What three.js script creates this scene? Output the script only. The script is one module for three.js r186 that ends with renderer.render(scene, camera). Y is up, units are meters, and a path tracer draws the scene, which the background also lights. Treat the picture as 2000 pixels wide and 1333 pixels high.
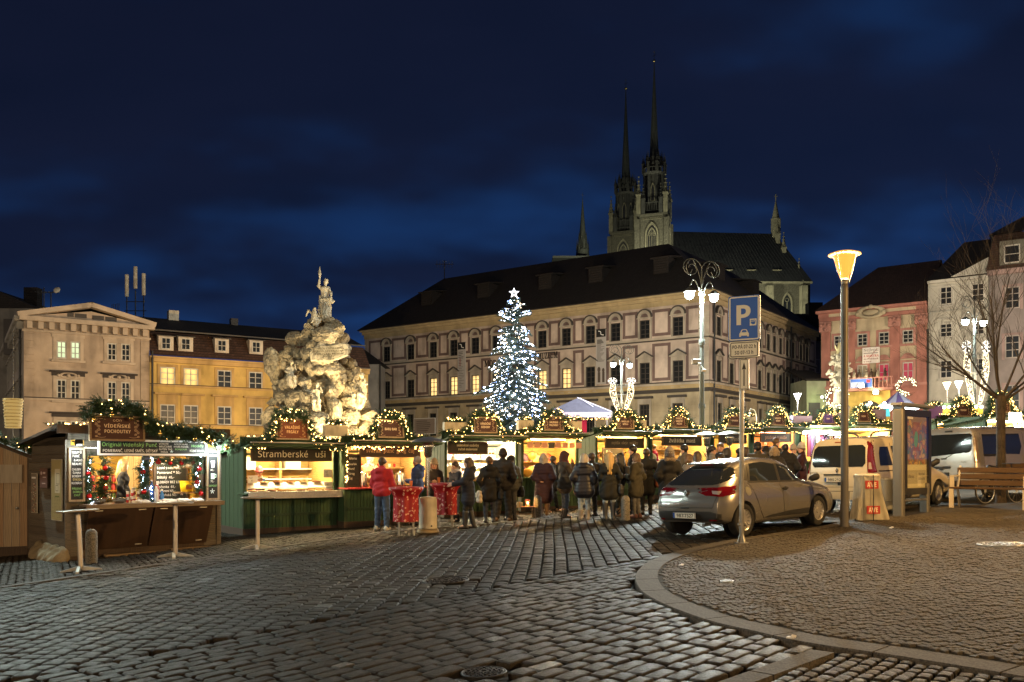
import*as THREE from 'three';
import{RoundedBoxGeometry}from 'three/addons/geometries/RoundedBoxGeometry.js';
import{Brush,Evaluator,SUBTRACTION}from 'three-bvh-csg';
import{MeshBVH}from 'three-mesh-bvh';
// ---------- camera, sky, exposure ----------
const EYE=1.72,F=1700,CX=1000,HZ=905;
const scene=new THREE.Scene();
const camera=new THREE.PerspectiveCamera(2*Math.atan(666.5 / F)*180 / Math.PI,2000 / 1333,0.1,2500);
camera.position.set(0,EYE,0);
camera.lookAt(0,EYE,-10);
camera.setViewOffset(2000,1333,0,666.5 - HZ,2000,1333);
const renderer=new THREE.WebGLRenderer({antialias:true});
renderer.toneMapping=THREE.LinearToneMapping;
renderer.toneMappingExposure=1;
renderer.shadowMap.enabled=true;
function rng(s){return()=>{s |=0;s=s + 0x6D2B79F5 | 0;let t=Math.imul(s ^ s>>>15,1 | s);t=t + Math.imul(t ^ t>>>7,61 | t)^ t;return((t ^ t>>>14)>>>0)/ 4294967296;};}
const R=rng(7);
const rr=(a,b)=>a +(b - a)*R();
const lerp=(a,b,t)=>a +(b - a)*t,clamp=(x,a=0,b=1)=>Math.min(b,Math.max(a,x)),sstep=(a,b,x)=>{const t=clamp((x - a)/(b - a));return t*t*(3 - 2*t);};
const hash3=(x,y,z)=>{let h=Math.imul(x | 0,374761393)^ Math.imul(y | 0,668265263)^ Math.imul(z | 0,1274126177);h=Math.imul(h ^ h>>>13,1274126177);return((h ^ h>>>16)>>>0)/ 4294967296;};
function vnoise(x,y,z=0,per=0){
const ix=Math.floor(x),iy=Math.floor(y),iz=Math.floor(z),fx=x - ix,fy=y - iy,fz=z - iz,s=t=>t*t*(3 - 2*t),w=i=>per?((i % per)+ per)% per:i;
const u=s(fx),v=s(fy),q=s(fz),H=(a,b,c)=>hash3(w(ix + a),w(iy + b),iz + c);
return lerp(lerp(lerp(H(0,0,0),H(1,0,0),u),lerp(H(0,1,0),H(1,1,0),u),v),lerp(lerp(H(0,0,1),H(1,0,1),u),lerp(H(0,1,1),H(1,1,1),u),v),q);
}
function fbm(x,y,z=0,oct=4,per=0){let a=.5,s=0,n=0;for(let i=0;i<oct;i++){s +=a*vnoise(x,y,z + i*17,per);n +=a;a*=.5;x*=2;y*=2;z*=2;per*=2;}return s / n;}
{
const W=1024,H=512,d=new Float32Array(W*H*4);
for(let j=0;j<H;j++)for(let i=0;i<W;i++){
const el=((j + .5)/ H - .5)*Math.PI,az=((i + .5)/ W - .5)*2*Math.PI,y=Math.sin(el),x=Math.cos(el)*Math.cos(az),z=Math.cos(el)*Math.sin(az);
const up=Math.max(y,0),glow=.5 + .5*(x*.5 - z*.866)/ Math.max(Math.hypot(x,z),1e-3);
const low=Math.exp(-up*3.4),g=.55 + .75*glow*glow + 1.1*Math.exp(-up*7)*Math.pow(glow,6);
const sky=[lerp(.0036,.0085,low)*g + .005*Math.exp(-up*9),lerp(.0105,.041,low)*g + .003*Math.exp(-up*9),lerp(.036,.15,low)*g];
const k=1 /(up + .22),cx=x*k,cz=z*k;
let c=(fbm(cx*1.7 + 3.1,cz*3.3 + 7.4,2.2,6)*.86 + .14*fbm(cx*9 + 1.1,cz*13 + 2.4,5.2,4))+ .045*sstep(.2,.45,up)+ .07*(fbm(cx*5 + 20,cz*15 + 3,6.1,4)- .5);
c=sstep(.36,.62,c + .05 - .21*Math.exp(-up*6)*(.4 + glow));
const thin=.55 + .6*fbm(cx*4 + 9,cz*7 + 2,8.8,4),cl=[.0066*thin,.0068*thin,.0165*thin];
for(let q=0;q<3;q++)d[(j*W + i)*4 + q]=lerp(sky[q],cl[q],c*.78);
d[(j*W + i)*4 + 3]=1;
}
const t=new THREE.DataTexture(d,W,H,THREE.RGBAFormat,THREE.FloatType);
t.mapping=THREE.EquirectangularReflectionMapping;t.minFilter=t.magFilter=THREE.LinearFilter;t.needsUpdate=true;
scene.background=t;scene.environment=t;
}
// ---------- helpers ----------
const V=(x,y,z)=>new THREE.Vector3(x,y,z);
const G=(x,z)=>.042*clamp(x,-40,42)+ .008*clamp(-z,-30,90);
const P=(px,py,d)=>V((px - CX)/ F*d,EYE -(py - HZ)/ F*d,-d);
const yAt=(py,d)=>EYE -(py - HZ)/ F*d;
function onGround(px,py){const d=EYE /((py - HZ)/ F + .042*(px - CX)/ F + .008),x=(px - CX)/ F*d;return V(x,G(x,-d),-d);}
const C=(r,g,b)=>new THREE.Color().setRGB(r,g,b);
const used={};
function numbered(n){const k=used[n]=(used[n]??-1)+ 1;return k?n + '_' + String(k).padStart(3,'0'):n;}
function thing(name,label,category,pos=[0,0,0],turn=0,group){
const o=new THREE.Group();o.name=numbered(name);o.userData={label,category};if(group)o.userData.group=group;
if(pos.isVector3)o.position.copy(pos);else o.position.set(...pos);
o.rotation.y=turn;scene.add(o);return o;
}
function struct(name,label,category){const o=thing(name,label,category);o.userData.kind='structure';return o;}
function dup(o,pos,turn,label,group){const c=o.clone();c.name=numbered(o.name.replace(/_\d+$/,''));c.userData={...o.userData};if(label)c.userData.label=label;if(group)c.userData.group=group;c.position.copy(pos);if(turn!==null)c.rotation.y=turn;scene.add(c);return c;}
function merge(list){
let nv=0,ni=0,hasUV=list.every(g=>g.userData.keepUV),hasC=list.some(g=>g.attributes.color);
for(const g of list){nv +=g.attributes.position.count;ni +=g.index?g.index.count:g.attributes.position.count;}
const p=new Float32Array(nv*3),n=new Float32Array(nv*3),uv=new Float32Array(nv*2),c=hasC?new Float32Array(nv*3).fill(1):null,ix=new Uint32Array(ni);let a=0,b=0;
for(const g of list){
if(!g.attributes.normal)g.computeVertexNormals();
const q=g.attributes.position,m=q.count;
p.set(q.array.subarray(0,m*3),a*3);n.set(g.attributes.normal.array.subarray(0,m*3),a*3);
if(hasUV)uv.set(g.attributes.uv.array.subarray(0,m*2),a*2);
if(c&&g.attributes.color)c.set(g.attributes.color.array,a*3);
if(g.index)for(let i=0;i<g.index.count;i++)ix[b++]=g.index.array[i]+ a;else for(let i=0;i<m;i++)ix[b++]=i + a;
a +=m;
}
if(!hasUV)for(let i=0;i<nv;i++){
const X=Math.abs(n[i*3]),Y=Math.abs(n[i*3 + 1]),Z=Math.abs(n[i*3 + 2]);
if(Y>X&&Y>Z){uv[i*2]=p[i*3];uv[i*2 + 1]=p[i*3 + 2];}else if(X>Z){uv[i*2]=p[i*3 + 2];uv[i*2 + 1]=p[i*3 + 1];}else{uv[i*2]=p[i*3];uv[i*2 + 1]=p[i*3 + 1];}
}
const o=new THREE.BufferGeometry();
o.setAttribute('position',new THREE.BufferAttribute(p,3));o.setAttribute('normal',new THREE.BufferAttribute(n,3));o.setAttribute('uv',new THREE.BufferAttribute(uv,2));
if(c)o.setAttribute('color',new THREE.BufferAttribute(c,3));
o.setIndex(new THREE.BufferAttribute(ix,1));return o;
}
function part(name,geos,mat,parent,kind){
const m=new THREE.Mesh(Array.isArray(geos)?merge(geos):geos,mat);m.name=name;m.castShadow=m.receiveShadow=true;if(kind)m.userData.kind=kind;parent.add(m);return m;
}
function solo(name,geos,mat,label,category,pos,turn=0,group){
const m=part(numbered(name),geos,mat,scene);m.userData={label,category};if(group)m.userData.group=group;
if(pos){if(pos.isVector3)m.position.copy(pos);else m.position.set(...pos);}m.rotation.y=turn;return m;
}
function inst(name,geo,mat,mats,parent,colors){
const m=new THREE.InstancedMesh(geo,mat,mats.length);m.name=name;m.userData.kind='stuff';m.castShadow=m.receiveShadow=true;
mats.forEach((x,i)=>m.setMatrixAt(i,x));if(colors)colors.forEach((c,i)=>m.setColorAt(i,c));parent.add(m);return m;
}
const T=(g,x=0,y=0,z=0,rx=0,ry=0,rz=0,s=1)=>g.applyMatrix4(new THREE.Matrix4().compose(V(x,y,z),new THREE.Quaternion().setFromEuler(new THREE.Euler(rx,ry,rz)),Array.isArray(s)?V(...s):V(s,s,s)));
const box=(w,h,d,x=0,y=0,z=0,rx=0,ry=0,rz=0)=>T(new THREE.BoxGeometry(w,h,d),x,y,z,rx,ry,rz);
const rbox=(w,h,d,r,x=0,y=0,z=0,rx=0,ry=0,rz=0)=>T(new RoundedBoxGeometry(w,h,d,2,Math.min(r,w / 2.01,h / 2.01,d / 2.01)),x,y,z,rx,ry,rz);
const b2=(x0,x1,y0,y1,z0,z1)=>box(x1 - x0,y1 - y0,z1 - z0,(x0 + x1)/ 2,(y0 + y1)/ 2,(z0 + z1)/ 2);
const cyl=(r1,r0,h,x=0,y=0,z=0,n=16,open=false)=>T(new THREE.CylinderGeometry(r1,r0,h,n,1,open),x,y,z);
const ball=(r,x=0,y=0,z=0,n=12,s=1)=>T(new THREE.SphereGeometry(r,n,Math.max(6,n*.7 | 0)),x,y,z,0,0,0,s);
const lathe=(pts,n=24)=>new THREE.LatheGeometry(pts.map(p=>new THREE.Vector2(p[0],p[1])),n);
const tube=(pts,r,n=8,seg=0,closed=false)=>new THREE.TubeGeometry(new THREE.CatmullRomCurve3(pts.map(p=>p.isVector3?p:V(...p)),closed),seg||pts.length*5,r,n,closed);
function bar(a,b,r0,r1=r0,n=8){
a=a.isVector3?a:V(...a);b=b.isVector3?b:V(...b);const d=b.clone().sub(a),g=new THREE.CylinderGeometry(r1,r0,d.length(),n);
g.applyQuaternion(new THREE.Quaternion().setFromUnitVectors(V(0,1,0),d.normalize()));const m=a.clone().add(b).multiplyScalar(.5);return g.translate(m.x,m.y,m.z);
}
function shapeOf(pts){const s=new THREE.Shape();pts.forEach((p,i)=>i?s.lineTo(p[0],p[1]):s.moveTo(p[0],p[1]));s.closePath();return s;}
function extrude(pts,depth,bevel=0,holes){
const s=pts.isShape?pts:shapeOf(pts);if(holes)for(const h of holes)s.holes.push(h.isPath?h:new THREE.Path(h.map(p=>new THREE.Vector2(...p))));
return new THREE.ExtrudeGeometry(s,{depth,bevelEnabled:bevel>0,bevelSize:bevel,bevelThickness:bevel,bevelSegments:1,curveSegments:10});
}
function quad(w,h,x=0,y=0,z=0,ry=0,rx=0){const g=new THREE.PlaneGeometry(w,h);T(g,x,y,z,rx,ry,0);g.userData.keepUV=true;return g;}
function poly(list){
const p=[];for(const f of list)for(let i=1;i<f.length - 1;i++)p.push(...f[0],...f[i],...f[i + 1]);
const g=new THREE.BufferGeometry();g.setAttribute('position',new THREE.BufferAttribute(new Float32Array(p),3));g.computeVertexNormals();return g;
}
function slab(pts,th){
const v=pts.map(p=>V(...p)),n=v[1].clone().sub(v[0]).cross(v[2].clone().sub(v[0])).normalize().multiplyScalar(-th),lo=v.map(p=>p.clone().add(n)),f=[v.map(p=>p.toArray()),lo.map(p=>p.toArray()).reverse()];
for(let i=0;i<v.length;i++){const j=(i + 1)% v.length;f.push([v[i],lo[i],lo[j],v[j]].map(p=>p.toArray()));}
return poly(f);
}
// ---------- textures and materials ----------
function dataTex(n,fn,srgb=false,m=n){
const d=new Uint8Array(n*m*4);
for(let j=0;j<m;j++)for(let i=0;i<n;i++){const c=fn(i / n,j / m,i,j),o=(j*n + i)*4;for(let q=0;q<3;q++)d[o + q]=clamp((Array.isArray(c)?c[q]:c))*255;d[o + 3]=255;}
const t=new THREE.DataTexture(d,n,m);t.wrapS=t.wrapT=THREE.RepeatWrapping;t.magFilter=THREE.LinearFilter;t.minFilter=THREE.LinearMipmapLinearFilter;t.generateMipmaps=true;if(srgb)t.colorSpace=THREE.SRGBColorSpace;t.needsUpdate=true;return t;
}
const rep=(t,x,y=x)=>{const c=t.clone();c.repeat.set(x,y);c.needsUpdate=true;return c;};
const TX={
stain:dataTex(256,(u,v)=>clamp(.52 + .62*fbm(u*5,v*5,1,6,5)- .12*sstep(.5,.7,fbm(u*9,v*2,7,4,9)))),
streak:dataTex(256,(u,v)=>.62 + .38*fbm(u*24,v*3,4,4,24)*(.7 + .3*fbm(u*4,v*4,3,3,4))*1.4),
grit:dataTex(256,(u,v)=>fbm(u*32,v*32,2,4,32)),
rough:dataTex(256,(u,v)=>{const a=fbm(u*8,v*8,5,5,8);return[a,.3 + .6*a,a];}),
rock:dataTex(256,(u,v)=>{const a=fbm(u*5,v*5,9,6,5),b=Math.abs(fbm(u*7,v*7,3,4,7)- .5)*2;return clamp(a*.7 + .3*Math.min(1,b*6));}),
grain:dataTex(256,(u,v)=>{const w=fbm(u*3,v*8,1,3,8)*3;return .58 + .26*fbm(u*4 + 0,v*48,3,3,48)+ .16*Math.sin((v*24 + w)*6.283)*.5;}),
grainV:dataTex(256,(u,v)=>.55 + .30*fbm(u*48,v*4,3,3,48)+ .15*Math.sin((u*24 + fbm(u*8,v*3,1,3,8)*3)*6.283)*.5),
masonry:dataTex(256,(u,v)=>{const r=Math.floor(v*20),x=u*12 +(r % 2)*.5 + hash3(r,3,1)*.4,f=x - Math.floor(x),g=v*20 - r,m=Math.min(f,1 - f)<.07||g<.12;return m?.25:.5 + .5*hash3(Math.floor(x)% 12,r,4);}),
tiles:dataTex(256,(u,v)=>{const r=Math.floor(v*16),x=u*16 +(r % 2)*.5,f=Math.abs((x - Math.floor(x))- .5)*2,g=v*16 - r;return clamp((.35 + .5*g)*(.75 + .25*(1 - f*f))*(.75 + .5*hash3(Math.floor(x)% 16,r,6)));}),
cloth:dataTex(128,(u,v)=>.7 + .3*fbm(u*20,v*20,4,3,20)),
};
const mats=[];
function mat(r,g,b,o={}){
const{map,rep:q=1,bump,bs=.01,brep,...x}=o;
const m=new THREE.MeshPhysicalMaterial({color:C(r,g,b),roughness:.85,...x});
if(map)m.map=Array.isArray(q)?rep(map,...q):rep(map,q);
if(bump){m.bumpMap=rep(bump,...(Array.isArray(brep??q)?(brep??q):[brep??q]));m.bumpScale=bs;}
mats.push(m);return m;
}
const glow=(r,g,b,k)=>{const m=new THREE.MeshStandardMaterial({color:0x111111,emissive:C(r,g,b),emissiveIntensity:k,roughness:.6});return m;};
const plaster=(r,g,b)=>mat(r,g,b,{map:TX.stain,rep:.23,bump:TX.grit,bs:.004,brep:1.2,roughness:.92});
const wood=(r,g,b,v)=>mat(r,g,b,{map:v?TX.grainV:TX.grain,rep:.8,bump:v?TX.grainV:TX.grain,bs:.004,roughness:.75});
const M={
cobble:mat(.036,.030,.0225,{map:TX.stain,rep:3.1,bump:TX.rock,bs:.010,brep:2.2,roughness:.92,specularIntensity:.38,roughnessMap:rep(TX.rough,.31)}),
cobbleWet:mat(.030,.026,.021,{map:TX.stain,rep:3.1,bump:TX.grit,bs:.012,brep:3.5,roughness:.36,specularIntensity:.8}),granite:mat(.115,.10,.083,{map:TX.grit,rep:2.5,bump:TX.grit,bs:.002,roughness:.8}),
joint:mat(.012,.0105,.009,{map:TX.stain,rep:.7,bump:TX.grit,bs:.02,roughness:.9}),
mosaic:mat(.092,.078,.061,{map:TX.stain,rep:2.1,bump:TX.grit,bs:.004,brep:6,roughness:.68}),
iron:mat(.03,.03,.032,{metalness:.7,roughness:.45,bump:TX.grit,bs:.002}),
greyMetal:mat(.30,.30,.29,{metalness:.6,roughness:.5,map:TX.stain,rep:.8}),
galv:mat(.42,.42,.40,{metalness:.75,roughness:.42,map:TX.stain,rep:1.1}),
steel:mat(.6,.6,.58,{metalness:1,roughness:.22}),
black:mat(.012,.012,.013,{roughness:.5}),
rubber:mat(.016,.016,.016,{roughness:.85,bump:TX.grit,bs:.003}),
stone:mat(.45,.38,.26,{map:TX.rock,rep:.5,bump:TX.rock,bs:.06,brep:.7,roughness:.92}),
statue:mat(.42,.36,.26,{map:TX.stain,rep:.8,bump:TX.grit,bs:.012,roughness:.88}),
green:wood(.038,.092,.034,true),greenD:wood(.026,.066,.026,true),greenL:wood(.046,.105,.036),
pine:wood(.62,.40,.13),pineV:wood(.62,.40,.14,true),yellowWood:wood(.74,.40,.025),greyWood:wood(.15,.125,.095),brownWood:wood(.075,.045,.026,true),plank:wood(.30,.21,.12),lightWood:wood(.47,.35,.22,true),bench:wood(.085,.044,.018),
white:mat(.78,.77,.74,{roughness:.5}),whiteWin:mat(.62,.59,.52,{roughness:.6,map:TX.stain,rep:.6}),darkWin:mat(.045,.037,.03,{roughness:.6}),
pane:mat(.012,.014,.017,{roughness:.3,specularIntensity:.35}),paneWarm:mat(.05,.045,.04,{roughness:.12}),
roof:mat(.021,.015,.013,{map:TX.tiles,rep:.28,bump:TX.tiles,bs:.05,roughness:.9}),stoneRock:mat(.50,.41,.27,{map:TX.rock,rep:.5,bump:TX.rock,bs:.04,brep:.9,roughness:.95,flatShading:true}),roofRed:mat(.085,.040,.026,{map:TX.tiles,rep:.28,bump:TX.tiles,bs:.05,roughness:.9}),slate:mat(.042,.046,.048,{map:TX.tiles,rep:.16,bump:TX.tiles,bs:.07,roughness:.55}),
bark:mat(.07,.052,.036,{map:TX.rock,rep:2,bump:TX.rock,bs:.02,roughness:.9}),
needle:mat(.028,.062,.022,{roughness:.7}),spruce:mat(.022,.042,.036,{roughness:.75}),
gold:mat(.85,.62,.22,{metalness:1,roughness:.2}),redBall:mat(.55,.015,.02,{metalness:.5,roughness:.22}),blueBall:mat(.02,.2,.4,{metalness:.5,roughness:.25}),
canvas:mat(.40,.36,.52,{roughness:.8,map:TX.cloth,rep:.5,transmission:.25,thickness:0}),
cream:mat(.62,.57,.45,{roughness:.55,map:TX.stain,rep:.9}),
sack:mat(.25,.20,.12,{roughness:.95,map:TX.cloth,rep:3,bump:TX.cloth,bs:.008}),
};
function canvasTex(w,h,draw){const c=document.createElement('canvas');c.width=w;c.height=h;const x=c.getContext('2d');draw(x,w,h);const t=new THREE.CanvasTexture(c);t.colorSpace=THREE.SRGBColorSpace;t.anisotropy=8;return t;}
const print=(tex,o={})=>new THREE.MeshPhysicalMaterial({map:tex,roughness:.65,...o});
function lampAt(x,y,z,col,cd,radius=3,parent=scene){const l=new THREE.PointLight(C(...col),cd,0,2);l.position.set(x,y,z);l.castShadow=true;l.shadow.radius=radius;l.name='lamp_light';parent.add(l);return l;}
function blob(caps,cell,k0=.03,disp){
const lo=[1e9,1e9,1e9],hi=[-1e9,-1e9,-1e9];
for(const c of caps)for(let q=0;q<3;q++){lo[q]=Math.min(lo[q],c[q]- c[6],c[q + 3]- c[7]);hi[q]=Math.max(hi[q],c[q]+ c[6],c[q + 3]+ c[7]);}
for(let q=0;q<3;q++){lo[q]-=cell*2.5;hi[q]+=cell*2.5;}
const nx=Math.ceil((hi[0]- lo[0])/ cell)+ 1,ny=Math.ceil((hi[1]- lo[1])/ cell)+ 1,nz=Math.ceil((hi[2]- lo[2])/ cell)+ 1,f=new Float32Array(nx*ny*nz).fill(1);
for(const c of caps){
const k=c[8]??k0,[ax,ay,az,bx,by,bz,ra,rb]=c,dx=bx - ax,dy=by - ay,dz=bz - az,L=dx*dx + dy*dy + dz*dz||1e-9,m=Math.max(ra,rb)+ k + cell*2;
const i0=Math.max(0,Math.floor((Math.min(ax,bx)- m - lo[0])/ cell)),i1=Math.min(nx - 1,Math.ceil((Math.max(ax,bx)+ m - lo[0])/ cell)),j0=Math.max(0,Math.floor((Math.min(ay,by)- m - lo[1])/ cell)),j1=Math.min(ny - 1,Math.ceil((Math.max(ay,by)+ m - lo[1])/ cell)),l0=Math.max(0,Math.floor((Math.min(az,bz)- m - lo[2])/ cell)),l1=Math.min(nz - 1,Math.ceil((Math.max(az,bz)+ m - lo[2])/ cell));
for(let l=l0;l<=l1;l++)for(let j=j0;j<=j1;j++){let o=(l*ny + j)*nx + i0;const y=lo[1]+ j*cell - ay,z=lo[2]+ l*cell - az;
for(let i=i0;i<=i1;i++,o++){const x=lo[0]+ i*cell - ax;let h=(x*dx + y*dy + z*dz)/ L;h=h<0?0:h>1?1:h;const ex=x - dx*h,ey=y - dy*h,ez=z - dz*h,d=Math.sqrt(ex*ex + ey*ey + ez*ez)-(ra +(rb - ra)*h),a=f[o],t=k - Math.abs(a - d);f[o]=(a<d?a:d)-(t>0?t*t / k*.25:0);}}
}
const id=new Int32Array(nx*ny*nz).fill(-1),pos=[],ix=[],sx=1,sy=nx,sz=nx*ny;
for(let l=0;l<nz - 1;l++)for(let j=0;j<ny - 1;j++)for(let i=0;i<nx - 1;i++){
const o=i + j*sy + l*sz;let mask=0;for(let q=0;q<8;q++)if(f[o +(q & 1)+(q>>1 & 1)*sy +(q>>2)*sz]<0)mask |=1<<q;
if(!mask||mask===255)continue;let X=0,Y=0,Z=0,n=0;
for(let q=0;q<8;q++)for(let b=0;b<3;b++){const w=q ^(1<<b);if(w<q||(mask>>q & 1)===(mask>>w & 1))continue;const fa=f[o +(q & 1)+(q>>1 & 1)*sy +(q>>2)*sz],fb=f[o +(w & 1)+(w>>1 & 1)*sy +(w>>2)*sz],t=fa /(fa - fb);X +=(q & 1)+(b===0?t:0);Y +=(q>>1 & 1)+(b===1?t:0);Z +=(q>>2)+(b===2?t:0);n++;}
id[o]=pos.length / 3;pos.push(lo[0]+(i + X / n)*cell,lo[1]+(j + Y / n)*cell,lo[2]+(l + Z / n)*cell);
}
for(let l=1;l<nz - 1;l++)for(let j=1;j<ny - 1;j++)for(let i=1;i<nx - 1;i++){
const o=i + j*sy + l*sz,s=f[o]<0,E=(d,u,v)=>{if((f[o + d]<0)===s)return;const a=id[o - u - v],b=id[o - v],c=id[o],e=id[o - u];if(a<0||b<0||c<0||e<0)return;s?ix.push(a,b,c,a,c,e):ix.push(a,c,b,a,e,c);};
E(sx,sy,sz);E(sy,sz,sx);E(sz,sx,sy);
}
const g=new THREE.BufferGeometry();g.setAttribute('position',new THREE.BufferAttribute(new Float32Array(pos),3));g.setIndex(ix);g.computeVertexNormals();
if(disp){const p=g.attributes.position,n=g.attributes.normal;for(let i=0;i<p.count;i++){const x=p.getX(i),y=p.getY(i),z=p.getZ(i),d=disp(x,y,z);p.setXYZ(i,x + n.getX(i)*d,y + n.getY(i)*d,z + n.getZ(i)*d);}g.computeVertexNormals();}
return g;
}
// ---------- ground ----------
const kerbPx=[[1700,1012],[1575,1036],[1500,1047],[1440,1056],[1400,1063],[1350,1074],[1300,1088],[1267,1101],[1247,1117],[1240,1134],[1252,1160],[1287,1182],[1342,1205],[1400,1224],[1475,1241],[1550,1259],[1650,1275],[1700,1282]];
const kerbCurve=new THREE.CatmullRomCurve3(kerbPx.map(p=>{const g=onGround(...p);g.y=0;return g;}).concat([...[[1850,1306],[1945,1322],[2040,1338]].map(p=>{const g=onGround(...p);g.y=0;return g;}),V(5.2,0,-5.2),V(7,0,-4),V(11,0,-2)]),false,'centripetal');
const kerbEdge=kerbCurve.getSpacedPoints(90);
const paveBack=[[1700,1012],[1850,993],[2000,984]].map(p=>onGround(...p));
const pavePoly=[...kerbEdge.map(p=>[p.x,p.z]),[16,-.5],[30,-6],[30,-28],[paveBack[2].x,paveBack[2].z],[paveBack[1].x,paveBack[1].z]];
function inside(pl,x,z){let c=false;for(let i=0,j=pl.length - 1;i<pl.length;j=i++){const[a,b]=pl[i],[d,e]=pl[j];if((b>z)!==(e>z)&&x<(d - a)*(z - b)/(e - b)+ a)c=!c;}return c;}
const seamA=[-4.16,-7.43],seamB=[1.95,-13.8],seamAng=Math.atan2(-(seamB[1]- seamA[1]),seamB[0]- seamA[0]);
const nearSeam=(x,z)=>(seamB[0]- seamA[0])*(z - seamA[1])-(seamB[1]- seamA[1])*(x - seamA[0])>0;
const apron=[[-14,-5.5],[-7.94,-13.5],[-6.2,-16.2],[-4.47,-19],[-3.0,-21.1],[-.6,-22.2],[3,-24.2],[6,-27]];
function apronSide(x,z){for(let i=0;i<apron.length - 1;i++){const[a,b]=apron[i],[c,d]=apron[i + 1];if(x>=a&&x<c)return z<b +(d - b)*(x - a)/(c - a);}return x<-14;}
const stripA=onGround(1622,1270),stripB=onGround(1400,1350),covers=[[onGround(945,1316),.17],[onGround(870,1136),.31]];
const stripDir=stripB.clone().sub(stripA).normalize(),stripN=V(-stripDir.z,0,stripDir.x);
const stripSide=(x,z)=>(x - stripA.x)*stripN.x +(z - stripA.z)*stripN.z;
const square=struct('ground','sloping cobbled market square with wet stone setts','ground');
{
const xs=[],zs=[];for(let i=0;i<=60;i++){xs.push(-60 + i*2);}xs.unshift(-900,-300,-120);xs.push(120,300,900);
for(let i=0;i<=70;i++)zs.push(30 - i*2);zs.unshift(900,200,80);zs.push(-180,-400,-1200);
const p=[],ix=[];zs.forEach(z=>xs.forEach(x=>p.push(x,G(x,z)- .055,z)));
for(let j=0;j<zs.length - 1;j++)for(let i=0;i<xs.length - 1;i++){const o=j*xs.length + i;ix.push(o,o + 1,o + xs.length,o + 1,o + xs.length + 1,o + xs.length);}
const g=new THREE.BufferGeometry();g.setAttribute('position',new THREE.BufferAttribute(new Float32Array(p),3));g.setIndex(ix);g.computeVertexNormals();
if(g.attributes.normal.getY(5)<0){g.setIndex(ix.reverse());g.computeVertexNormals();}
part('joint_bed',[g],M.joint,square);
}
function cobbleGeo(seed,dome=.12,jit=.07){
const r=rng(seed),n=4,p=[],ix=[],o=Array.from({length:8},()=>1 - jit*r()),tilt=[r()- .5,r()- .5].map(x=>x*.05);
for(let j=0;j<=n;j++)for(let i=0;i<=n;i++){
const ed=t=>Math.sign(t)*(Math.abs(t)>.9?1:Math.abs(t)>.4?.86:0);let u=ed(i / n*2 - 1),v=ed(j / n*2 - 1);const e=Math.max(Math.abs(u),Math.abs(v)),cor=Math.abs(u)*Math.abs(v);
const a=(Math.atan2(v,u)/ Math.PI + 1)*4,k=lerp(o[Math.floor(a)% 8],o[Math.floor(a + 1)% 8],a % 1);
const sq=1 - .045*cor*e;u*=lerp(1,k,e)*sq;v*=lerp(1,k,e)*sq;
p.push(u*.5,-dome*Math.pow(e,9)*1.5 - dome*.12*e*e - .03*cor + tilt[0]*u + tilt[1]*v +(e<.9?(r()- .5)*.05:0),v*.5);
}
const ring=[];for(let i=0;i<n;i++)ring.push(i);for(let j=0;j<n;j++)ring.push(j*(n + 1)+ n);for(let i=n;i>0;i--)ring.push(n*(n + 1)+ i);for(let j=n;j>0;j--)ring.push(j*(n + 1));
for(let j=0;j<n;j++)for(let i=0;i<n;i++){const a=j*(n + 1)+ i;ix.push(a,a + n + 1,a + 1,a + 1,a + n + 1,a + n + 2);}
const base=p.length / 3;for(const q of ring)p.push(p[q*3]*.98,-.8,p[q*3 + 2]*.98);
ring.forEach((q,i)=>{const q2=ring[(i + 1)% ring.length],a=base + i,b=base +(i + 1)% ring.length;ix.push(q,q2,a,q2,b,a);});
const g=new THREE.BufferGeometry();g.setAttribute('position',new THREE.BufferAttribute(new Float32Array(p),3));g.setIndex(ix);g.computeVertexNormals();const N=g.attributes.normal;for(let k=0;k<base;k++){if(k %(n + 1)===0||k %(n + 1)===n||k<n + 1||k>=n*(n + 1))continue;const v=V(N.getX(k)*.25 +(r()- .5)*.10,1,N.getZ(k)*.25 +(r()- .5)*.10).normalize();N.setXYZ(k,v.x,v.y,v.z);}return merge([g]);
}
const cobG=[1,2,3,4,5,6,7].map(s=>cobbleGeo(s*13)),cubeG=[21,22,23].map(s=>cobbleGeo(s,.14,.16));
const tones=[[.95,.93,.90],[1.08,1.06,1.02],[.82,.80,.77],[1.02,.95,.86],[.90,.93,.92],[1.16,1.14,1.1]].map(c=>C(...c));
const stones=[];
const visible=(x,z)=>z<-2.6&&Math.abs(x)<-z*.68 + 2.2;
const slopeQ=new THREE.Quaternion().setFromUnitVectors(V(0,1,0),V(-.042,1,.008).normalize());
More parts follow.
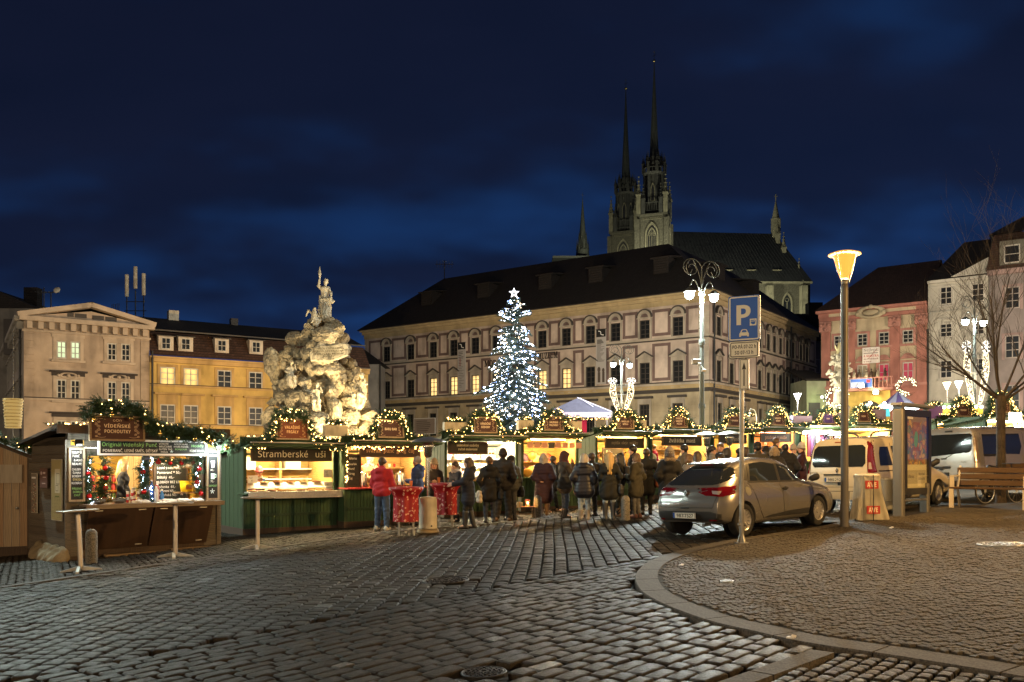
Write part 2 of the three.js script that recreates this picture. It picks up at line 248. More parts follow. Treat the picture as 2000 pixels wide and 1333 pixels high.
function rows(ang,w,l0,l1,ok,x0,x1,z0,z1,gap,into,geoN,h=.12){
const e=[Math.cos(ang),-Math.sin(ang)],f=[Math.sin(ang),Math.cos(ang)];
let amin=1e9,amax=-1e9,bmin=1e9,bmax=-1e9;for(const x of[x0,x1])for(const z of[z0,z1]){const a=x*e[0]+ z*e[1],b=x*f[0]+ z*f[1];amin=Math.min(amin,a);amax=Math.max(amax,a);bmin=Math.min(bmin,b);bmax=Math.max(bmax,b);}
for(let b=bmin;b<bmax;){
const ww=w*rr(.93,1.08);let a=amin + R()*l1;
while(a<amax){
const l=rr(l0,l1),ca=a + l / 2,wob=.018*Math.sin(ca*.55 + b*.7),cb=b + ww / 2 + wob,x=ca*e[0]+ cb*f[0],z=ca*e[1]+ cb*f[1];a +=l;
if(!visible(x,z)||!ok(x,z))continue;
const q=slopeQ.clone().multiply(new THREE.Quaternion().setFromEuler(new THREE.Euler(rr(-.012,.012),ang + rr(-.025,.025),rr(-.012,.012))));
into.push({x,z,v:Math.floor(R()*geoN),m:new THREE.Matrix4().compose(V(x,G(x,z)+ .018 + rr(-.008,.007)+ .03*(fbm(x*.6,z*.6,1,3)- .5),z),q,V(l - gap,h*rr(.8,1.15),ww - gap)),t:Math.floor(R()*R()*tones.length*.999 + 0),s:(l*ww)/(z*z)});
}
b +=ww;
}
}
const inCover=(x,z)=>covers.some(([c,r])=>Math.hypot(x - c.x,z - c.z)<r + .08);
const offKerb=(x,z)=>!inside(pavePoly,x,z)&&!kerbEdge.some(k=>Math.abs(k.x - x)<.04&&Math.abs(k.z - z)<.04);
const inStrip=(x,z)=>stripSide(x,z)*Math.sign(stripSide(9,-6))>-.14;
rows(seamAng,.175,.19,.42,(x,z)=>nearSeam(x,z)&&offKerb(x,z)&&!inCover(x,z)&&!inStrip(x,z),-9,8,-15,-3,.013,stones,7);
rows(Math.PI / 2 - .05,.2,.15,.25,(x,z)=>!nearSeam(x,z)&&offKerb(x,z)&&!inCover(x,z)&&!apronSide(x,z),-13,12,-34,-6,.015,stones,7);
const small=[];
rows(seamAng + .04,.115,.10,.16,(x,z)=>inStrip(x,z)&&Math.abs(stripSide(x,z))>.15&&offKerb(x,z),.5,9,-9,-3,.016,small,3,.09);
for(let i=-10;i<12;i++)for(let k=0;k<150;k++){
const cx=-8 + i*1.25 - .55*k*.095,cz=-12 - k*.095 - i*.0;if(!visible(cx,cz))continue;
for(let a=-5;a<=5;a++){const th=a*.125 + rr(-.015,.015),x=cx + Math.sin(th)*.98,z=cz - Math.cos(th)*.98 + .9;if(!visible(x,z)||!apronSide(x,z)||z<-27||x>1)continue;
const q=slopeQ.clone().multiply(new THREE.Quaternion().setFromEuler(new THREE.Euler(rr(-.03,.03),-th + rr(-.05,.05),rr(-.03,.03))));
small.push({x,z,v:Math.floor(R()*3),m:new THREE.Matrix4().compose(V(x,G(x,z)+ .012 + rr(-.006,.006),z),q,V(.108,.08,.082)),t:Math.floor(R()*R()*5.99),s:.01 /(z*z)});}
}
rows(.1,.12,.10,.15,(x,z)=>apronSide(x,z)&&x>-.5,-1,9,-33,-21,.014,small,3,.09);
stones.sort((a,b)=>b.s - a.s);
const toneMats=tones.map((c,i)=>{const m=M.cobble.clone();m.color=M.cobble.color.clone().multiply(c);if(i===4){m.roughness=.4;m.specularIntensity=.8;}return m;});
stones.slice(0,300).forEach(s=>{const m=part(numbered('cobblestone'),cobG[s.v],toneMats[s.t],square);m.applyMatrix4(s.m);});
const rest=stones.slice(300);
cobG.forEach((g,v)=>{for(const wet of[0,1]){const q=rest.filter(s=>s.v===v&&(s.t===4&&fbm(s.x*.5,s.z*.5,3,3)>.42)===!!wet);inst(wet?'wet_cobblestones':'cobblestones',g,wet?M.cobbleWet:M.cobble,q.map(s=>s.m),square,q.map(s=>tones[s.t].clone().multiplyScalar(.66 + .68*fbm(s.x*.45,s.z*.45,7,4))));}});
cubeG.forEach((g,v)=>{const q=small.filter(s=>s.v===v);inst('small_setts',g,M.cobble,q.map(s=>s.m),square,q.map(s=>tones[s.t].clone().multiplyScalar(.66 + .68*fbm(s.x*.45,s.z*.45,7,4))));});
const pave=struct('pavement','pavement of tiny mosaic stones inside a curved granite kerb','pavement');
{
const s=new THREE.Shape();pavePoly.forEach((p,i)=>i?s.lineTo(p[0],p[1]):s.moveTo(p[0],p[1]));s.closePath();
const g=new THREE.ShapeGeometry(s),p=g.attributes.position;for(let i=0;i<p.count;i++){const x=p.getX(i),z=p.getY(i);p.setXYZ(i,x,G(x,z)+ .02,z);}g.index.array.reverse();g.deleteAttribute('normal');g.computeVertexNormals();if(g.attributes.normal.getY(0)<0){g.index.array.reverse();g.computeVertexNormals();}
part('mosaic_bed',[g],M.joint,pave);
const L=kerbCurve.getLength(),n=Math.round(L / .95),W=.30;
const off=(t,w)=>{const p=kerbCurve.getPointAt(clamp(t)),d=kerbCurve.getTangentAt(clamp(t)),q=V(p.x - d.z*-w,0,p.z + d.x*-w);return q;};
const sgn=inside(pavePoly,off(.55,.15).x,off(.55,.15).z)?1:-1;
for(let i=0;i<n;i++){
const t0=(i + .008)/ n,t1=(i + .992)/ n,sub=4,top=[],f=[],at=(t,w,y)=>{const p=off(t,w*sgn);return[p.x,G(p.x,p.z)+ y,p.z];};
for(let k=0;k<sub;k++){const a=lerp(t0,t1,k / sub),b=lerp(t0,t1,(k + 1)/ sub),h=.034;
f.push([at(a,.012,h),at(b,.012,h),at(b,W,h),at(a,W,h)],[at(a,0,h - .014),at(b,0,h - .014),at(b,.012,h),at(a,.012,h)],[at(a,0,-.1),at(b,0,-.1),at(b,0,h - .014),at(a,0,h - .014)],[at(a,W,h),at(b,W,h),at(b,W,-.1),at(a,W,-.1)]);}
f.push([at(t0,0,-.1),at(t0,.012,.034),at(t0,W,.034),at(t0,W,-.1)],[at(t1,0,-.1),at(t1,W,-.1),at(t1,W,.034),at(t1,.012,.034)]);
const g=poly(f);if(sgn>0){}part(numbered('kerb_stone'),[g],M.granite,pave);
}
const cubes=[],inPave=(x,z)=>inside(pavePoly,x,z)&&!kerbEdge.some(k=>Math.hypot(k.x - x,k.z - z)<.37);
const cover2=[[onGround(1955,1069),.31],[onGround(1420,1142),.08]];
rows(.35,.072,.06,.085,(x,z)=>z>-19&&inPave(x,z)&&!cover2.some(([c,r])=>Math.hypot(x - c.x,z - c.z)<r + .03),1.5,13,-20,-4,.009,cubes,3,.05);
cubes.forEach(c=>{c.m.elements[13]+=.022;});
cubeG.forEach((g,v)=>{const q=cubes.filter(s=>s.v===v);inst('mosaic_stones',g,M.mosaic,q.map(s=>s.m),pave,q.map(s=>tones[s.t].clone().multiplyScalar(.72 + .56*fbm(s.x*.7,s.z*.7,3,4))));});
const far=new THREE.Shape();
[[4.5,-18.4],[14,-18.4],[30,-18.4],[30,-28],[paveBack[2].x,paveBack[2].z],[paveBack[1].x,paveBack[1].z],[paveBack[0].x + .3,paveBack[0].z + .25]].forEach((p,i)=>i?far.lineTo(...p):far.moveTo(...p));
const fg=new THREE.ShapeGeometry(far),fp=fg.attributes.position;for(let i=0;i<fp.count;i++){const x=fp.getX(i),z=fp.getY(i);fp.setXYZ(i,x,G(x,z)+ .038,z);}fg.computeVertexNormals();if(fg.attributes.normal.getY(0)<0){fg.index.array.reverse();fg.computeVertexNormals();}
part('mosaic_sheet',[fg],mat(.092,.078,.062,{map:rep(TX.masonry,1),rep:1.1,bump:TX.masonry,bs:.012,roughness:.75}),pave);
const cov=(name,label,c,r,m,lift,lite)=>{const g=[cyl(r,r,.03,0,0,0,36),T(new THREE.TorusGeometry(r*1.04,r*.05,6,40),0,.012,0,Math.PI / 2)];for(let a=0;a<16;a++)for(let q=1;q<5;q++)g.push(box(r*.13,.012,r*.1,Math.cos(a*.3927 + q*.2)*r*q*.2,.018,Math.sin(a*.3927 + q*.2)*r*q*.2,0,-a*.3927));const s=solo(name,g,m,label,'manhole cover',c.clone().add(V(0,lift,0)));s.quaternion.copy(slopeQ);};
cov('manhole_cover','dark round cast iron cover among the nearest cobbles at the lower edge',covers[0][0],.17,M.iron,-.004);
cov('manhole_cover','dark round iron cover in the middle of the cobbled road',covers[1][0],.31,M.iron,-.004);
cov('manhole_cover','pale patterned round cover in the brown mosaic pavement',cover2[0][0],.31,M.galv,.03);
cov('valve_cover','small bright round cover near the rounded kerb of the pavement',cover2[1][0],.08,M.galv,.03);
for(const[px,py,l]of[[1741,1037,'scrap of white paper on the pavement before the bag stand'],[1330,1112,'tiny white scrap on the pavement near the rounded kerb'],[1545,1258,'tiny pale scrap on the kerb before the strip of granite']])solo('paper_scrap',[rbox(.07,.012,.05,.004,0,.055,0,.1,px,.15),rbox(.04,.01,.04,.004,.02,.065,.01,.3,1,.1)],M.white,l,'paper',onGround(px,py));
const sl=[];for(let i=0;i<4;i++){const p=stripA.clone().addScaledVector(stripDir,.12 + i*.92 + .45),g=box(.2,.12,.9);g.applyMatrix4(new THREE.Matrix4().makeRotationY(Math.atan2(stripDir.x,stripDir.z)));g.applyMatrix4(new THREE.Matrix4().makeRotationFromQuaternion(slopeQ));part(numbered('strip_stone'),[T(g,p.x,G(p.x,p.z)- .047,p.z)],M.granite,pave);}
for(let i=0;i<apron.length - 1;i++){const[a,b]=apron[i],[c,d]=apron[i + 1],n=Math.max(1,Math.round(Math.hypot(c - a,d - b)/ 1.0));for(let k=0;k<n;k++){const x0=lerp(a,c,k / n),z0=lerp(b,d,k / n),x1=lerp(a,c,(k + 1)/ n),z1=lerp(b,d,(k + 1)/ n),l=Math.hypot(x1 - x0,z1 - z0),x=(x0 + x1)/ 2,z=(z0 + z1)/ 2;if(!visible(x,z))continue;const g=box(.17,.12,l - .012);g.applyMatrix4(new THREE.Matrix4().makeRotationY(Math.atan2(x1 - x0,z1 - z0)));g.applyMatrix4(new THREE.Matrix4().makeRotationFromQuaternion(slopeQ));part(numbered('apron_kerb_stone'),[T(g,x,G(x,z)- .035,z)],M.granite,square);}}
}
// ---------- buildings ----------
function facade(o,e){
const l=Math.hypot(...e);e=[e[0]/ l,e[1]/ l];const ang=Math.atan2(-e[1],e[0]),n=[-e[1],e[0]];
const f={ang,at:(t,out=0)=>V(o[0]+ e[0]*t + n[0]*out,0,o[1]+ e[1]*t + n[1]*out),t(px){const k=(px - CX)/ F;return(-k*o[1]- o[0])/(e[0]+ k*e[1]);},d:t=>-(o[1]+ e[1]*t),y(px,py){return yAt(py,f.d(f.t(px)));}};
f.put=(m,t,y,out=0)=>{m.position.copy(f.at(t,out));m.position.y=y;m.rotation.y=ang;return m;};
return f;
}
const winCache={};
function windowGeo(w,h,nx,rowsY,th=.07,arch){
const key=[w.toFixed(2),h.toFixed(2),nx,rowsY.join(),th].join();if(winCache[key])return winCache[key];
const f=[b2(-w / 2,-w / 2 + th,0,h,-.16,.0),b2(w / 2 - th,w / 2,0,h,-.16,.0),b2(-w / 2 + th,w / 2 - th,h - th,h,-.16,.0),b2(-w / 2 + th,w / 2 - th,0,th,-.16,.0)];
for(let i=1;i<nx;i++){const x=-w / 2 + i*w / nx;f.push(b2(x - th*.4,x + th*.4,th,h - th,-.13,-.03));}
for(const r of rowsY)f.push(b2(-w / 2 + th,w / 2 - th,h*r - th*.3,h*r + th*.3,-.125,-.035));
return winCache[key]=[merge(f),merge([b2(-w / 2 + th,w / 2 - th,th,h - th,-.15,-.09)])];
}
function addWindow(b,fc,t,y,w,h,nx,rowsY,fm,pm,th){const[a,p]=windowGeo(w,h,nx,rowsY,th),m=part('window',a,fm,b);fc.put(m,t,y,.005);part('pane',p,pm,m);return m;}
const curtain=dataTex(128,(u,v)=>{const f=Math.abs(u - .5)*2,c=sstep(.25,.6,f);return clamp((.55 + .45*fbm(u*3,v*3,2,4,3))*lerp(1,.62 + .2*Math.sin(u*120),c)*lerp(.75,1.05,v));}),litM=(r,g,b,k,x)=>{const m=glow(r,g,b,k);m.emissiveMap=rep(curtain,.55*x,.42);m.emissiveMap.offset.set(.5,x*.3);return m;},litWarm=litM(1,.66,.24,2.0,1),litGreen=litM(.75,.88,.50,1.5,1.3),litYellow=litM(1,.62,.18,1.9,1.1),litRed=glow(.75,.05,.10,.6),litDim=glow(1,.7,.35,.25);
function wallSheet(len,y0,y1,holes,th=.5){return T(extrude([[0,y0],[len,y0],[len,y1],[0,y1]],th,0,holes.map(([t,y,w,h])=>[[t - w / 2,y],[t - w / 2,y + h],[t + w / 2,y + h],[t + w / 2,y]])),0,0,-th);}
const MU=thing('museum_building','long baroque palace with mauve framed panels and a dark hip roof behind the market','palace');
{
const CR=[17.0,-75],fr=facade(CR,[.8216,.57]),tL=fr.t(712),len=-tL;
const Fm=facade([CR[0]- .8216*len,CR[1]- .57*len],[.8216,.57]),Sd=facade(CR,[.586,-.81]),sLen=Sd.t(1594);
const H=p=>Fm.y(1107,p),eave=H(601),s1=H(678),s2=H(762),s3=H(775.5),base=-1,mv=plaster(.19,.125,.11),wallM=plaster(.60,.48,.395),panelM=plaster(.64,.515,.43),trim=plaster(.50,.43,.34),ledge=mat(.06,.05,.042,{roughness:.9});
const wT=H(641.5),wB=H(678)+ .12,lT=H(720),lB=H(760)+ .02,gT=H(797),gB=gT - 2.4;
const frontPx=[756,803,847,887,929,970,1014,1060,1107,1154,1203,1260,1325].map(p=>Fm.t(p));
const sidePx=[1402,1426,1440].length,sideT=[];for(const px of[1403,1428,1450,1483,1500,1512,1524,1537,1549,1564,1576])sideT.push(Sd.t(px));
const winW=1.0;
function front(fc,L,ts,lit,corner){
const holes=[];for(const t of ts)holes.push([t,wB,winW,wT - wB],[t,lB,winW,lT - lB],[t,gB,winW,gT - gB]);
fc.put(part('wall',[wallSheet(L,s3,eave,holes.filter(h=>h[1]>s3))],wallM,MU),0,0);
fc.put(part('wall',[wallSheet(L,base,s3,holes.filter(h=>h[1]<s3),.55)],plaster(.44,.36,.23),MU),0,0,.05);
const co=[];for(let y=base + .6;y<s3 - .25;y +=.52){let x=0;const cut=ts.map(t=>[t - .9,t + .9]);if(y + .48>gB - .4&&y<gT + .9){for(const[a,b]of cut){if(a>x)co.push(b2(x,a,y,y + .46,0,.05));x=Math.max(x,b);}}if(x<L)co.push(b2(x,L,y,y + .46,0,.05));}
fc.put(part('rusticated_course',co,plaster(.47,.385,.25),MU,'stuff'),0,0,.052);
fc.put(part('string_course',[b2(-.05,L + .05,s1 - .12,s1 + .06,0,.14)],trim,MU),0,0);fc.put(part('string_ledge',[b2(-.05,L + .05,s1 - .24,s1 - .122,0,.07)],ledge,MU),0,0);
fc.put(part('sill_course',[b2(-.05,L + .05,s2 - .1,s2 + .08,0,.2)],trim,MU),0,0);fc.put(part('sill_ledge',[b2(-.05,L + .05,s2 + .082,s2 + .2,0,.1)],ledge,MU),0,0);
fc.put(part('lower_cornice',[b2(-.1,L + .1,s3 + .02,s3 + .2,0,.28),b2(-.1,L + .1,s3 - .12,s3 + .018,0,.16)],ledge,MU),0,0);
fc.put(part('frieze',[b2(0,L,s3 + .202,s2 - .102,0,.1)],plaster(.50,.37,.19),MU),0,0);
const cb=[];for(const t of ts)for(const q of[-.45,.45])cb.push(b2(t + q - .18,t + q + .18,s3 + .35,s2 - .25,.1,.2));fc.put(part('corbel',cb,trim,MU,'stuff'),0,0);
fc.put(part('cornice',[b2(-.15,L + .1,eave - .45,eave - .15,0,.3),b2(-.25,L + .1,eave - .148,eave + .1,0,.55),b2(-.05,L,eave - .9,eave - .452,0,.08)],plaster(.52,.40,.22),MU),0,0);
ts.forEach((t,i)=>{
const on=lit[i];
addWindow(MU,fc,t,wB,winW,wT - wB,2,[.25,.5,.75],M.darkWin,M.pane,.08);
addWindow(MU,fc,t,lB,winW,lT - lB,2,[.25,.5,.75],M.darkWin,on?litWarm:M.pane,.08);
addWindow(MU,fc,t,gB,winW,gT - gB,3,[.2,.4,.6,.8],M.darkWin,M.pane,.06);
const hw=winW / 2 + .15,R0=.55,u=[b2(-hw,-winW / 2,-.15,wT - wB + .12,0,.1),b2(winW / 2,hw,-.15,wT - wB + .12,0,.1),b2(-hw - .12,hw + .12,wT - wB + .122,wT - wB + .24,0,.16)];
const arc=new THREE.Shape();arc.absarc(0,0,R0 + .12,0,Math.PI);arc.absarc(0,0,R0 - .16,Math.PI,0,true);u.push(T(new THREE.ExtrudeGeometry(arc,{depth:.2,bevelEnabled:false,curveSegments:16}),0,wT - wB + .2,0));
fc.put(part('window_surround',u,trim,MU),t,wB,.003);
const lun=new THREE.Shape();lun.absarc(0,0,.36,0,Math.PI);const lm=part('lunette',[T(new THREE.ExtrudeGeometry(lun,{depth:.05,bevelEnabled:false}),0,wT - wB + .245,0)],mv,MU);fc.put(lm,t,wB,.003);
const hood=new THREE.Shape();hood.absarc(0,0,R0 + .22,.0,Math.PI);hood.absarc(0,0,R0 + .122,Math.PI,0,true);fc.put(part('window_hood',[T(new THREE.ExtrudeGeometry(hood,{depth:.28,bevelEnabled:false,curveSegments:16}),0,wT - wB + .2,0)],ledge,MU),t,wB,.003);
const y2=lT - lB,pd=[b2(-hw,-winW / 2,-.1,y2 + .35,0,.09),b2(winW / 2,hw,-.1,y2 + .35,0,.09),b2(-winW / 2,winW / 2,y2 + .02,y2 + .35,0,.07),b2(-hw - .14,hw + .14,y2 + .352,y2 + .46,0,.2)];
pd.push(extrude([[-hw - .1,y2 + .46],[hw + .1,y2 + .46],[0,y2 + .9]],.12));fc.put(part('window_surround',pd,trim,MU),t,lB,.003);
fc.put(part('window_hood',[T(box(hw + .36,.09,.26),-(hw + .16)/ 2,y2 + .74,.13,0,0,.54),T(box(hw + .36,.09,.26),(hw + .16)/ 2,y2 + .74,.13,0,0,-.54)],ledge,MU),t,lB,.004);
const y3=gT - gB,gd=[b2(-hw,-winW / 2,-.2,y3 + .5,0,.09),b2(winW / 2,hw,-.2,y3 + .5,0,.09),b2(-winW / 2,winW / 2,y3 + .02,y3 + .5,0,.08)];fc.put(part('window_surround',gd,trim,MU),t,gB,.1);
fc.put(part('window_hood',[b2(-hw - .2,hw + .2,y3 + .502,y3 + .7,0,.4)],ledge,MU),t,gB,.1);
});
const ends=[0,...ts,L];
for(let i=0;i<ends.length - 1;i++){
const a=ends[i]+(i?hwOf():.7),b=ends[i + 1]-(i<ts.length?hwOf():.7);if(b - a<.5)continue;
for(const[y0,y1]of[[s1 + .25,eave - 1.15],[s2 + .35,s1 - .42]]){
const fr=.26,m=part('panel',[b2(a,b,y0,y0 + fr,0,.05),b2(a,b,y1 - fr,y1,0,.05),b2(a,a + fr,y0 + fr,y1 - fr,0,.05),b2(b - fr,b,y0 + fr,y1 - fr,0,.05)],mv,MU);fc.put(m,0,0,.003);
part('panel_field',[b2(a + fr + .003,b - fr - .003,y0 + fr + .003,y1 - fr - .003,0,.035)],panelM,m);
}
}
}
const hwOf=()=>winW / 2 + .23;
front(Fm,len,frontPx,[0,0,1,1,1,0,0,1,1,0,0,0,0]);
front(Sd,sLen,sideT,[]);
Fm.put(part('corner_quoin',Array.from({length:16},(_,i)=>b2(len - .95,len + .002,s3 + .35 + i*.5,s3 + .8 + i*.5,.0,.07)).filter((g,i)=>s3 + .8 + i*.5<eave - 1),trim,MU,'stuff'),0,0);
Sd.put(part('rain_pipe',[cyl(.09,.09,eave - base,0,(eave + base)/ 2,0,8)],M.black,MU),.75,0,.16);
Sd.put(part('rain_pipe',[cyl(.09,.09,eave - base,0,(eave + base)/ 2,0,8)],M.black,MU),Sd.t(1543),0,.16);
const e=.6,rise=6.5,dep=7,A=Fm.at(-e,e).toArray(),cEnd=Sd.at(-e,e);const q=(f,t,o,y)=>{const p=f.at(t,o);return[p.x,y,p.z];};
const yE=eave + .1,yR=eave + rise,f0=q(Fm,-e,e,yE),f1=(()=>{const p=Fm.at(len,e),s=Sd.at(0,e);return[CR[0]+(p.x - CR[0])+(s.x - CR[0]),yE,CR[1]+(p.z - CR[1])+(s.z - CR[1])];})(),s1p=q(Sd,sLen + e,e,yE),r0=(()=>{let b=null;for(let t=0;t<25;t +=.1){const p=q(Fm,t,-dep,yR);if(CX - F*p[0]/ p[2]>866){b=p;break;}}return b;})(),r1=q(Fm,len - dep,-dep,yR),r2=(()=>{const p=Sd.at(sLen - dep,-dep);return[p.x,yR,p.z];})(),b0=q(Fm,-e,-15,yE),b2p=q(Sd,sLen + e,-15,yE),bi=q(Fm,len - 15,-15,yE);
part('roof',[poly([[f0,f1,r1,r0],[f1,s1p,r2,r1],[b0,f0,r0],[r0,r1,bi,b0],[r1,r2,b2p,bi],[s1p,b2p,r2]])],M.roof,MU);
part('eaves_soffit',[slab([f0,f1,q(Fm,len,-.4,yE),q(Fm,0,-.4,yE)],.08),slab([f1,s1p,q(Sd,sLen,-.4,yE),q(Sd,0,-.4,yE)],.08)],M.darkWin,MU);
Fm.put(part('end_wall',[T(b2(0,14,base,eave,-.45,0),0,0,0,0,Math.PI / 2)],wallM,MU),.46,0,-.52);
Sd.put(part('end_wall',[T(b2(0,14,base,eave,0,.45),0,0,0,0,Math.PI / 2)],wallM,MU),sLen - .46,0,-.52);
const dm=[b2(-.75,.75,0,1.5,-2.2,.1),slab([[-1,1.5,.35],[1,1.5,.35],[1,2.0,-2.5],[-1,2.0,-2.5]],.12)];
for(const px of[806,918,1040,1140,1270,1455,1520]){const f=px<1390?Fm:Sd,t=f.t(px);f.put(part('dormer',dm,M.roof,MU),t,yE + rise*.38,-dep*.38 + .3);}
const txt=(s,px,py,w,h)=>{const tex=canvasTex(512,96,(x,W,Hh)=>{x.clearRect(0,0,W,Hh);x.fillStyle='#17110d';x.font='bold 92px serif';x.textAlign='center';x.textBaseline='middle';x.strokeStyle='#17110d';x.lineWidth=5;x.strokeText(s,W / 2,Hh / 2,W - 12);x.fillText(s,W / 2,Hh / 2,W - 12);});const m=part('lettering',[quad(w,h)],print(tex,{alphaTest:.5,transparent:false,side:THREE.DoubleSide}),MU);Fm.put(m,Fm.t(px),Fm.y(px,py),.06);};
txt('MUZEUM',1070,695,2.7,.85);txt('MORAVSKÉ',975,709,3.7,.85);txt('ZEMSKÉ',1022,702,2.5,.85);
const ba=(px,ty,by,w,label,pic)=>{const y1=Fm.y(px,ty),y0=Fm.y(px,by);const tex=canvasTex(128,640,(x,W,Hh)=>{x.fillStyle='#a9a4a0';x.fillRect(0,0,W,Hh);x.fillStyle='#111';x.fillRect(4,0,W - 8,90);x.strokeStyle='#ddd';x.lineWidth=10;x.beginPath();x.moveTo(30,20);x.bezierCurveTo(100,30,20,60,100,70);x.stroke();x.fillStyle='#3a3532';for(let i=0;i<22;i++)x.fillRect(14,120 + i*(pic?12:22),40 + hash3(i,2,pic)*56,i<4?8:4);if(pic){x.fillStyle='#4c4038';x.beginPath();x.ellipse(38,470,20,32,0,0,7);x.fill();x.fillRect(22,500,34,120);x.fillRect(80,500,30,120);x.beginPath();x.ellipse(94,480,16,26,0,0,7);x.fill();}else{x.fillStyle='#8d2b22';x.save();x.translate(30,200);x.rotate(Math.PI / 2);x.font='bold 30px sans-serif';x.fillText('výstava',0,0);x.restore();}});
const m=thing('facade_banner',label,'banner');Fm.put(m,Fm.t(px),(y0 + y1)/ 2,.2);part('cloth',[box(w,y1 - y0,.02)],M.white,m);const fm=part('print',[quad(w,y1 - y0,0,0,.014)],print(tex),m);part('rod',[cyl(.03,.03,w + .1,0,0,0,6).rotateZ(Math.PI / 2).translate(0,(y1 - y0)/ 2,0)],M.black,m);};
ba(904,670,765,1.05,'narrow grey banner with a black head on the palace wall left of the lit tree',0);ba(1176,644,751,1.05,'narrow pale banner with two printed figures on the palace wall right of the lit tree',1);
const nb=thing('notice_panel','large pale notice panel low on the palace wall above the bar stall','notice board');Fm.put(nb,Fm.t(832),Fm.y(832,833),.25);part('board',[box(3.0,1.7,.06)],M.white,nb);part('print',[quad(2.9,1.6,0,0,.034)],print(canvasTex(256,140,(x,W,Hh)=>{x.fillStyle='#8d7f74';x.fillRect(0,0,W,Hh);x.fillStyle='#4b403a';for(let i=0;i<6;i++)x.fillRect(30,20 + i*18,100 + hash3(i,1,1)*90,6);})),nb);
}
const LF=facade([-34.8,-62],[.842,-.54]),LS=facade([-34.8 - 24*.54,-62 - 24*.842],[.54,.842]);
{
const b=thing('white_house','pale stuccoed house with a triangular pediment and paired windows at the left','house'),L=LF.t(291),wm=plaster(.50,.39,.29),tm=plaster(.56,.45,.34),dk=mat(.05,.04,.035,{roughness:.9});
const Y=p=>LF.y(170,p),eave=Y(634),base=-4,band=Y(782);
const pairs=[[119.5,146.5],[218,245]],rowsY=[[667,701],[742,780],[822,858]],ww=(LF.t(155)- LF.t(138))*1.12;
const holes=[];for(const pr of pairs)for(const px of pr)for(const[a,c]of rowsY){const off=4.2*(px - 132)/ 98;holes.push([LF.t(px),LF.y(px,c + off),ww,LF.y(px,a + off)- LF.y(px,c + off)]);}
LF.put(part('wall',[wallSheet(L,base,eave,holes)],wm,b),0,0);
holes.forEach((h,i)=>{const lit=i===0||i===3;addWindow(b,LF,h[0],h[1],h[2],h[3],2,[.33,.66],M.whiteWin,lit?litGreen:M.pane,.09);});
for(const pr of pairs)rowsY.forEach(([a,c],r)=>{const t=(LF.t(pr[0])+ LF.t(pr[1]))/ 2,off=4.2*((pr[0]+ pr[1])/ 2 - 132)/ 98,px=(pr[0]+ pr[1])/ 2,y0=LF.y(px,c + off),y1=LF.y(px,a + off),w2=(LF.t(pr[1])- LF.t(pr[0]))/ 2 + ww / 2,k=.22;const s=[b2(-w2 - k,-w2,-.1,y1 - y0 + .25,0,.07),b2(w2,w2 + k,-.1,y1 - y0 + .25,0,.07),b2(-w2,w2,y1 - y0 + .01,y1 - y0 + .25,0,.07),b2(-w2 - k - .12,w2 + k + .12,-.28,-.102,0,.2),b2(-(LF.t(pr[1])- LF.t(pr[0]))/ 2 + ww / 2,(LF.t(pr[1])- LF.t(pr[0]))/ 2 - ww / 2,0,y1 - y0,0,.05)];LF.put(part('window_surround',s,tm,b),t,y0,.003);LF.put(part('window_hood',[b2(-w2 - k - .25,w2 + k + .25,y1 - y0 + .5,y1 - y0 +(r?.62:.56),0,r?.36:.18),b2(-w2 - k - .1,w2 + k + .1,y1 - y0 + .252,y1 - y0 + .498,0,.06)],r?dk:tm,b),t,y0,.003);
if(r===0){const g=[T(new THREE.TorusGeometry(.3,.07,6,16),0,-1.25,.04,0,0,0,[1.7,.7,1]),ball(.14,0,-1.25,.05),ball(.12,-.65,-1.25,.04),ball(.12,.65,-1.25,.04)];LF.put(part('stucco_ornament',g,tm,b),t,y0,.01);}});
LF.put(part('string_course',[b2(0,L,band - .12,band + .02,0,.14)],tm,b),0,0);LF.put(part('string_ledge',[b2(0,L,band + .022,band + .1,0,.09)],dk,b),0,0);
const qn=[];for(const x of[0,L - .62])for(let y=base;y<eave - .6;y +=.5)qn.push(b2(x,x + .62,y,y + .47,0,.06));LF.put(part('corner_quoin',qn,wm,b,'stuff'),0,0,.002);
const co=Y(636);LF.put(part('cornice',[b2(-.3,L + .3,co - .02,co + .3,0,.6),b2(-.1,L + .1,co - .75,co - .6,0,.12)],tm,b),0,0);
for(let i=0;i<12;i++)LF.put(part('bracket',[b2(-.17,.17,-.55,-.03,.01,.42)],tm,b),.35 + i*(L - .7)/ 11,co,.0);
const pk=LF.y(177,597),mid=LF.t(177),y0=co + .302;LF.put(part('pediment',[extrude([[-.1,y0],[L + .1,y0],[mid,pk - .45]],.3)],wm,b),0,0,-.25);
const sl=Math.atan2(pk - y0 - .1,mid + .4),sr=Math.atan2(pk - y0 - .1,L + .4 - mid);LF.put(part('pediment_moulding',[T(box(Math.hypot(mid + .4,pk - y0 - .1),.34,.75),(mid - .4)/ 2,(y0 + pk)/ 2 + .02,.2,0,0,sl),T(box(Math.hypot(L + .4 - mid,pk - y0 - .1),.34,.75),(mid + L + .4)/ 2,(y0 + pk)/ 2 + .02,.2,0,0,-sr)],tm,b),0,0,0);
for(const[px,w]of[[137,.42],[157,.78],[191,.78],[216,.78]])LF.put(part('attic_window',[b2(-w / 2,w / 2,0,.3,0,.04)],M.darkWin,b),LF.t(px),y0 + .18 -(px - 177)*.001,.055);
LF.put(part('attic_vent',[b2(-.13,.13,0,.22,0,.04)],M.darkWin,b),mid,y0 + .95,.055);
const L2=24,sh=[];for(let i=0;i<8;i++)for(const[a,c]of rowsY)sh.push([L2 - 2.6 - i*2.7,yAt(c,62)- .0,1.0,(c - a)/ F*62]);
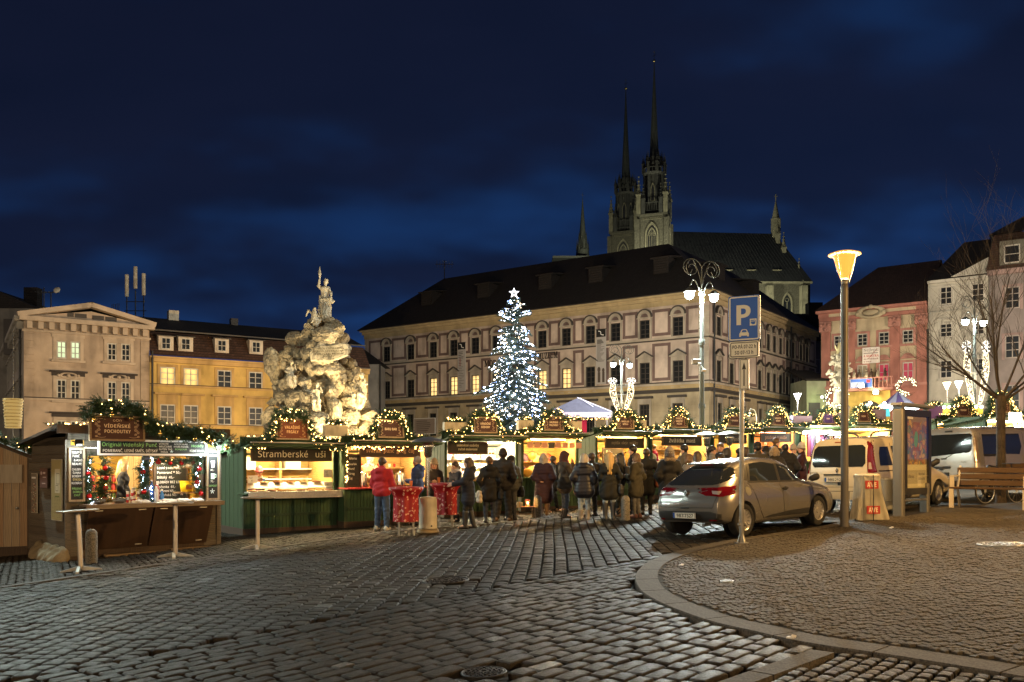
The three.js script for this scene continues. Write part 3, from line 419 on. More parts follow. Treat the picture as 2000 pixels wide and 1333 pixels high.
LS.put(part('side_wall',[wallSheet(L2 - .5,base,eave,sh)],plaster(.34,.30,.25),b),0,0);sh.forEach((h,i)=>addWindow(b,LS,h[0],h[1],h[2],h[3],2,[.33,.66],M.whiteWin,i===0||i===3?litGreen:M.pane,.08));
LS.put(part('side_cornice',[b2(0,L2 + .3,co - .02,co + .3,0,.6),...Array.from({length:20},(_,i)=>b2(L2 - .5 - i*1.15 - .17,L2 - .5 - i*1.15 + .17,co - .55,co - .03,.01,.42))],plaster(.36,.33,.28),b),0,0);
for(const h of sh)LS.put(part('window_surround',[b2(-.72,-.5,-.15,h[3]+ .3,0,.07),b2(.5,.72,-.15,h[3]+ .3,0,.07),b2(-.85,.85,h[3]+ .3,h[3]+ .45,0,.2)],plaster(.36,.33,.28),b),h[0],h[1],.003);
LS.put(part('rain_pipe',[cyl(.08,.08,eave - base,0,(eave + base)/ 2,0,8)],M.black,b),L2 - .75,0,.2);
const q=(f,t,o,y)=>{const p=f.at(t,o);return[p.x,y,p.z];};const e0=co + .302;
part('roof',[poly([[q(LF,-.3,.55,e0),q(LF,mid,.55,pk + .2),q(LF,mid,-24,pk + .2),q(LF,-.3,-24,e0)],[q(LF,mid,.55,pk + .2),q(LF,L + .3,.55,e0),q(LF,L + .3,-24,e0),q(LF,mid,-24,pk + .2)]])],M.roof,b);
part('roof_vent',[T(box(.9,2.4,.9),...q(LF,1.2,-14,pk - .2)),T(box(.7,3,.7),...q(LF,-.2,-14,pk - 1))],M.darkWin,b);
}
{
const b=thing('yellow_house','long yellow house with a brown dormered mansard roof, warmly lit behind the fountain','house'),t0=LF.t(291.5),L=LF.t(720)- t0,wm=plaster(.62,.42,.13),tm=plaster(.55,.36,.14),dk=mat(.06,.045,.03,{roughness:.9});
const o=LF.at(t0,-.15),YF=facade([o.x,o.z],[.842,-.54]),eave=YF.y(400,706),base=-4,sc=YF.y(400,756.5),sc2=YF.y(400,832);
const px=[327,372.5,438,499,552,606,660],wA=[716,752],wB=[790,829],pxs=p=>YF.t(p),holes=[];const ww=1.12,yA=YF.y(372,754.5),hA=YF.y(372,720)- yA,yB=YF.y(372,829),hB=YF.y(372,792)- yB;
px.forEach(p=>{holes.push([pxs(p),yA,ww,hA],[pxs(p),yB,ww,hB],[pxs(p),sc2 - 2.9,ww,2.1]);});
YF.put(part('wall',[wallSheet(L,base,eave,holes)],wm,b),0,0);
holes.forEach((h,i)=>{addWindow(b,YF,h[0],h[1],h[2],h[3],2,[.34,.67],M.whiteWin,i===0||i===3?litYellow:M.pane,.085);const k=.2,top=i % 3===1;YF.put(part('window_surround',[b2(-ww / 2 - k,-ww / 2,-.08,h[3]+ k,0,.06),b2(ww / 2,ww / 2 + k,-.08,h[3]+ k,0,.06),b2(-ww / 2,ww / 2,h[3]+ .01,h[3]+ k,0,.06)],tm,b),h[0],h[1],.003);if(top)YF.put(part('window_hood',[b2(-ww / 2 - k - .25,ww / 2 + k + .25,h[3]+ .75,h[3]+ .9,0,.3),b2(-ww / 2 - k,ww / 2 + k,h[3]+ k + .01,h[3]+ .748,0,.05)],tm,b),h[0],h[1],.003);});
for(const y of[sc,sc2]){YF.put(part('string_course',[b2(0,L,y - .1,y + .05,0,.12)],tm,b),0,0);YF.put(part('string_ledge',[b2(0,L,y + .052,y + .11,0,.08)],dk,b),0,0);}
YF.put(part('cornice',[b2(0,L,eave - .3,eave,0,.35),b2(0,L,eave + .002,eave + .14,0,.5)],tm,b),0,0);
YF.put(part('rain_pipe',[cyl(.08,.08,eave - base + .5,0,(eave + base)/ 2 + .25,0,8)],M.black,b),.15,0,.45);
const q=(t,out,y)=>{const p=YF.at(t,out);return[p.x,y,p.z];},y1=YF.y(400,692),y2=YF.y(400,652),y3=YF.y(400,626)+ .8;
part('mansard_roof',[poly([[q(0,.5,y1 - .35),q(L,.5,y1 - .35),q(L,-1.0,y2),q(0,-1.0,y2)]])],M.roofRed,b);part('roof',[poly([[q(0,-.6,y2 + .03),q(L,-.6,y2 + .03),q(L,-6,y3),q(0,-6,y3)],[q(0,-6,y3),q(L,-6,y3),q(L,-12,y2),q(0,-12,y2)]])],M.roof,b);
part('roof_ridge_board',[slab([q(0,-.4,y2 + .12),q(L,-.4,y2 + .12),q(L,-1.1,y2 + .2),q(0,-1.1,y2 + .2)],.1)],M.darkWin,b);
for(const p of[323,361.5,432,499]){const d=part('dormer',[b2(-.78,-.48,-.15,1.5,-1.4,.08),b2(.48,.78,-.15,1.5,-1.4,.08),b2(-.48,.48,1.28,1.5,-1.4,.08),b2(-.48,.48,-.15,.02,-1.4,.08)],plaster(.6,.52,.42),b);YF.put(d,YF.t(p),YF.y(p,683 +(p - 323)*.04),.12);d.scale.setScalar(.7);const[a,c]=windowGeo(.96,1.26,2,[.5],.08);const w=part('window',a,M.whiteWin,d);w.position.set(0,.02,.1);const pn=part('pane',c,M.pane,d);pn.position.set(0,.02,.1);part('dormer_roof',[slab([[-1,1.5,.3],[1,1.5,.3],[1,1.85,-1.6],[-1,1.85,-1.6]],.1)],M.darkWin,d);}
YF.put(part('chimney',[b2(-.4,.4,0,1.6,-.4,.4)],M.cream,b),YF.t(369),y3 - .9,-6);YF.put(part('chimney',[b2(-.3,.3,0,1.0,-.3,.3)],M.darkWin,b),YF.t(495),y3 - .5,-6);
}
{
const a=thing('antenna_mast','three upright pale antennas standing on the left roofs','antenna',P(264,612,76));const g=[],p=[];for(const[x,y]of[[-.75,2.4],[0,3.1],[.72,2.5]]){p.push(cyl(.16,.16,1.9,x,y,0,10));g.push(cyl(.05,.05,3.6,x,.2,0,6));}part('panel_antenna',p,M.cream,a);g.push(box(1.7,.06,.06,0,1,0),box(1.9,.06,.06,0,.2,0));for(let i=0;i<5;i++)g.push(cyl(.03,.03,2,-1.3 - i*.2,-.2,.3 - i*.1,5));part('mast',g,M.black,a);
const c=thing('roof_aerial','thin dark television aerials on the far left roof ridge','aerial',P(92,592,74));part('mast',[cyl(.05,.05,3,-.3,-.2,0,6),cyl(.05,.05,2.4,.3,-.3,0,6),box(2,.05,.05,0,.9,0),...Array.from({length:6},(_,i)=>box(.03,.03,.8,-.9 + i*.3,.9,0))],M.black,c);part('dish',[T(new THREE.SphereGeometry(.35,12,6,0,6.3,0,1),.9,1,0,1.2)],M.cream,c);
const d=thing('roof_aerial','dark aerial on the left end of the palace roof ridge','aerial',P(868,536,104));part('mast',[cyl(.06,.06,4.5,0,-.6,0,6),box(2.2,.06,.06,0,1.2,0),...Array.from({length:6},(_,i)=>box(.04,.9,.04,-.9 + i*.36,1.2,0))],M.black,d);
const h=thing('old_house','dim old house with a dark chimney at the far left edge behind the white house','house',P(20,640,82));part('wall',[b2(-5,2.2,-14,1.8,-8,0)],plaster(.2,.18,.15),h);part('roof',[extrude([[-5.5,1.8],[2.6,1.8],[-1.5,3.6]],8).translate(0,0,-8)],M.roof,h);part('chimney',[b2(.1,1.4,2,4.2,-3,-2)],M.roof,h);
}
{
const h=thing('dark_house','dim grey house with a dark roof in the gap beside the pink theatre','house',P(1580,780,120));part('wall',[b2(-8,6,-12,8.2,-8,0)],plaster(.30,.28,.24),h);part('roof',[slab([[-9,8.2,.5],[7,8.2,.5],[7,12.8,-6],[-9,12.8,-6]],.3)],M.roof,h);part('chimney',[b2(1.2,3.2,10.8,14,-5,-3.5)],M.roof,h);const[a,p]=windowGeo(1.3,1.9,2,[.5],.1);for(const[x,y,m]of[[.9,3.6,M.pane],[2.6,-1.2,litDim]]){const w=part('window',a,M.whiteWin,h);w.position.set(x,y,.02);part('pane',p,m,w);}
const k=thing('small_pavilion','small grey house with a dark pyramid roof left of the palace','house',P(700,712,92));part('wall',[b2(-2.6,2.2,-14,0,-6,0)],plaster(.34,.31,.27),k);part('roof',[T(new THREE.ConeGeometry(4.2,2.2,4),-.2,1.1,-3,0,Math.PI / 4)],M.roof,k);part('rain_pipe',[cyl(.08,.08,14,2.3,-7,.1,6)],M.black,k);
}
const o1=P(1812,905,80),PF0=facade([o1.x,o1.z],[.82,.57]),tP=PF0.t(1604);
{
const a=PF0.at(tP),L=-tP,f=facade([a.x,a.z],[.82,.57]),b=thing('pink_theatre','pink and cream theatre front with pilasters, red windows and a lit balcony','theatre');
const pink=plaster(.47,.20,.155),pinkL=plaster(.52,.25,.20),crm=plaster(.58,.48,.32),dk=mat(.07,.04,.03,{roughness:.9}),Y=(px,py)=>f.y(px,py),eave=Y(1700,613),base=-2;
const cols=[1639,1685,1727,1774],w1=.92,holes=[];cols.forEach((px,i)=>{const y0=f.y(1727,673),y1=f.y(1727,649),z0=f.y(1727,744),z1=f.y(1727,711);holes.push([f.t(px),y0,w1,y1 - y0],[f.t(px),z0,w1,z1 - z0]);});
f.put(part('wall',[wallSheet(L,base,eave,holes)],crm,b),0,0);
holes.forEach((h,i)=>addWindow(b,f,h[0],h[1],h[2],h[3],2,i % 2?[.5]:[.33,.66],M.whiteWin,i===1||i===3?litDim:i===5||i===7?litRed:M.pane,.08));
for(const h of holes)f.put(part('window_surround',[b2(-w1 / 2 - .22,-w1 / 2,-.12,h[3]+ .22,0,.09),b2(w1 / 2,w1 / 2 + .22,-.12,h[3]+ .22,0,.09),b2(-w1 / 2,w1 / 2,h[3]+ .01,h[3]+ .22,0,.09),b2(-w1 / 2 - .3,w1 / 2 + .3,-.3,-.121,0,.2)],pinkL,b),h[0],h[1],.003);
holes.filter((h,i)=>i % 2).forEach(h=>{const s=new THREE.Shape();s.moveTo(-.8,0);s.quadraticCurveTo(-.5,.1,-.35,.4);s.quadraticCurveTo(0,.62,.35,.4);s.quadraticCurveTo(.5,.1,.8,0);f.put(part('window_hood',[T(new THREE.ExtrudeGeometry(s,{depth:.2,bevelEnabled:false}),0,h[3]+ .35,0)],pinkL,b),h[0],h[1],.003);});
for(const px of[1614,1662,1749,1801]){const t=f.t(px);f.put(part('pilaster',[b2(-.42,.42,Y(1700,800),eave - .4,0,.16)],pink,b),t,0,.002);f.put(part('capital',[b2(-.55,.55,eave - 1.45,eave - .45,.0,.26),ball(.2,-.35,eave - .8,.28),ball(.2,.35,eave - .8,.28),ball(.16,0,eave - 1.2,.28),ball(.14,0,eave - .7,.3)],pinkL,b),t,0,.17);}
f.put(part('entablature',[b2(-.1,L,eave - .4,eave - .1,0,.35),b2(-.2,L,eave - .098,eave + .35,0,.22),b2(-.35,L,eave + .352,eave + .6,0,.65)],pink,b),0,0);
f.put(part('frieze_panel',[b2(.8,3.4,eave - .02,eave + .28,.22,.25),b2(6,8.6,eave - .02,eave + .28,.22,.25)],crm,b),0,0);
f.put(part('cartouche',[T(new THREE.TorusGeometry(.7,.2,8,20),0,0,.3,0,0,0,[1.5,.7,1]),T(ball(.55,0,0,.3),0,0,0,0,0,0,[1.5,.55,.4]),ball(.25,-1.15,-.1,.35),ball(.25,1.15,-.1,.35),ball(.22,0,.5,.35)],plaster(.5,.42,.28),b),f.t(1704),eave + .05,.3);
const ground=b2(0,L,base,f.y(1700,757),0,.14);f.put(part('base_storey',[ground],pink,b),0,0,.004);
f.put(part('band',[b2(0,L,f.y(1700,757)+ .003,f.y(1700,752),0,.26)],pinkL,b),0,0);
const t0=f.t(1699),ar=new THREE.Shape();ar.moveTo(-1.9,-4);ar.lineTo(1.9,-4);ar.lineTo(1.9,1.3);ar.lineTo(-1.9,1.3);const hole=new THREE.Path();hole.moveTo(1.25,-4);hole.lineTo(1.25,-1.1);hole.absarc(0,-1.1,1.25,0,Math.PI);hole.lineTo(-1.25,-4);ar.holes.push(hole);
f.put(part('entrance_surround',[new THREE.ExtrudeGeometry(ar,{depth:.2,bevelEnabled:false})],plaster(.62,.45,.12),b),t0,f.y(1699,787),.16);f.put(part('door',[b2(-1.24,1.24,-4,.2,0,.04)],M.darkWin,b),t0,f.y(1699,787),.15);
const by=f.y(1699,760);f.put(part('balcony',[b2(-2.3,2.3,-.25,0,0,1.1),b2(-2.3,2.3,.9,1.0,1,1.1),...Array.from({length:13},(_,i)=>cyl(.06,.06,.9,-2.2 + i*.366,.45,1.05,6))],pinkL,b),t0,by,.2);
const bn=thing('balcony_banner','blue and white banner hung on the theatre balcony','banner');f.put(bn,t0 - .45,by + .45,1.36);part('cloth',[box(2.0,.85,.03)],M.white,bn);part('print',[quad(1.95,.8,0,0,.02)],print(canvasTex(256,110,(x,W,H)=>{x.fillStyle='#3a62b8';x.fillRect(0,0,W,H);x.fillStyle='#cfd8ea';x.fillRect(10,40,150,60);x.fillStyle='#c02020';x.fillRect(190,12,44,36);x.fillStyle='#2a3a70';for(let i=0;i<4;i++)x.fillRect(20,48 + i*12,110 - i*12,5);})),bn);
const bl=thing('banner','large white banner with red and grey lettering hung on the theatre front','banner');f.put(bl,f.t(1703.5),f.y(1703,695),.35);part('cloth',[box(1.55,1.5,.03)],M.white,bl);part('print',[quad(1.5,1.46,0,0,.02)],print(canvasTex(256,256,(x,W,H)=>{x.fillStyle='#ded6cf';x.fillRect(0,0,W,H);x.fillStyle='#54504c';x.font='62px serif';x.fillText('Nejlepší',12,62,230);x.fillStyle='#9a948e';x.fillRect(14,84,220,18);x.fillStyle='#b02a22';x.font='bold 50px serif';x.fillText('A KONTRA',10,156,236);x.fillStyle='#6d2f2a';x.font='bold 38px serif';x.fillText('na Provázek',14,200,226);x.fillText('v roce',14,244);x.strokeStyle='#8a2a22';x.lineWidth=6;x.beginPath();x.moveTo(90,180);x.lineTo(220,30);x.stroke();})),bl);
for(let i=0;i<7;i++){const s=thing('balcony_figure','small pale carved figure on the lit theatre balcony rail','figurine',[0,0,0],0,'figures on the theatre balcony');f.put(s,t0 - 1.7 + i*.55 + rr(-.1,.1),by + 1.0,1.25);part('body',[lathe([[0,0],[.17,0],[.14,.3],[.1,.5],[.05,.6],[.0,.6]],10),ball(.09,0,.7,0,10),ball(.06,.14,.42,.05,8)],i % 2?M.statue:M.brownWood,s);}
const fl=thing('floodlight','bright floodlight glaring under the theatre balcony','floodlight');f.put(fl,f.t(1692),f.y(1692,757),1.8);part('lamp_head',[box(.5,.36,.1)],M.black,fl);part('bulb',[quad(.44,.3,0,0,.053)],glow(1,.95,.8,40),fl);part('bracket',[box(.06,.06,1.6,0,0,-.85)],M.black,fl);{const p=f.at(f.t(1692),2.3);lampAt(p.x,f.y(1692,757),p.z,[1,.82,.55],16,8);}
const fl2=dup(fl,f.at(f.t(1716),1.0).setY(f.y(1716,768)),f.ang,'lower floodlight over the yellow theatre entrance');{const p=f.at(f.t(1716),1.5);lampAt(p.x,f.y(1716,770),p.z,[1,.8,.45],9,8);}
const q=(t,o,y)=>{const p=f.at(t,o);return[p.x,y,p.z];},yE=eave + .6;part('roof',[poly([[q(-.5,.7,yE),q(L,.7,yE),q(L,-8,yE + 5.4),q(3.6,-8,yE + 5.4)],[q(-.5,-16,yE),q(-.5,.7,yE),q(3.6,-8,yE + 5.4)],[q(3.6,-8,yE + 5.4),q(L,-8,yE + 5.4),q(L,-16,yE),q(-.5,-16,yE)]])],M.roofRed,b);
f.put(part('side_wall',[b2(0,.4,base,eave,-14,-.52)],pink,b),0,0);
const w=thing('white_townhouse','tall cream house with white windows right of the pink theatre','house'),g=facade([o1.x + .05,o1.z + .02],[.82,.57]),Lw=g.t(1932),cw=plaster(.50,.48,.41),tw=plaster(.56,.54,.47),wins=[1848.5,1911],hh=[];for(const px of wins)for(const[c,a]of[[595,560],[659,632],[739,704]])hh.push([g.t(px),g.y(1848,c),1.0,g.y(1848,a)- g.y(1848,c)]);
const ev=g.y(1848,548);g.put(part('wall',[wallSheet(Lw,-2,ev,hh.concat())],cw,w),0,0);hh.forEach(h=>{addWindow(w,g,h[0],h[1],h[2],h[3],2,[.36,.68],M.whiteWin,M.pane,.085);g.put(part('window_surround',[b2(-.66,-.5,-.1,h[3]+ .16,0,.06),b2(.5,.66,-.1,h[3]+ .16,0,.06),b2(-.5,.5,h[3]+ .01,h[3]+ .16,0,.06),b2(-.75,.75,h[3]+ .35,h[3]+ .45,0,.2),b2(-.7,.7,-.25,-.101,0,.16)],tw,w),h[0],h[1],.003);});
g.put(part('cornice',[b2(0,Lw,ev - .2,ev + .05,0,.4),b2(0,Lw,ev - .6,ev - .5,0,.1)],tw,w),0,0);g.put(part('string_course',[b2(0,Lw,g.y(1848,610),g.y(1848,608),0,.2)],tw,w),0,0);
const arch=new THREE.Shape();arch.absarc(0,0,1.15,.35,Math.PI - .35);arch.absarc(0,0,.98,Math.PI - .35,.35,true);g.put(part('arch_hood',[new THREE.ExtrudeGeometry(arch,{depth:.2,bevelEnabled:false})],tw,w),g.t(1850),g.y(1850,703),.003);
const q2=(t,o,y)=>{const p=g.at(t,o);return[p.x,y,p.z];};part('roof',[poly([[q2(-.1,.5,ev + .05),q2(Lw,.5,ev + .05),q2(Lw,-6,ev + 4.6),q2(2.2,-6,ev + 4.6)],[q2(-.1,-12,ev),q2(-.1,.5,ev + .05),q2(2.2,-6,ev + 4.6)]])],M.roof,w);
g.put(part('roof_gable',[extrude([[1.6,ev + .05],[Lw,ev + .05],[Lw,ev + 1.6]],.3)],cw,w),0,0,.0);g.put(part('rain_pipe',[cyl(.08,.08,16,0,6,0,6)],M.black,w),.02,0,.2);
g.put(part('side_wall',[b2(0,.4,-2,ev,-12,-.52)],cw,w),0,0);
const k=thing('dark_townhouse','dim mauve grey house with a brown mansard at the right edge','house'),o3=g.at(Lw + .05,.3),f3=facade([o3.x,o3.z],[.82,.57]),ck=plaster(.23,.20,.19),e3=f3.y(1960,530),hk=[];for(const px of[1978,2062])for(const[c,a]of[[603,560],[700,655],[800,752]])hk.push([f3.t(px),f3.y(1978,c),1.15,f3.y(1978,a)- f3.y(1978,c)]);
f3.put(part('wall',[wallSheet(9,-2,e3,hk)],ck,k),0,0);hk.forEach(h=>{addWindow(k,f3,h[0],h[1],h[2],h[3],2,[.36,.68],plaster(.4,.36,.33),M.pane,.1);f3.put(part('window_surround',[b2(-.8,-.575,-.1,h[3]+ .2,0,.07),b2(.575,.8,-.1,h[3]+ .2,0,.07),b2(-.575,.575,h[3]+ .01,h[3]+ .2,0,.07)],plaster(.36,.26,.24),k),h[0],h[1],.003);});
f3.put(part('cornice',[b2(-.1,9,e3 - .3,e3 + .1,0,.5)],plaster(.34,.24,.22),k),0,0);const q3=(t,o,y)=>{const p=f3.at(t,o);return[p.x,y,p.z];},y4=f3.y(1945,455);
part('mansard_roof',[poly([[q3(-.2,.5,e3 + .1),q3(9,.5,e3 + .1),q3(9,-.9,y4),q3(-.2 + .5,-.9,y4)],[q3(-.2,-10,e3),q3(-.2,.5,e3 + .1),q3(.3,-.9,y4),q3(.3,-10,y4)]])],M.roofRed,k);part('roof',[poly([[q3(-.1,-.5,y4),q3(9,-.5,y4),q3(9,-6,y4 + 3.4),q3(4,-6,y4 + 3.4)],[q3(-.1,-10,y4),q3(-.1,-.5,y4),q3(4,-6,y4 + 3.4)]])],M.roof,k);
const d=part('dormer',[b2(-.95,-.62,0,2.2,-1.2,.1),b2(.62,.95,0,2.2,-1.2,.1),b2(-.62,.62,1.8,2.2,-1.2,.1),b2(-.62,.62,-.1,.2,-1.2,.1)],plaster(.2,.19,.15),k);f3.put(d,f3.t(1978),f3.y(1978,520),.25);const[wa,pa]=windowGeo(1.24,1.6,1,[.5],.1);const dw=part('window',wa,M.whiteWin,d);dw.position.set(0,.2,.12);const dp=part('pane',pa,M.pane,d);dp.position.set(0,.2,.12);
f3.put(part('side_wall',[b2(0,.4,-2,e3,-10,-.52)],ck,k),0,0);
}
// ---------- cathedral on the hill behind ----------
{
const k=thing('cathedral','dark gothic cathedral with two tall needle spires rising behind the palace roof','cathedral'),D=200,m=D / F;
const st=mat(.125,.12,.085,{map:TX.masonry,rep:.35,bump:TX.masonry,bs:.08,roughness:.95}),stL=mat(.19,.18,.12,{map:TX.stain,rep:.3,bump:TX.rock,bs:.08,brep:.3,roughness:.95}),dark=mat(.05,.052,.045,{map:TX.stain,rep:.3,bump:TX.rock,bs:.06,brep:.4}),spireM=mat(.075,.085,.07,{map:TX.tiles,rep:.5,bump:TX.tiles,bs:.05,roughness:.6});
const Y=py=>yAt(py,D),X=px=>(px - 1278)*m;
function arch(w,h,d,hole){const s=new THREE.Shape();s.moveTo(-w,0);s.lineTo(w,0);s.lineTo(w,h*.55);s.quadraticCurveTo(w*.95,h*.82,0,h);s.quadraticCurveTo(-w*.95,h*.82,-w,h*.55);s.closePath();if(hole){const q=hole,p=new THREE.Path();p.moveTo(-w*q,0);p.lineTo(w*q,0);p.lineTo(w*q,h*.53);p.quadraticCurveTo(w*q*.95,h*.78,0,h*.9);p.quadraticCurveTo(-w*q*.95,h*.78,-w*q,h*.53);p.closePath();s.holes.push(p);}return new THREE.ExtrudeGeometry(s,{depth:d,bevelEnabled:false,curveSegments:8});}
function pinnacle(h,w){const g=[box(w,h*.5,w,0,h*.25,0),T(new THREE.ConeGeometry(w*.62,h*.46,4),0,h*.73,0,0,Math.PI / 4),ball(w*.2,0,h*.97,0,6),box(w*1.3,h*.04,w*1.3,0,h*.5,0)];for(let i=0;i<4;i++)for(const[a,b]of[[1,0],[-1,0],[0,1],[0,-1]])g.push(ball(w*.14,a*w*(.5 - i*.11),h*(.56 + i*.1),b*w*(.5 - i*.11),5));for(const s of[-1,1])g.push(T(new THREE.ConeGeometry(w*.3,h*.14,4),s*w*.4,h*.55,w*.4,0,Math.PI / 4));return merge(g);}
const pinG=[pinnacle(7,.8),pinnacle(4.2,.5),pinnacle(9,.95)];
function tower(){
const s=6.6,y0=Y(640),y1=Y(428),y2=Y(390),y3=Y(343),y4=Y(318),y5=Y(119);
const t=part('tower',[b2(-s / 2,s / 2,y0,y1,-s / 2,s / 2),b2(-s / 2 - .25,s / 2 + .25,y1,y1 + .35,-s / 2 - .25,s / 2 + .25),...[-1,1].flatMap(a=>[-1,1].map(b=>b2(a*s / 2 - .55,a*s / 2 + .55,y0,y1 - .8,b*s / 2 - .55,b*s / 2 + .55)))],st,k);
part('belfry',[T(new THREE.CylinderGeometry(2.0,2.15,y3 - y1,8),0,(y1 + y3)/ 2,0,0,Math.PI / 8),...Array.from({length:8},(_,i)=>box(.62,y3 - y1 - .2,.62,Math.cos(i*.785 + .39)*2.15,(y1 + y3)/ 2,Math.sin(i*.785 + .39)*2.15,0,-i*.785))],dark,t);
part('gallery',[T(new THREE.CylinderGeometry(2.75,2.55,.5,8),0,y3,0,0,Math.PI / 8),T(new THREE.CylinderGeometry(1.5,1.9,y4 - y3 + 1.2,8),0,(y3 + y4)/ 2 + .4,0,0,Math.PI / 8),...Array.from({length:24},(_,i)=>box(.14,1.1,.14,Math.cos(i*.2618)*2.6,y3 + .7,Math.sin(i*.2618)*2.6)),T(new THREE.TorusGeometry(2.6,.1,5,24),0,y3 + 1.3,0,Math.PI / 2)],dark,t);
for(let i=0;i<8;i++){const a=part('belfry_arch',[arch(.5,4.2,.18,.74)],stL,t),an=i*Math.PI / 4;a.position.set(Math.sin(an)*1.98,y1 + 3.6,Math.cos(an)*1.98);a.rotation.y=an;const b=part('belfry_opening',[arch(.37,3.75,.1)],M.black,t);b.position.set(Math.sin(an)*1.96,y1 + 3.6,Math.cos(an)*1.96);b.rotation.y=an;}
part('spire',[T(new THREE.CylinderGeometry(.06,1.05,y5 - y4,8),0,(y4 + y5)/ 2,0,0,Math.PI / 8),...Array.from({length:8},(_,i)=>bar([Math.cos(i*.785 + .39)*1.05,y4,Math.sin(i*.785 + .39)*1.05],[0,y5,0],.09,.03,5))],spireM,t);
for(let i=0;i<14;i++)for(let q=0;q<2;q++){}
part('finial',[ball(.36,0,y5,0,12),cyl(.05,.05,2.2,0,y5 + 1.1,0,6),box(.9,.08,.08,.05,y5 + 1.25,0,0,0,.35),ball(.14,0,y5 + 2.1,0,6)],M.gold,t);
for(let i=0;i<8;i++){const an=i*Math.PI / 4 + .39,p=part('pinnacle',pinG[1],dark,t);p.position.set(Math.cos(an)*2.6,y3 + .3,Math.sin(an)*2.6);const r=part('pinnacle',pinG[1],dark,t);r.scale.set(.8,.8,.8);r.position.set(Math.cos(an + .39)*1.75,y3 + 2.1,Math.sin(an + .39)*1.75);}
for(const a of[-1,1])for(const b of[-1,1]){const p=part('pinnacle',pinG[2],stL,t);p.position.set(a*(s / 2 - .25),y1 + .3,b*(s / 2 - .25));const r=part('pinnacle',pinG[0],dark,t);r.position.set(a*(s / 2 - 1.3),y1 + .3,b*(s / 2 - .2));const u=part('pinnacle',pinG[0],dark,t);u.position.set(a*(s / 2 - .2),y1 + .3,b*(s / 2 - 1.3));part('flying_buttress',[T(box(1.9,.16,.2),a*2.35,y1 + 5.4,b*2.35,0,a*b>0?-Math.PI / 4:Math.PI / 4,a*.6)],dark,t);}
part('parapet',Array.from({length:4},(_,q)=>{const g=[box(s - 1,.12,.16,0,y1 + 3,s / 2 - .3),...Array.from({length:14},(_,i)=>box(.1,2.5,.1,-s / 2 + .7 + i*.4,y1 + 1.6,s / 2 - .3)),box(s - 1,.12,.16,0,y1 + 1.2,s / 2 - .3)];return T(merge(g),0,0,0,0,q*Math.PI / 2);}),dark,t);
for(const an of[0,Math.PI / 2,Math.PI,-Math.PI / 2]){const g=arch(1.5,6.4,.3,.8),w=part('window',[g,T(arch(1.05,5.2,.18,.88),0,0,-.05),box(.14,4.6,.14,0,2.2,.02),box(.1,4,.12,-.5,2,.02),box(.1,4,.12,.5,2,.02),T(new THREE.TorusGeometry(.5,.09,5,14),0,4.3,.02),T(new THREE.TorusGeometry(.28,.07,5,10),-.5,3.5,.02),T(new THREE.TorusGeometry(.28,.07,5,10),.5,3.5,.02)],stL,t);w.position.set(Math.sin(an)*s / 2,y1 - 7.9,Math.cos(an)*s / 2);w.rotation.y=an;const b=part('pane',[arch(1.2,5.75,.04)],M.black,t);b.position.set(Math.sin(an)*(s / 2 + .01),y1 - 7.9,Math.cos(an)*(s / 2 + .01));b.rotation.y=an;const f=part('frieze',Array.from({length:9},(_,i)=>T(new THREE.TorusGeometry(.22,.06,5,10),-2 + i*.5,y1 - .7,s / 2 + .06)),stL,t);f.rotation.y=an;}
return t;
}
const a=tower();a.position.set((1278 - CX)/ F*D,0,-D);a.rotation.y=-.32;
const D2=214.8,b=a.clone();k.add(b);b.position.set((1222.5 - CX)/ F*D2,0,-D2);
const nx0=X(1262),nx1=514 / F*209 - 278 / F*200 + 1.6,y0=Y(640),ev=yAt(553,200),rg=yAt(447,206),cx=(1278 - CX)/ F*D;
const nave=part('nave',[b2(nx0,nx1 + 3.6,y0,ev,-26,-.5)],st,k);nave.position.set(cx,0,-D + 1);
part('cornice',[b2(nx0,nx1 + 4.0,ev - .3,ev + .15,-.52,-.0)],stL,nave);
part('nave_roof',[poly([[[nx0,ev + .1,.2],[nx1 + 3.9,ev + .1,.2],[nx1 - 1.6,rg - .4,-10],[nx0,rg + .3,-10]],[[nx0,rg + .3,-10],[nx1 - 1.6,rg - .4,-10],[nx1 + 3.9,ev + .1,-22],[nx0,ev + .1,-22]],[[nx1 + 3.9,ev + .1,.2],[nx1 + 3.9,ev + .1,-22],[nx1 - 1.6,rg - .4,-10]]])],M.slate,nave);
const rib=[];for(let i=0;i<46;i++){const t=i / 46,x0=lerp(nx0,nx1 + 3.4,t),x1=lerp(nx0,nx1 - 1.8,t);rib.push(bar([x0,ev + .14,.16],[x1,lerp(rg + .3,rg - .4,t)+ .02,-9.98],.035,.035,4));}part('roof_batten',rib,M.slate,nave,'stuff');
for(const px of[1424,1470,1520]){const w=part('dormer',[b2(-.8,.8,-.3,.7,-1.8,0),slab([[-1.1,.7,.3],[1.1,.7,.3],[.1,1.9,-2.6],[-.1,1.9,-2.6]],.1)],stL,nave);w.position.set(X(px),ev + 2.5,-2.0);part('dormer_opening',[b2(-.45,.45,-.1,.45,0,.03)],M.black,w);}
for(let i=0;i<3;i++){const w=part('window',[arch(1.2,5.4,.3,.72),box(.14,3.4,.14,0,1.6,.06),T(new THREE.TorusGeometry(.42,.08,5,12),0,3.6,.06)],stL,nave);w.position.set(X(1536)- i*8,ev - 7.6,-.5);part('pane',[arch(.85,4.7,.06)],M.pane,w);}
for(const px of[1500,1566])part('buttress',[b2(X(px)- .7,X(px)+ .7,y0,ev - 1,-.52,1.2)],stL,nave);
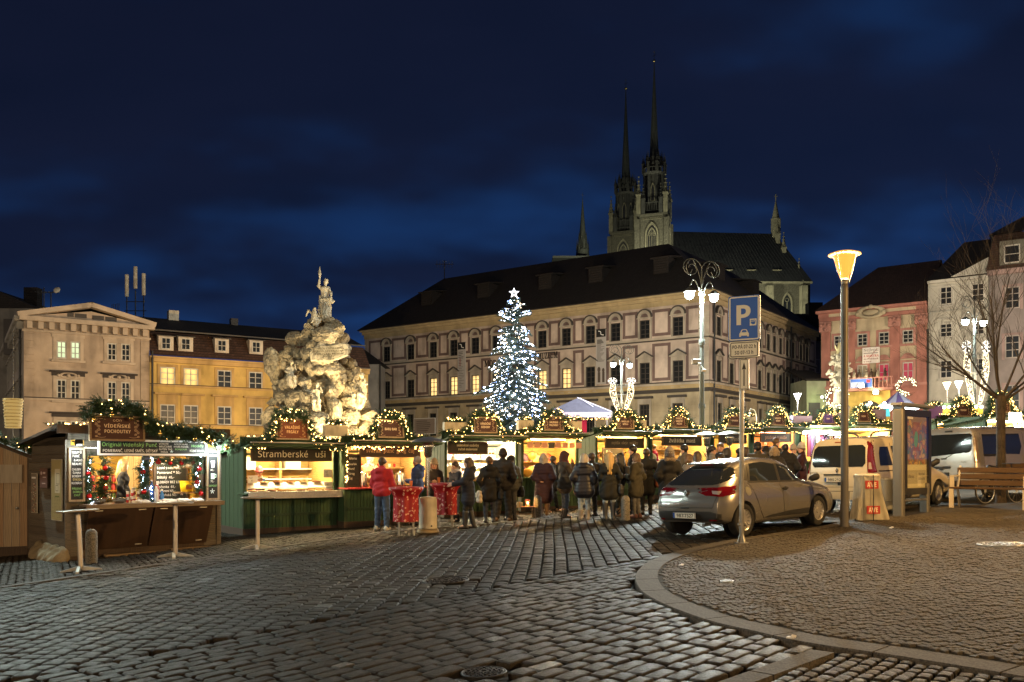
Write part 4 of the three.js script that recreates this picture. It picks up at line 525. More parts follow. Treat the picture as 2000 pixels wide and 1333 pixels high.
const tu=part('turret',[b2(-.9,.9,-5,4.6,-.9,.9),T(new THREE.CylinderGeometry(1.2,1.2,.3,8),0,4.6,0),T(new THREE.ConeGeometry(1,5,8),0,7.1,0)],stL,nave);tu.position.set(nx1 - 1.4,rg - 1.6,-10);part('finial',[cyl(.12,.12,1.8,0,9.8,0,6),box(.8,.12,.12,0,10.2,0)],stL,tu);
for(const[px,py,s]of[[1521,480,1.1],[1533,507,1.1],[1563,553,1.0],[1571,590,.9]]){const p=part('pinnacle',pinG[0],stL,nave),dd=lerp(208,199,(py - 470)/ 120);p.scale.setScalar(s);p.position.set((px - CX)/ F*dd - cx - .2,yAt(py,dd)- 1.2,D - 1 - dd);}
const f=part('fleche',[T(new THREE.CylinderGeometry(1.5,1.8,2.2,8),0,1,0),T(new THREE.CylinderGeometry(.9,1.1,3.4,8),0,3.6,0),T(new THREE.CylinderGeometry(.04,.85,9.6,8),0,10,0),cyl(.04,.04,1.6,0,15.4,0,5),box(.6,.07,.07,0,15.6,0),...Array.from({length:8},(_,i)=>T(new THREE.ConeGeometry(.28,3,4),Math.cos(i*.785)*1.35,3.4,Math.sin(i*.785)*1.35)),...Array.from({length:8},(_,i)=>T(new THREE.ConeGeometry(.2,2,4),Math.cos(i*.785 + .4)*.95,5.6,Math.sin(i*.785 + .4)*.95)),box(9,.5,6,-3,-.3,0)],spireM,k);f.position.copy(P(1138,505,214));
for(const[x,y,z,c]of[[cx - 12,Y(600),-D + 14,1700],[cx + 3,Y(620),-D + 17,2500],[cx + 24,Y(640),-D + 16,800]]){const s=thing('floodlight','floodlight at the foot of the cathedral ' +(x<cx - 5?'beside the left tower':x<cx + 8?'under the right tower':'below the nave wall'),'floodlight',[x,y,z]);part('lamp_head',[box(.7,.5,.2)],M.black,s);part('bulb',[quad(.6,.4,0,0,-.102,Math.PI)],glow(1,.93,.55,30),s);part('mast',[cyl(.08,.08,3,0,-1.5,0,6)],M.black,s);lampAt(x,y,z - .6,[1,.95,.68],c,15);}
}
// ---------- rock fountain ----------
{
const D=42,m=D / F,k=thing('rock_fountain','pale baroque rock fountain of piled boulders and carved figures, floodlit behind the stalls','fountain');
const W=(cx,cy,dz=0)=>{const p=P(480 + cx*.255,500 + cy*.255,D + dz);return p;};
function rock(seed,n=3){const g=new THREE.IcosahedronGeometry(1,n*4 - 2),p=g.attributes.position,r=rng(seed),pl=Array.from({length:13},()=>[V(r()- .5,r()- .5,r()- .5).normalize(),.52 + r()*.36]);const o=[r()*50,r()*50,r()*50];
for(let i=0;i<p.count;i++){const v=V(p.getX(i),p.getY(i),p.getZ(i));let s=1;for(const[nn,d]of pl){const q=v.dot(nn);if(q>0)s=Math.min(s,d / q);}s=s*.8 + .2*(.7 + .6*fbm(v.x*1.6 + o[0],v.y*1.6 + o[1],v.z*1.6 + o[2],3));s +=(fbm(v.x*4 + o[1],v.y*4 + o[2],v.z*4,3)- .5)*.20 +(fbm(v.x*11 + o[0],v.y*11,v.z*11,2)- .5)*.13;p.setXYZ(i,v.x*s,v.y*s,v.z*s);}
g.deleteAttribute('uv');g.deleteAttribute('normal');const ng=weld(g);ng.computeVertexNormals();return merge([ng]);}
function weld(g){const p=g.attributes.position,map=new Map(),pos=[],ix=[];for(let i=0;i<p.count;i++){const key=[p.getX(i),p.getY(i),p.getZ(i)].map(x=>Math.round(x*2e4)).join();let q=map.get(key);if(q===undefined){q=pos.length / 3;map.set(key,q);pos.push(p.getX(i),p.getY(i),p.getZ(i));}ix.push(q);}const o=new THREE.BufferGeometry();o.setAttribute('position',new THREE.BufferAttribute(new Float32Array(pos),3));o.setIndex(ix);return o;}
const rg=Array.from({length:9},(_,i)=>rock(i*31 + 5));
const list=`620 486 55 26,690 540 72 52,525 512 50 46,500 545 60 48,600 612 105 62,705 590 50 40,745 640 52 52,760 712 50 56,378 640 84 56,480 592 50 42,468 645 52 44,340 722 52 42,414 756 46 54,208 830 78 118,275 835 58 52,330 800 40 34,424 850 62 62,505 862 42 64,562 880 40 42,660 862 95 78,742 806 42 34,800 850 46 78,700 930 62 70,790 938 52 72,840 905 40 60,400 930 52 58,330 992 72 62,232 962 42 42,444 972 52 54,585 985 125 46,600 1040 90 40,690 1010 56 60,760 1052 72 76,664 1070 50 70,285 1082 62 62,380 1108 92 66,462 1096 46 90,203 1122 40 32,570 1150 86 110,672 1180 54 110,784 1150 66 66,890 1150 62 60,192 1262 80 100,330 1205 92 72,452 1240 82 84,560 1276 84 90,704 1278 84 96,806 1236 74 76,930 1236 84 72,260 1360 110 90,420 1370 100 90,600 1390 110 90,780 1370 110 90,930 1350 90 80,300 760 50 46,560 740 60 80,600 800 90 60,470 760 60 70,820 1010 60 60,860 1080 44 70,520 700 50 50,640 560 60 46`.split(',').map(s=>s.trim().split(' ').map(Number));
const hw=y=>lerp(80,430,clamp((y - 450)/ 800)),xc=y=>lerp(620,540,clamp((y - 450)/ 500));
list.forEach(([x,y,a,b],i)=>{const e=clamp(1 - Math.abs(x - xc(y))/ hw(y)),dz=-e*lerp(.5,2.6,clamp((y - 450)/ 800))+ rr(-.2,.2),o=part(numbered('rock'),rg[i % 9],M.stoneRock,k);const inner=(y>960&&y<1240&&x>480&&x<650);o.position.copy(W(x,y,dz +(inner?1.3:0)));o.scale.set(a / 138,b / 142,(a + b)/ 300);o.rotation.set(rr(-.35,.35),rr(0,6.28),rr(-.25,.25));if(Math.abs(a - b)>25){o.rotation.set(0,rr(-.3,.3),rr(-.15,.15));}});
part('rock_core',[merge([T(rg[2].clone(),0,0,0,0,0,0,[2.2,3.6,1.6])])],M.stone,k).position.copy(W(560,1150,.9));{const c=part('rock_core',[merge([T(rg[4].clone(),0,0,0,0,0,0,[1.2,2.4,1.0])])],M.stone,k);c.position.copy(W(600,800,.4));const e=part('rock_core',[merge([T(rg[6].clone(),0,0,0,0,0,0,[2.0,2.2,1.2])])],M.stoneRock,k);e.position.copy(W(430,1050,1.2));}
{const s=part('inscription_slab',[extrude([[-.78,-.40],[-.2,-.46],[.4,-.36],[.83,-.2],[.86,.28],[.5,.32],[.1,.22],[-.3,.24],[-.74,.12],[-.82,-.1]],.14,.03)],M.stone,k);s.position.copy(W(634,735,-2.45));s.rotation.set(-.12,.12,.06);const tx=canvasTex(512,256,(x,w,h)=>{x.clearRect(0,0,w,h);x.fillStyle='#40331d';x.textAlign='center';x.font='bold 50px serif';['MONICA CATHARINA','DOMVS AVSTRIACAE','ET DILECTAE PATRIAE','POSVIT'].forEach((l,i)=>x.fillText(l,256,58 + i*58,480 - i*8));});part('lettering',[quad(1.5,.55,0,-.08,.175)],print(tx,{alphaTest:.4,roughness:.9}),s);}
const drape=(x,y,z)=>.012*Math.sin(x*46 + y*9 + Math.sin(y*11)*2)+ .010*Math.sin(z*60 - y*14);
const top=W(606,470,-.45),fig=part('statue',[blob([[0,.05,0,.02,.62,.02,.25,.20],[.10,.06,.05,.12,.55,.06,.17,.15],[-.1,.05,0,-.08,.6,.02,.14,.14],[.02,.62,.02,0,.95,0,.17,.13],[0,.95,0,-.02,1.18,0,.14,.15],[-.10,1.22,0,.10,1.22,0,.085,.085],[0,1.25,0,.03,1.42,.02,.06,.06],[.05,1.5,.03,.06,1.56,.02,.095,.09],[-.16,1.24,0,-.27,1.34,.02,.065,.055],[-.27,1.34,.02,-.22,1.62,.03,.055,.045],[.16,1.22,0,.25,1.0,.08,.06,.05],[.25,1.0,.08,.30,.8,.14,.05,.045],[.2,.62,.12,.36,.66,.1,.09,.06],[.2,.8,.1,.34,.62,.08,.07,.05],[-.2,.9,-.05,-.24,.3,-.08,.06,.05],[-.1,.72,.14,.26,.74,.14,.07,.08]],.018,.05,drape)],M.statue,k);fig.position.copy(top);fig.scale.setScalar(1.12);
part('torch',[lathe([[0,0],[.03,0],[.045,.18],[.07,.22],[.05,.34],[.02,.5],[0,.56]],10)],M.statue,fig).position.set(-.22,1.6,.03);
const seated=(cx,cy,dz,turn,s)=>{const f=part('statue',[blob([[0,0,0,0,.35,-.05,.22,.2],[0,.35,-.05,.02,.7,-.02,.18,.17],[-.14,.74,0,.14,.74,0,.085,.085],[.02,.8,0,.04,.96,.05,.07,.06],[.05,1.03,.07,.05,1.08,.06,.1,.095],[-.18,.72,0,-.3,.48,.14,.07,.055],[-.3,.48,.14,-.1,.36,.3,.055,.045],[.2,.72,0,.33,.62,.1,.065,.055],[.33,.62,.1,.22,.9,.16,.05,.04],[-.1,.05,.05,-.14,.12,.48,.13,.1],[.1,.05,.05,.14,.14,.46,.13,.1],[-.14,.12,.48,-.14,-.4,.5,.09,.06],[.14,.14,.46,.18,-.38,.54,.09,.06],[0,-.2,.2,.05,-.35,.3,.25,.2]],.02,.05,drape)],M.statue,k);f.position.copy(W(cx,cy,dz));f.rotation.y=turn;f.scale.setScalar(s);};
seated(888,1090,-1.6,-.4,1.0);seated(340,950,-1.9,.5,.75);seated(540,1130,-2.3,.2,.8);seated(560,500,-.6,-.9,.5);
part('carved_animal',[blob([[0,0,0,0,.28,0,.16,.12],[0,.28,0,.02,.46,.05,.09,.07],[-.05,.2,-.02,-.3,.38,-.05,.08,.03],[-.3,.38,-.05,-.4,.12,0,.06,.03],[.05,.2,0,.2,.1,.08,.08,.05],[0,-.05,.05,-.1,-.2,.12,.06,.05],[.05,-.05,.05,.1,-.2,.12,.06,.05]],.02,.05)],M.statue,k).position.copy(W(525,480,-.9));
part('basin',[lathe([[5.2,-3],[5.4,-.2],[5.5,0],[5.1,.02],[5.0,-.4]],40)],M.statue,k).position.copy(V(P(580,905,D).x,G(-10,-42)+ 1.0,-D));
for(const[px,dz,cd,col]of[[745,-4.2,430,[1,.76,.38]],[548,-6.6,200,[1,.78,.44]],[690,-7.2,190,[1,.78,.42]]]){const p=P(px,880,D + dz),s=thing('floodlight','floodlight on the ground below the rock fountain, number of paces ' +(px>720?'right of it by the palace':px>650?'before its seated right figure':'before its grotto')+ ' behind the stalls','floodlight',[p.x,G(p.x,p.z)+ 1.2,p.z]);s.userData.label=px>720?'floodlight right of the rock fountain, aimed at its right flank':px>650?'floodlight before the right figure of the rock fountain':'floodlight before the grotto of the rock fountain';part('lamp_head',[box(.3,.22,.12,0,0,0,-.6)],M.black,s);part('bulb',[quad(.26,.18,0,.06,.0)],glow(...col,20),s).rotation.x=-.6;part('stand',[cyl(.03,.03,1.2,0,-.6,0,6)],M.black,s);lampAt(p.x,G(p.x,p.z)+ 1.5,p.z - .2,col,cd,5);}
}
// ---------- Christmas tree ----------
{
const D=38,base=P(1004,905,D),top=P(1004,578,D),y0=G(base.x,-D),k=thing('christmas_tree','tall spruce covered in white and blue lights with a star on top','christmas tree',[base.x,y0,-D]),H=top.y - y0,r=rng(99);
part('trunk',[cyl(.03,.2,H,0,H / 2,0,10)],M.bark,k);
const need=[];
const stem=t=>V(t,-.10*t*t*1.0 + .10*Math.sin(t*3),0);
const quadN=(a,b,w)=>{const d=b.clone().sub(a),s=V(-d.z,.3,d.x).normalize().multiplyScalar(w);return[[a.x - s.x,a.y - s.y,a.z - s.z],[a.x + s.x,a.y + s.y,a.z + s.z],b.toArray()];};
for(let i=0;i<16;i++){const t=.12 + i*.056,a=stem(t),l=.34*(1.05 - t*.7);for(const s of[-1,1]){const b=a.clone().add(V(l*.75,-.05 - l*.12*r(),s*l*.8));need.push(quadN(a,b,.014));for(let q=0;q<7;q++){const c=a.clone().lerp(b,q / 7 + .1),n=V(r()- .3,r()*.9 - .35,r()- .5).normalize().multiplyScalar(.085);need.push(quadN(c,c.clone().add(n),.010));need.push(quadN(c,c.clone().add(V(n.z,-n.y*.6,-n.x)),.010));}}}
const bough=merge([poly(need),bar([0,0,0],stem(1),.02,.006,4)]),ms=[],lights=[];
for(let y=.9;y<H - .25;y +=.15){const f=1 - y / H,R0=.24 + 2.25*Math.pow(f,.8)*(y<1.7?.8 + .12*y:1),n=Math.round(6 + 15*f);for(let i=0;i<n;i++){const an=r()*6.283,L=R0*(.72 + .4*r())*(.9 + .22*Math.sin(y*4.3 + an*2)),dip=-.12 - .25*r()*f +(f<.15?.5:0),m=new THREE.Matrix4().compose(V(0,y +(r()- .5)*.15,0),new THREE.Quaternion().setFromEuler(new THREE.Euler(0,an,dip,'YZX')),V(L,.6 + L*.35,.55 + L*.4));ms.push(m);
const nl=Math.max(3,Math.round(L*9 + 2));for(let q=0;q<nl;q++){const t=Math.pow(r(),.45),p=V(t*1.02,-.1*t*t + .05,(r()- .5)*.5*t*(1.1 - t)).applyMatrix4(m);lights.push(p);}}}
inst('needles',bough,M.spruce,ms,k);
const bulb=merge([new THREE.OctahedronGeometry(.024)]),groups=[[],[],[]];lights.forEach(p=>{const s=.5 + r()*r()*1.5,x=r();groups[x<.56?0:x<.80?1:2].push(new THREE.Matrix4().compose(p,new THREE.Quaternion(),V(s,s,s)));});
inst('white_lights',bulb,glow(.86,.90,1,18),groups[0],k);inst('blue_lights',bulb,glow(.36,.52,1,20),groups[1],k);inst('warm_lights',bulb,glow(1,.70,.40,14),groups[2],k);
const sp=[];for(let i=0;i<10;i++){const a=i*Math.PI / 5 + Math.PI / 2,q=i % 2?.12:.30;sp.push([Math.cos(a)*q,Math.sin(a)*q]);}const star=part('star',[extrude(sp,.06,.01,[sp.map(p=>[p[0]*.62,p[1]*.62]).reverse()])],glow(.9,.93,1,5),k);star.position.set(0,H + .12,-.03);star.scale.setScalar(.72);
for(const[y,a]of[[2.2,1.9],[4.2,1.5],[6.2,1]])lampAt(base.x,y0 + y,-D + a,[.80,.87,1],6,20);
}
// ---------- market stalls ----------
const sprig=(()=>{const r=rng(5),f=[];for(let s=0;s<3;s++){const an=s*2.1,dir=V(Math.cos(an)*.35,Math.sin(an)*.35,1).normalize();for(let i=0;i<22;i++){const t=i / 22,a=dir.clone().multiplyScalar(t*.17),n=V(r()- .5,r()- .5,r()- .5).cross(dir).normalize().multiplyScalar(.055*(1.15 - t)).addScaledVector(dir,.03),b=a.clone().add(n),w=V(n.y,-n.x,n.z).normalize().multiplyScalar(.0062);f.push([[a.x - w.x,a.y - w.y,a.z - w.z],[a.x + w.x,a.y + w.y,a.z + w.z],b.toArray()]);}}return merge([poly(f)]);})();
const bulbG=merge([new THREE.OctahedronGeometry(.0165,0)]),bulbWarm=glow(1,.58,.17,17),bulbWhite=glow(.9,.95,1,26),bulbCool=glow(.55,.78,1,18);
function garland(parentPos,turn,label,pts,opt={}){
const{rad=.13,den=62,bulbs=15,bm=bulbWarm,balls=0,group='fir garlands along the stall fronts',name='fir_garland'}=opt;
const o=thing(name,label,'garland',parentPos,turn),c=new THREE.CatmullRomCurve3(pts.map(p=>V(...p)),false,'centripetal'),L=c.getLength(),ms=[],bs=[];
for(let i=0;i<L*den;i++){const t=R(),p=c.getPointAt(t),a=rr(0,6.283),rd=rad*Math.sqrt(R()),q=new THREE.Quaternion().setFromEuler(new THREE.Euler(rr(-1.3,1.3),rr(-1.6,1.6)+(R()<.5?Math.PI / 2:-Math.PI / 2)*.6,a)),s=rr(.8,1.25);ms.push(new THREE.Matrix4().compose(p.clone().add(V(rr(-.05,.05),Math.sin(a)*rd,Math.cos(a)*rd*.9)),q,V(s,s,s)));}
for(let i=0;i<L*bulbs;i++){const p=c.getPointAt(R()),a=rr(-1.9,1.9),s=rr(.45,1.15);bs.push(new THREE.Matrix4().compose(p.clone().add(V(rr(-.03,.03),Math.sin(a)*rad*1.12,Math.cos(a)*rad*1.12)),new THREE.Quaternion(),V(s,s,s)));}
inst('needles',sprig,M.needle,ms,o);inst('string_lights',bulbG,bm,bs,o);
for(let i=0;i<balls;i++){const p=c.getPointAt((i + .5)/ balls);part('bauble',[ball(.055,p.x,p.y - rad*rr(.6,1.4),p.z + rad*.9,12),cyl(.012,.012,.03,p.x,p.y - rad*.9 + .06,p.z + rad*.9,6)],opt.ballM??M.gold,o);}
return o;
}
function boardTex(lines,bg,fg,w=512,h=256,orn=true){
return canvasTex(w,h,(x)=>{x.fillStyle=bg;x.fillRect(0,0,w,h);for(let i=0;i<500;i++){x.fillStyle=`rgba(0,0,0,${.05 * hash3(i, 1, 2)})`;x.fillRect(hash3(i,2,3)*w,hash3(i,4,3)*h,30,3);}
x.strokeStyle=fg;x.fillStyle=fg;x.lineWidth=h / 90;x.lineCap='round';
if(orn)for(const s of[-1,1])for(const v of[-1,1]){x.save();x.translate(w / 2 + s*w*.36,h / 2);x.scale(s,v);for(let k=0;k<4;k++){const r=h*(.07 - k*.006),cx=(k % 2?.05:0)*w,cy=h*(.07 + k*.105);x.beginPath();for(let a=0;a<11;a +=.3){const q=r*(1 - a / 13),X=cx + Math.cos(a + k)*q,Y2=cy + Math.sin(a + k)*q;a?x.lineTo(X,Y2):x.moveTo(X,Y2);}x.stroke();}x.beginPath();x.moveTo(.04*w,h*.40);x.quadraticCurveTo(-.06*w,h*.46,-.13*w,h*.40);x.stroke();x.restore();}
x.textAlign='center';x.textBaseline='middle';const n=lines.length,fs=Math.min(h*.22,h*.62 / n);x.font=`bold ${fs}px sans-serif`;lines.forEach((l,i)=>x.fillText(l,w / 2,h*.52 +(i -(n - 1)/ 2)*fs*1.12,w*(orn?.52:.9)));
if(orn){x.lineWidth=h / 70;x.beginPath();x.arc(w / 2 - h*.12,h*.14,h*.04,0,5);x.stroke();x.beginPath();x.arc(w / 2 + h*.12,h*.14,h*.04,2,7);x.stroke();x.beginPath();x.arc(w / 2,h*.13,h*.05,0,6.3);x.stroke();}});
}
function chalkTex(lines,w=512,h=512,bg='#15130f',o={}){
return canvasTex(w,h,x=>{x.fillStyle=bg;x.fillRect(0,0,w,h);for(const[s,px,py,fs,c='#e8e4da',f='sans-serif',al='left',mw]of lines){x.fillStyle=c;x.textAlign=al;x.font=`${fs}px ${f}`;x.fillText(s,px,py,mw);}if(o.draw)o.draw(x,w,h);});
}
function signBoard(pos,turn,w,h,tex,label,frameM=M.plank,tilt=0,cat='sign',name='shop_sign'){const s=thing(name,label,cat,pos,turn);const b=part('board',[rbox(w,h,.05,.01),b2(-w / 2 - .04,w / 2 + .04,h / 2,h / 2 + .04,-.02,.045),b2(-w / 2 - .04,w / 2 + .04,-h / 2 - .04,-h / 2,-.02,.045),b2(-w / 2 - .04,-w / 2,-h / 2,h / 2,-.02,.045),b2(w / 2,w / 2 + .04,-h / 2,h / 2,-.02,.045)],frameM,s);part('face',[quad(w,h,0,0,.029)],print(tex),s);s.rotation.order='YXZ';s.rotation.x=tilt;return s;}
const local=(pos,turn,x,y,z)=>V(x,y,z).applyAxisAngle(V(0,1,0),turn).add(pos);
function vboards(w,y0,y1,d,pitch,x0=0){const g=[],n=Math.round(w / pitch);for(let i=0;i<n;i++)g.push(b2(x0 + i*w / n + .004,x0 +(i + 1)*w / n - .004,y0,y1,-d +(i % 3)*.002,0));return g;}
function stall(o){
const{px0,px1,d,th,label,D=1.9,H=2.32,warm=[1,.72,.34],cd=16,back=M.pine,wallM=M.green}=o;
const a=P(px0,HZ,d),f=facade([a.x,a.z],[Math.cos(th),-Math.sin(th)]),W=f.t(px1),turn=f.ang,lvl=Math.max(G(a.x,a.z),G(f.at(W / 2).x,f.at(W / 2).z))+ .02,pos=V(a.x,lvl,a.z),s=thing('market_stall',label,'market stall',pos,turn,undefined);
part('plinth',[b2(-.02,W + .02,-.55,.1,-D,.03)],M.brownWood,s);
part('front_board',vboards(W - .16,.1,.96,.03,.095,.08),wallM,s,'stuff');part('rail',[b2(.08,W - .08,.40,.47,.004,.03)],M.greenD,s);
part('counter',[b2(-.02,W + .02,.962,1.0,-.45,.26)],o.counterM??M.greenL,s);part('bench_inside',[b2(.1,W - .1,.1,.955,-.5,-.05)],M.brownWood,s);
for(const x of[0,W - .08])part('post',[b2(x,x + .08,-.3,H,-.08,.0)],M.greenD,s);
const side=x=>{const g=vboards(D - .085,-.2,H,.03,.115);part('side_wall',[T(merge(g),x,0,-.083,0,Math.PI / 2)],wallM,s,'stuff');};side(.03);side(W);
part('back_wall',Array.from({length:16},(_,i)=>b2(.03,W - .03,-.2 + i*.155,-.052 + i*.155,-D,-D + .03)),back,s,'stuff');part('inner_wall',[b2(.034,.05,1,H - .05,-D + .04,-.1)],back,s);part('inner_wall',[b2(W - .05,W - .034,1,H - .05,-D + .04,-.1)],back,s);
part('floor',[b2(.02,W - .02,.08,.14,-D + .03,-.1)],M.brownWood,s);
part('roof',[slab([[-.12,H + .02,.12],[W + .12,H + .02,.12],[W + .12,H - .22,-D - .15],[-.12,H - .22,-D - .15]],.07)],M.greenD,s);part('ceiling',[slab([[.03,H - .06,-.05],[W - .03,H - .06,-.05],[W - .03,H - .25,-D],[.03,H - .25,-D]],.02)],back,s);
part('fascia',[b2(-.1,W + .1,H + .022,H + .16,.02,.06)],M.green,s);part('awning',[slab([[-.08,H - .02,.68],[W + .08,H - .02,.68],[W + .08,H - .10,.01],[-.08,H - .10,.01]],.035)],M.greenL,s);part('gutter',[T(cyl(.022,.022,W + .1,0,0,0,6),W / 2,H + .02,.70,0,0,Math.PI / 2)],M.galv,s);
const tl=part('lamp_tube',[T(cyl(.02,.02,W*.6,0,0,0,8),W / 2,H - .16,-.14,0,0,Math.PI / 2)],glow(...warm,14),s);const lp=n=>local(pos,turn,W*n,H - .22,-.55);for(const n of[.3,.72]){const p=lp(n);lampAt(p.x,p.y,p.z,warm,cd,3);}
const sg=o.sign;let sx=W*(sg?.x??.45),out={s,pos,turn,W,H,L:(x,y,z)=>local(pos,turn,x,y,z),D};
if(sg){const w=(sg.w??.92)*.76,h=(sg.h??.48)*.82;signBoard(out.L(sx,H + .14 + h / 2,.17),turn,w,h,boardTex(sg.lines,sg.bg??'#3a100e',sg.fg??'#d8c3a8'),sg.label,M.lightWood,-.12);
garland(pos,turn,o.gl,[[-.05,H + .02,.18],[sx - w / 2 - .30,H + .06,.18],[sx - w / 2 - .15,H + .25,.16],[sx - w / 2 + .02,H + .20 + h,.12],[sx,H + .28 + h,.12],[sx + w / 2 - .02,H + .20 + h,.12],[sx + w / 2 + .15,H + .25,.16],[sx + w / 2 + .30,H + .06,.18],[lerp(sx + w / 2 + .3,W,.5),H + .03,.2],[W + .02,H - .02,.18]],{bulbs:(o.bulbs??22)*1.8,den:o.den??125,rad:o.rad??.15,bm:o.bm});
const p=out.L(sx,H + .55,.75);lampAt(p.x,p.y,p.z,[1,.72,.36],o.gcd??.7,12);}
return out;
}
function planter(st,x,w,label,m=M.cream,y=.30,h=.26){const p=st.L(x,st.H + y - .14,.02),b=thing('planter_box',label,'planter box',p,st.turn);part('box',[b2(-w / 2,w / 2,-.02,h,-.12,.1)],m,b);const q=[];for(let i=0;i<w*60;i++)q.push(new THREE.Matrix4().compose(V(rr(-w / 2,w / 2),h + rr(-.02,.07),rr(-.1,.08)),new THREE.Quaternion().setFromEuler(new THREE.Euler(rr(-1.6,-.6),rr(-1,1),rr(0,6))),V(1,1,1)));inst('fir_tops',sprig,M.needle,q,b);const l=[];for(let i=0;i<w*14;i++)l.push(new THREE.Matrix4().makeTranslation(rr(-w / 2,w / 2),h + rr(.02,.14),rr(0,.16)));inst('string_lights',bulbG,bulbWarm,l,b);}
const s2=stall({px0:475,px1:657,d:21.9,th:.62,label:'green hut selling flat cakes with a chalked board reading Stramberske usi',H:2.25,cd:15,warm:[1,.76,.38],back:M.pine,sign:{lines:['VALAŠSKÉ','FRGÁLY'],bg:'#6a2c0e',fg:'#e0b585',label:'orange sign reading Valasske frgaly over the cake hut',x:.48,w:1.05,h:.58},gl:'fir garland with warm lights arching over the orange sign'});
const s3=stall({px0:672,px1:838,d:23.0,th:.55,label:'green hut serving hot drinks with red counter behind the red jacket man',H:2.22,cd:11,warm:[1,.66,.34],counterM:mat(.45,.05,.05),sign:{lines:['BARU BAR'],label:'dark red sign reading Baru Bar above the drinks hut',x:.5,w:.9,h:.52},gl:'fir garland with warm lights around the Baru Bar sign'});
const s4=stall({px0:868,px1:1012,d:25.4,th:.36,label:'green hut of christmas ornaments with dazzling white shelves',H:2.3,cd:23,warm:[1,.82,.52],back:M.cream,sign:{lines:['VÁNOČNÍ','OZDOBY'],label:'red sign reading Vanocni ozdoby over the ornament hut',x:.52,w:.85,h:.5},gl:'fir garland with warm lights around the ornament hut sign'});
const s5=stall({px0:1018,px1:1130,d:26.6,th:.34,label:'green hut of painted cushions glowing orange below the lit tree',cd:14,warm:[1,.62,.22],sign:{lines:['MALOVANÉ','POLŠTÁŘKY'],label:'dark red sign reading Malovane polstarky right of the lit tree',x:.52,w:.75,h:.46},gl:'fir garland with warm lights around the cushion hut sign'});
const s6=stall({px0:1163,px1:1268,d:28.4,th:.36,label:'green hut of soaps with a dark chalked board, below the canopy tent',cd:13,warm:[1,.66,.24],sign:{lines:['MARSEILLSKÁ','MÝDLA'],label:'dark red sign reading Marseillska mydla above the soap hut',x:.5,w:.72,h:.44},gl:'fir garland with warm lights over the soap hut'});
const s7=stall({px0:1271,px1:1388,d:30,th:.36,label:'green hut with a chalked dark board behind the grey hatchback',cd:9,warm:[1,.72,.36],sign:{lines:['TRADIČNÍ','VÁNOČNÍ','PEČIVO'],label:'small red sign with three lines of lettering left of the tall lamp post',x:.42,w:.75,h:.5},gl:'fir garland with warm lights left of the tall double lamp post',bulbs:26});
const s8=stall({px0:1392,px1:1466,d:31.4,th:.36,label:'green hut with yellow glow behind the parking sign post',cd:10,warm:[1,.66,.22],sign:{lines:['KERAMIKA'],label:'small red sign right behind the parking sign post',x:.5,w:.7,h:.46},gl:'fir garland with warm lights behind the parking sign post',bulbs:26});
const s9=stall({px0:1470,px1:1556,d:32.4,th:.36,label:'green hut with red goods behind the roof of the hatchback',cd:12,warm:[1,.42,.24],sign:{lines:['VÁNOČNÍ','DÁRKY'],label:'small red sign between the parking sign and the white minivan',x:.5,w:.75,h:.48},gl:'fir garland with warm lights left of the white minivan roof',bulbs:28});
const s10=stall({px0:1562,px1:1644,d:33.5,th:.30,label:'green hut with lit clothes rail directly behind the white minivan',cd:26,warm:[1,.78,.45],sign:{lines:['VLNA'],bg:'#3a2060',label:'purple sign among warm lights left of the orange street lamp',x:.6,w:.7,h:.46},gl:'fir garland with warm lights left of the orange street lamp',bulbs:26});
const s11=stall({px0:1654,px1:1742,d:33.5,th:.28,label:'green hut with a bright roof edge right of the orange street lamp',cd:22,warm:[1,.74,.4],sign:{lines:['SVÍČKY'],label:'small red sign right of the orange street lamp',x:.3,w:.7,h:.46},gl:'fir garland with warm lights right of the orange street lamp',bulbs:22});
const s12=stall({px0:1828,px1:1920,d:31,th:.26,label:'hut with striped lit goods behind the silver van rear',cd:14,warm:[1,.7,.36],sign:{lines:['PERNÍKY'],label:'dark sign among warm lights above the silver van rear window',x:.5,w:.75,h:.5},gl:'fir garland with warm lights above the rear of the silver van',bulbs:26});
const s13=stall({px0:1925,px1:2040,d:29,th:.26,label:'hut with a dazzling white lamp behind the silver van side',cd:30,warm:[1,.84,.55],sign:{lines:['PUNČ'],label:'dark sign among warm lights at the right edge behind the bare tree',x:.2,w:.75,h:.5},gl:'fir garland with warm lights behind the bare tree trunk',bulbs:26});
planter(s3,-.25,.62,'pale planter box between the cake hut and the drinks hut');planter(s4,.32,.7,'pale planter box at the left end of the ornament hut roof');planter(s5,.12,.5,'pale planter box at the foot of the lit tree');planter(s5,1.55,.85,'wide pale planter box below the canopy tent');planter(s6,1.55,.55,'pale planter box right of the soap hut sign');planter(s9,-.2,.5,'pale planter box right of the parking sign post');
const lilac=mat(.40,.33,.50);planter(s10,.05,.85,'lilac planter box above the white minivan, at the left',lilac);planter(s10,1.75,.42,'narrow lilac planter box just left of the orange street lamp',lilac,.2,.5);planter(s11,1.35,.7,'lilac planter box right of the orange street lamp',lilac,.2,.55);planter(s12,-.1,.6,'violet planter box right of the poster panel',mat(.22,.13,.45),.2,.42);
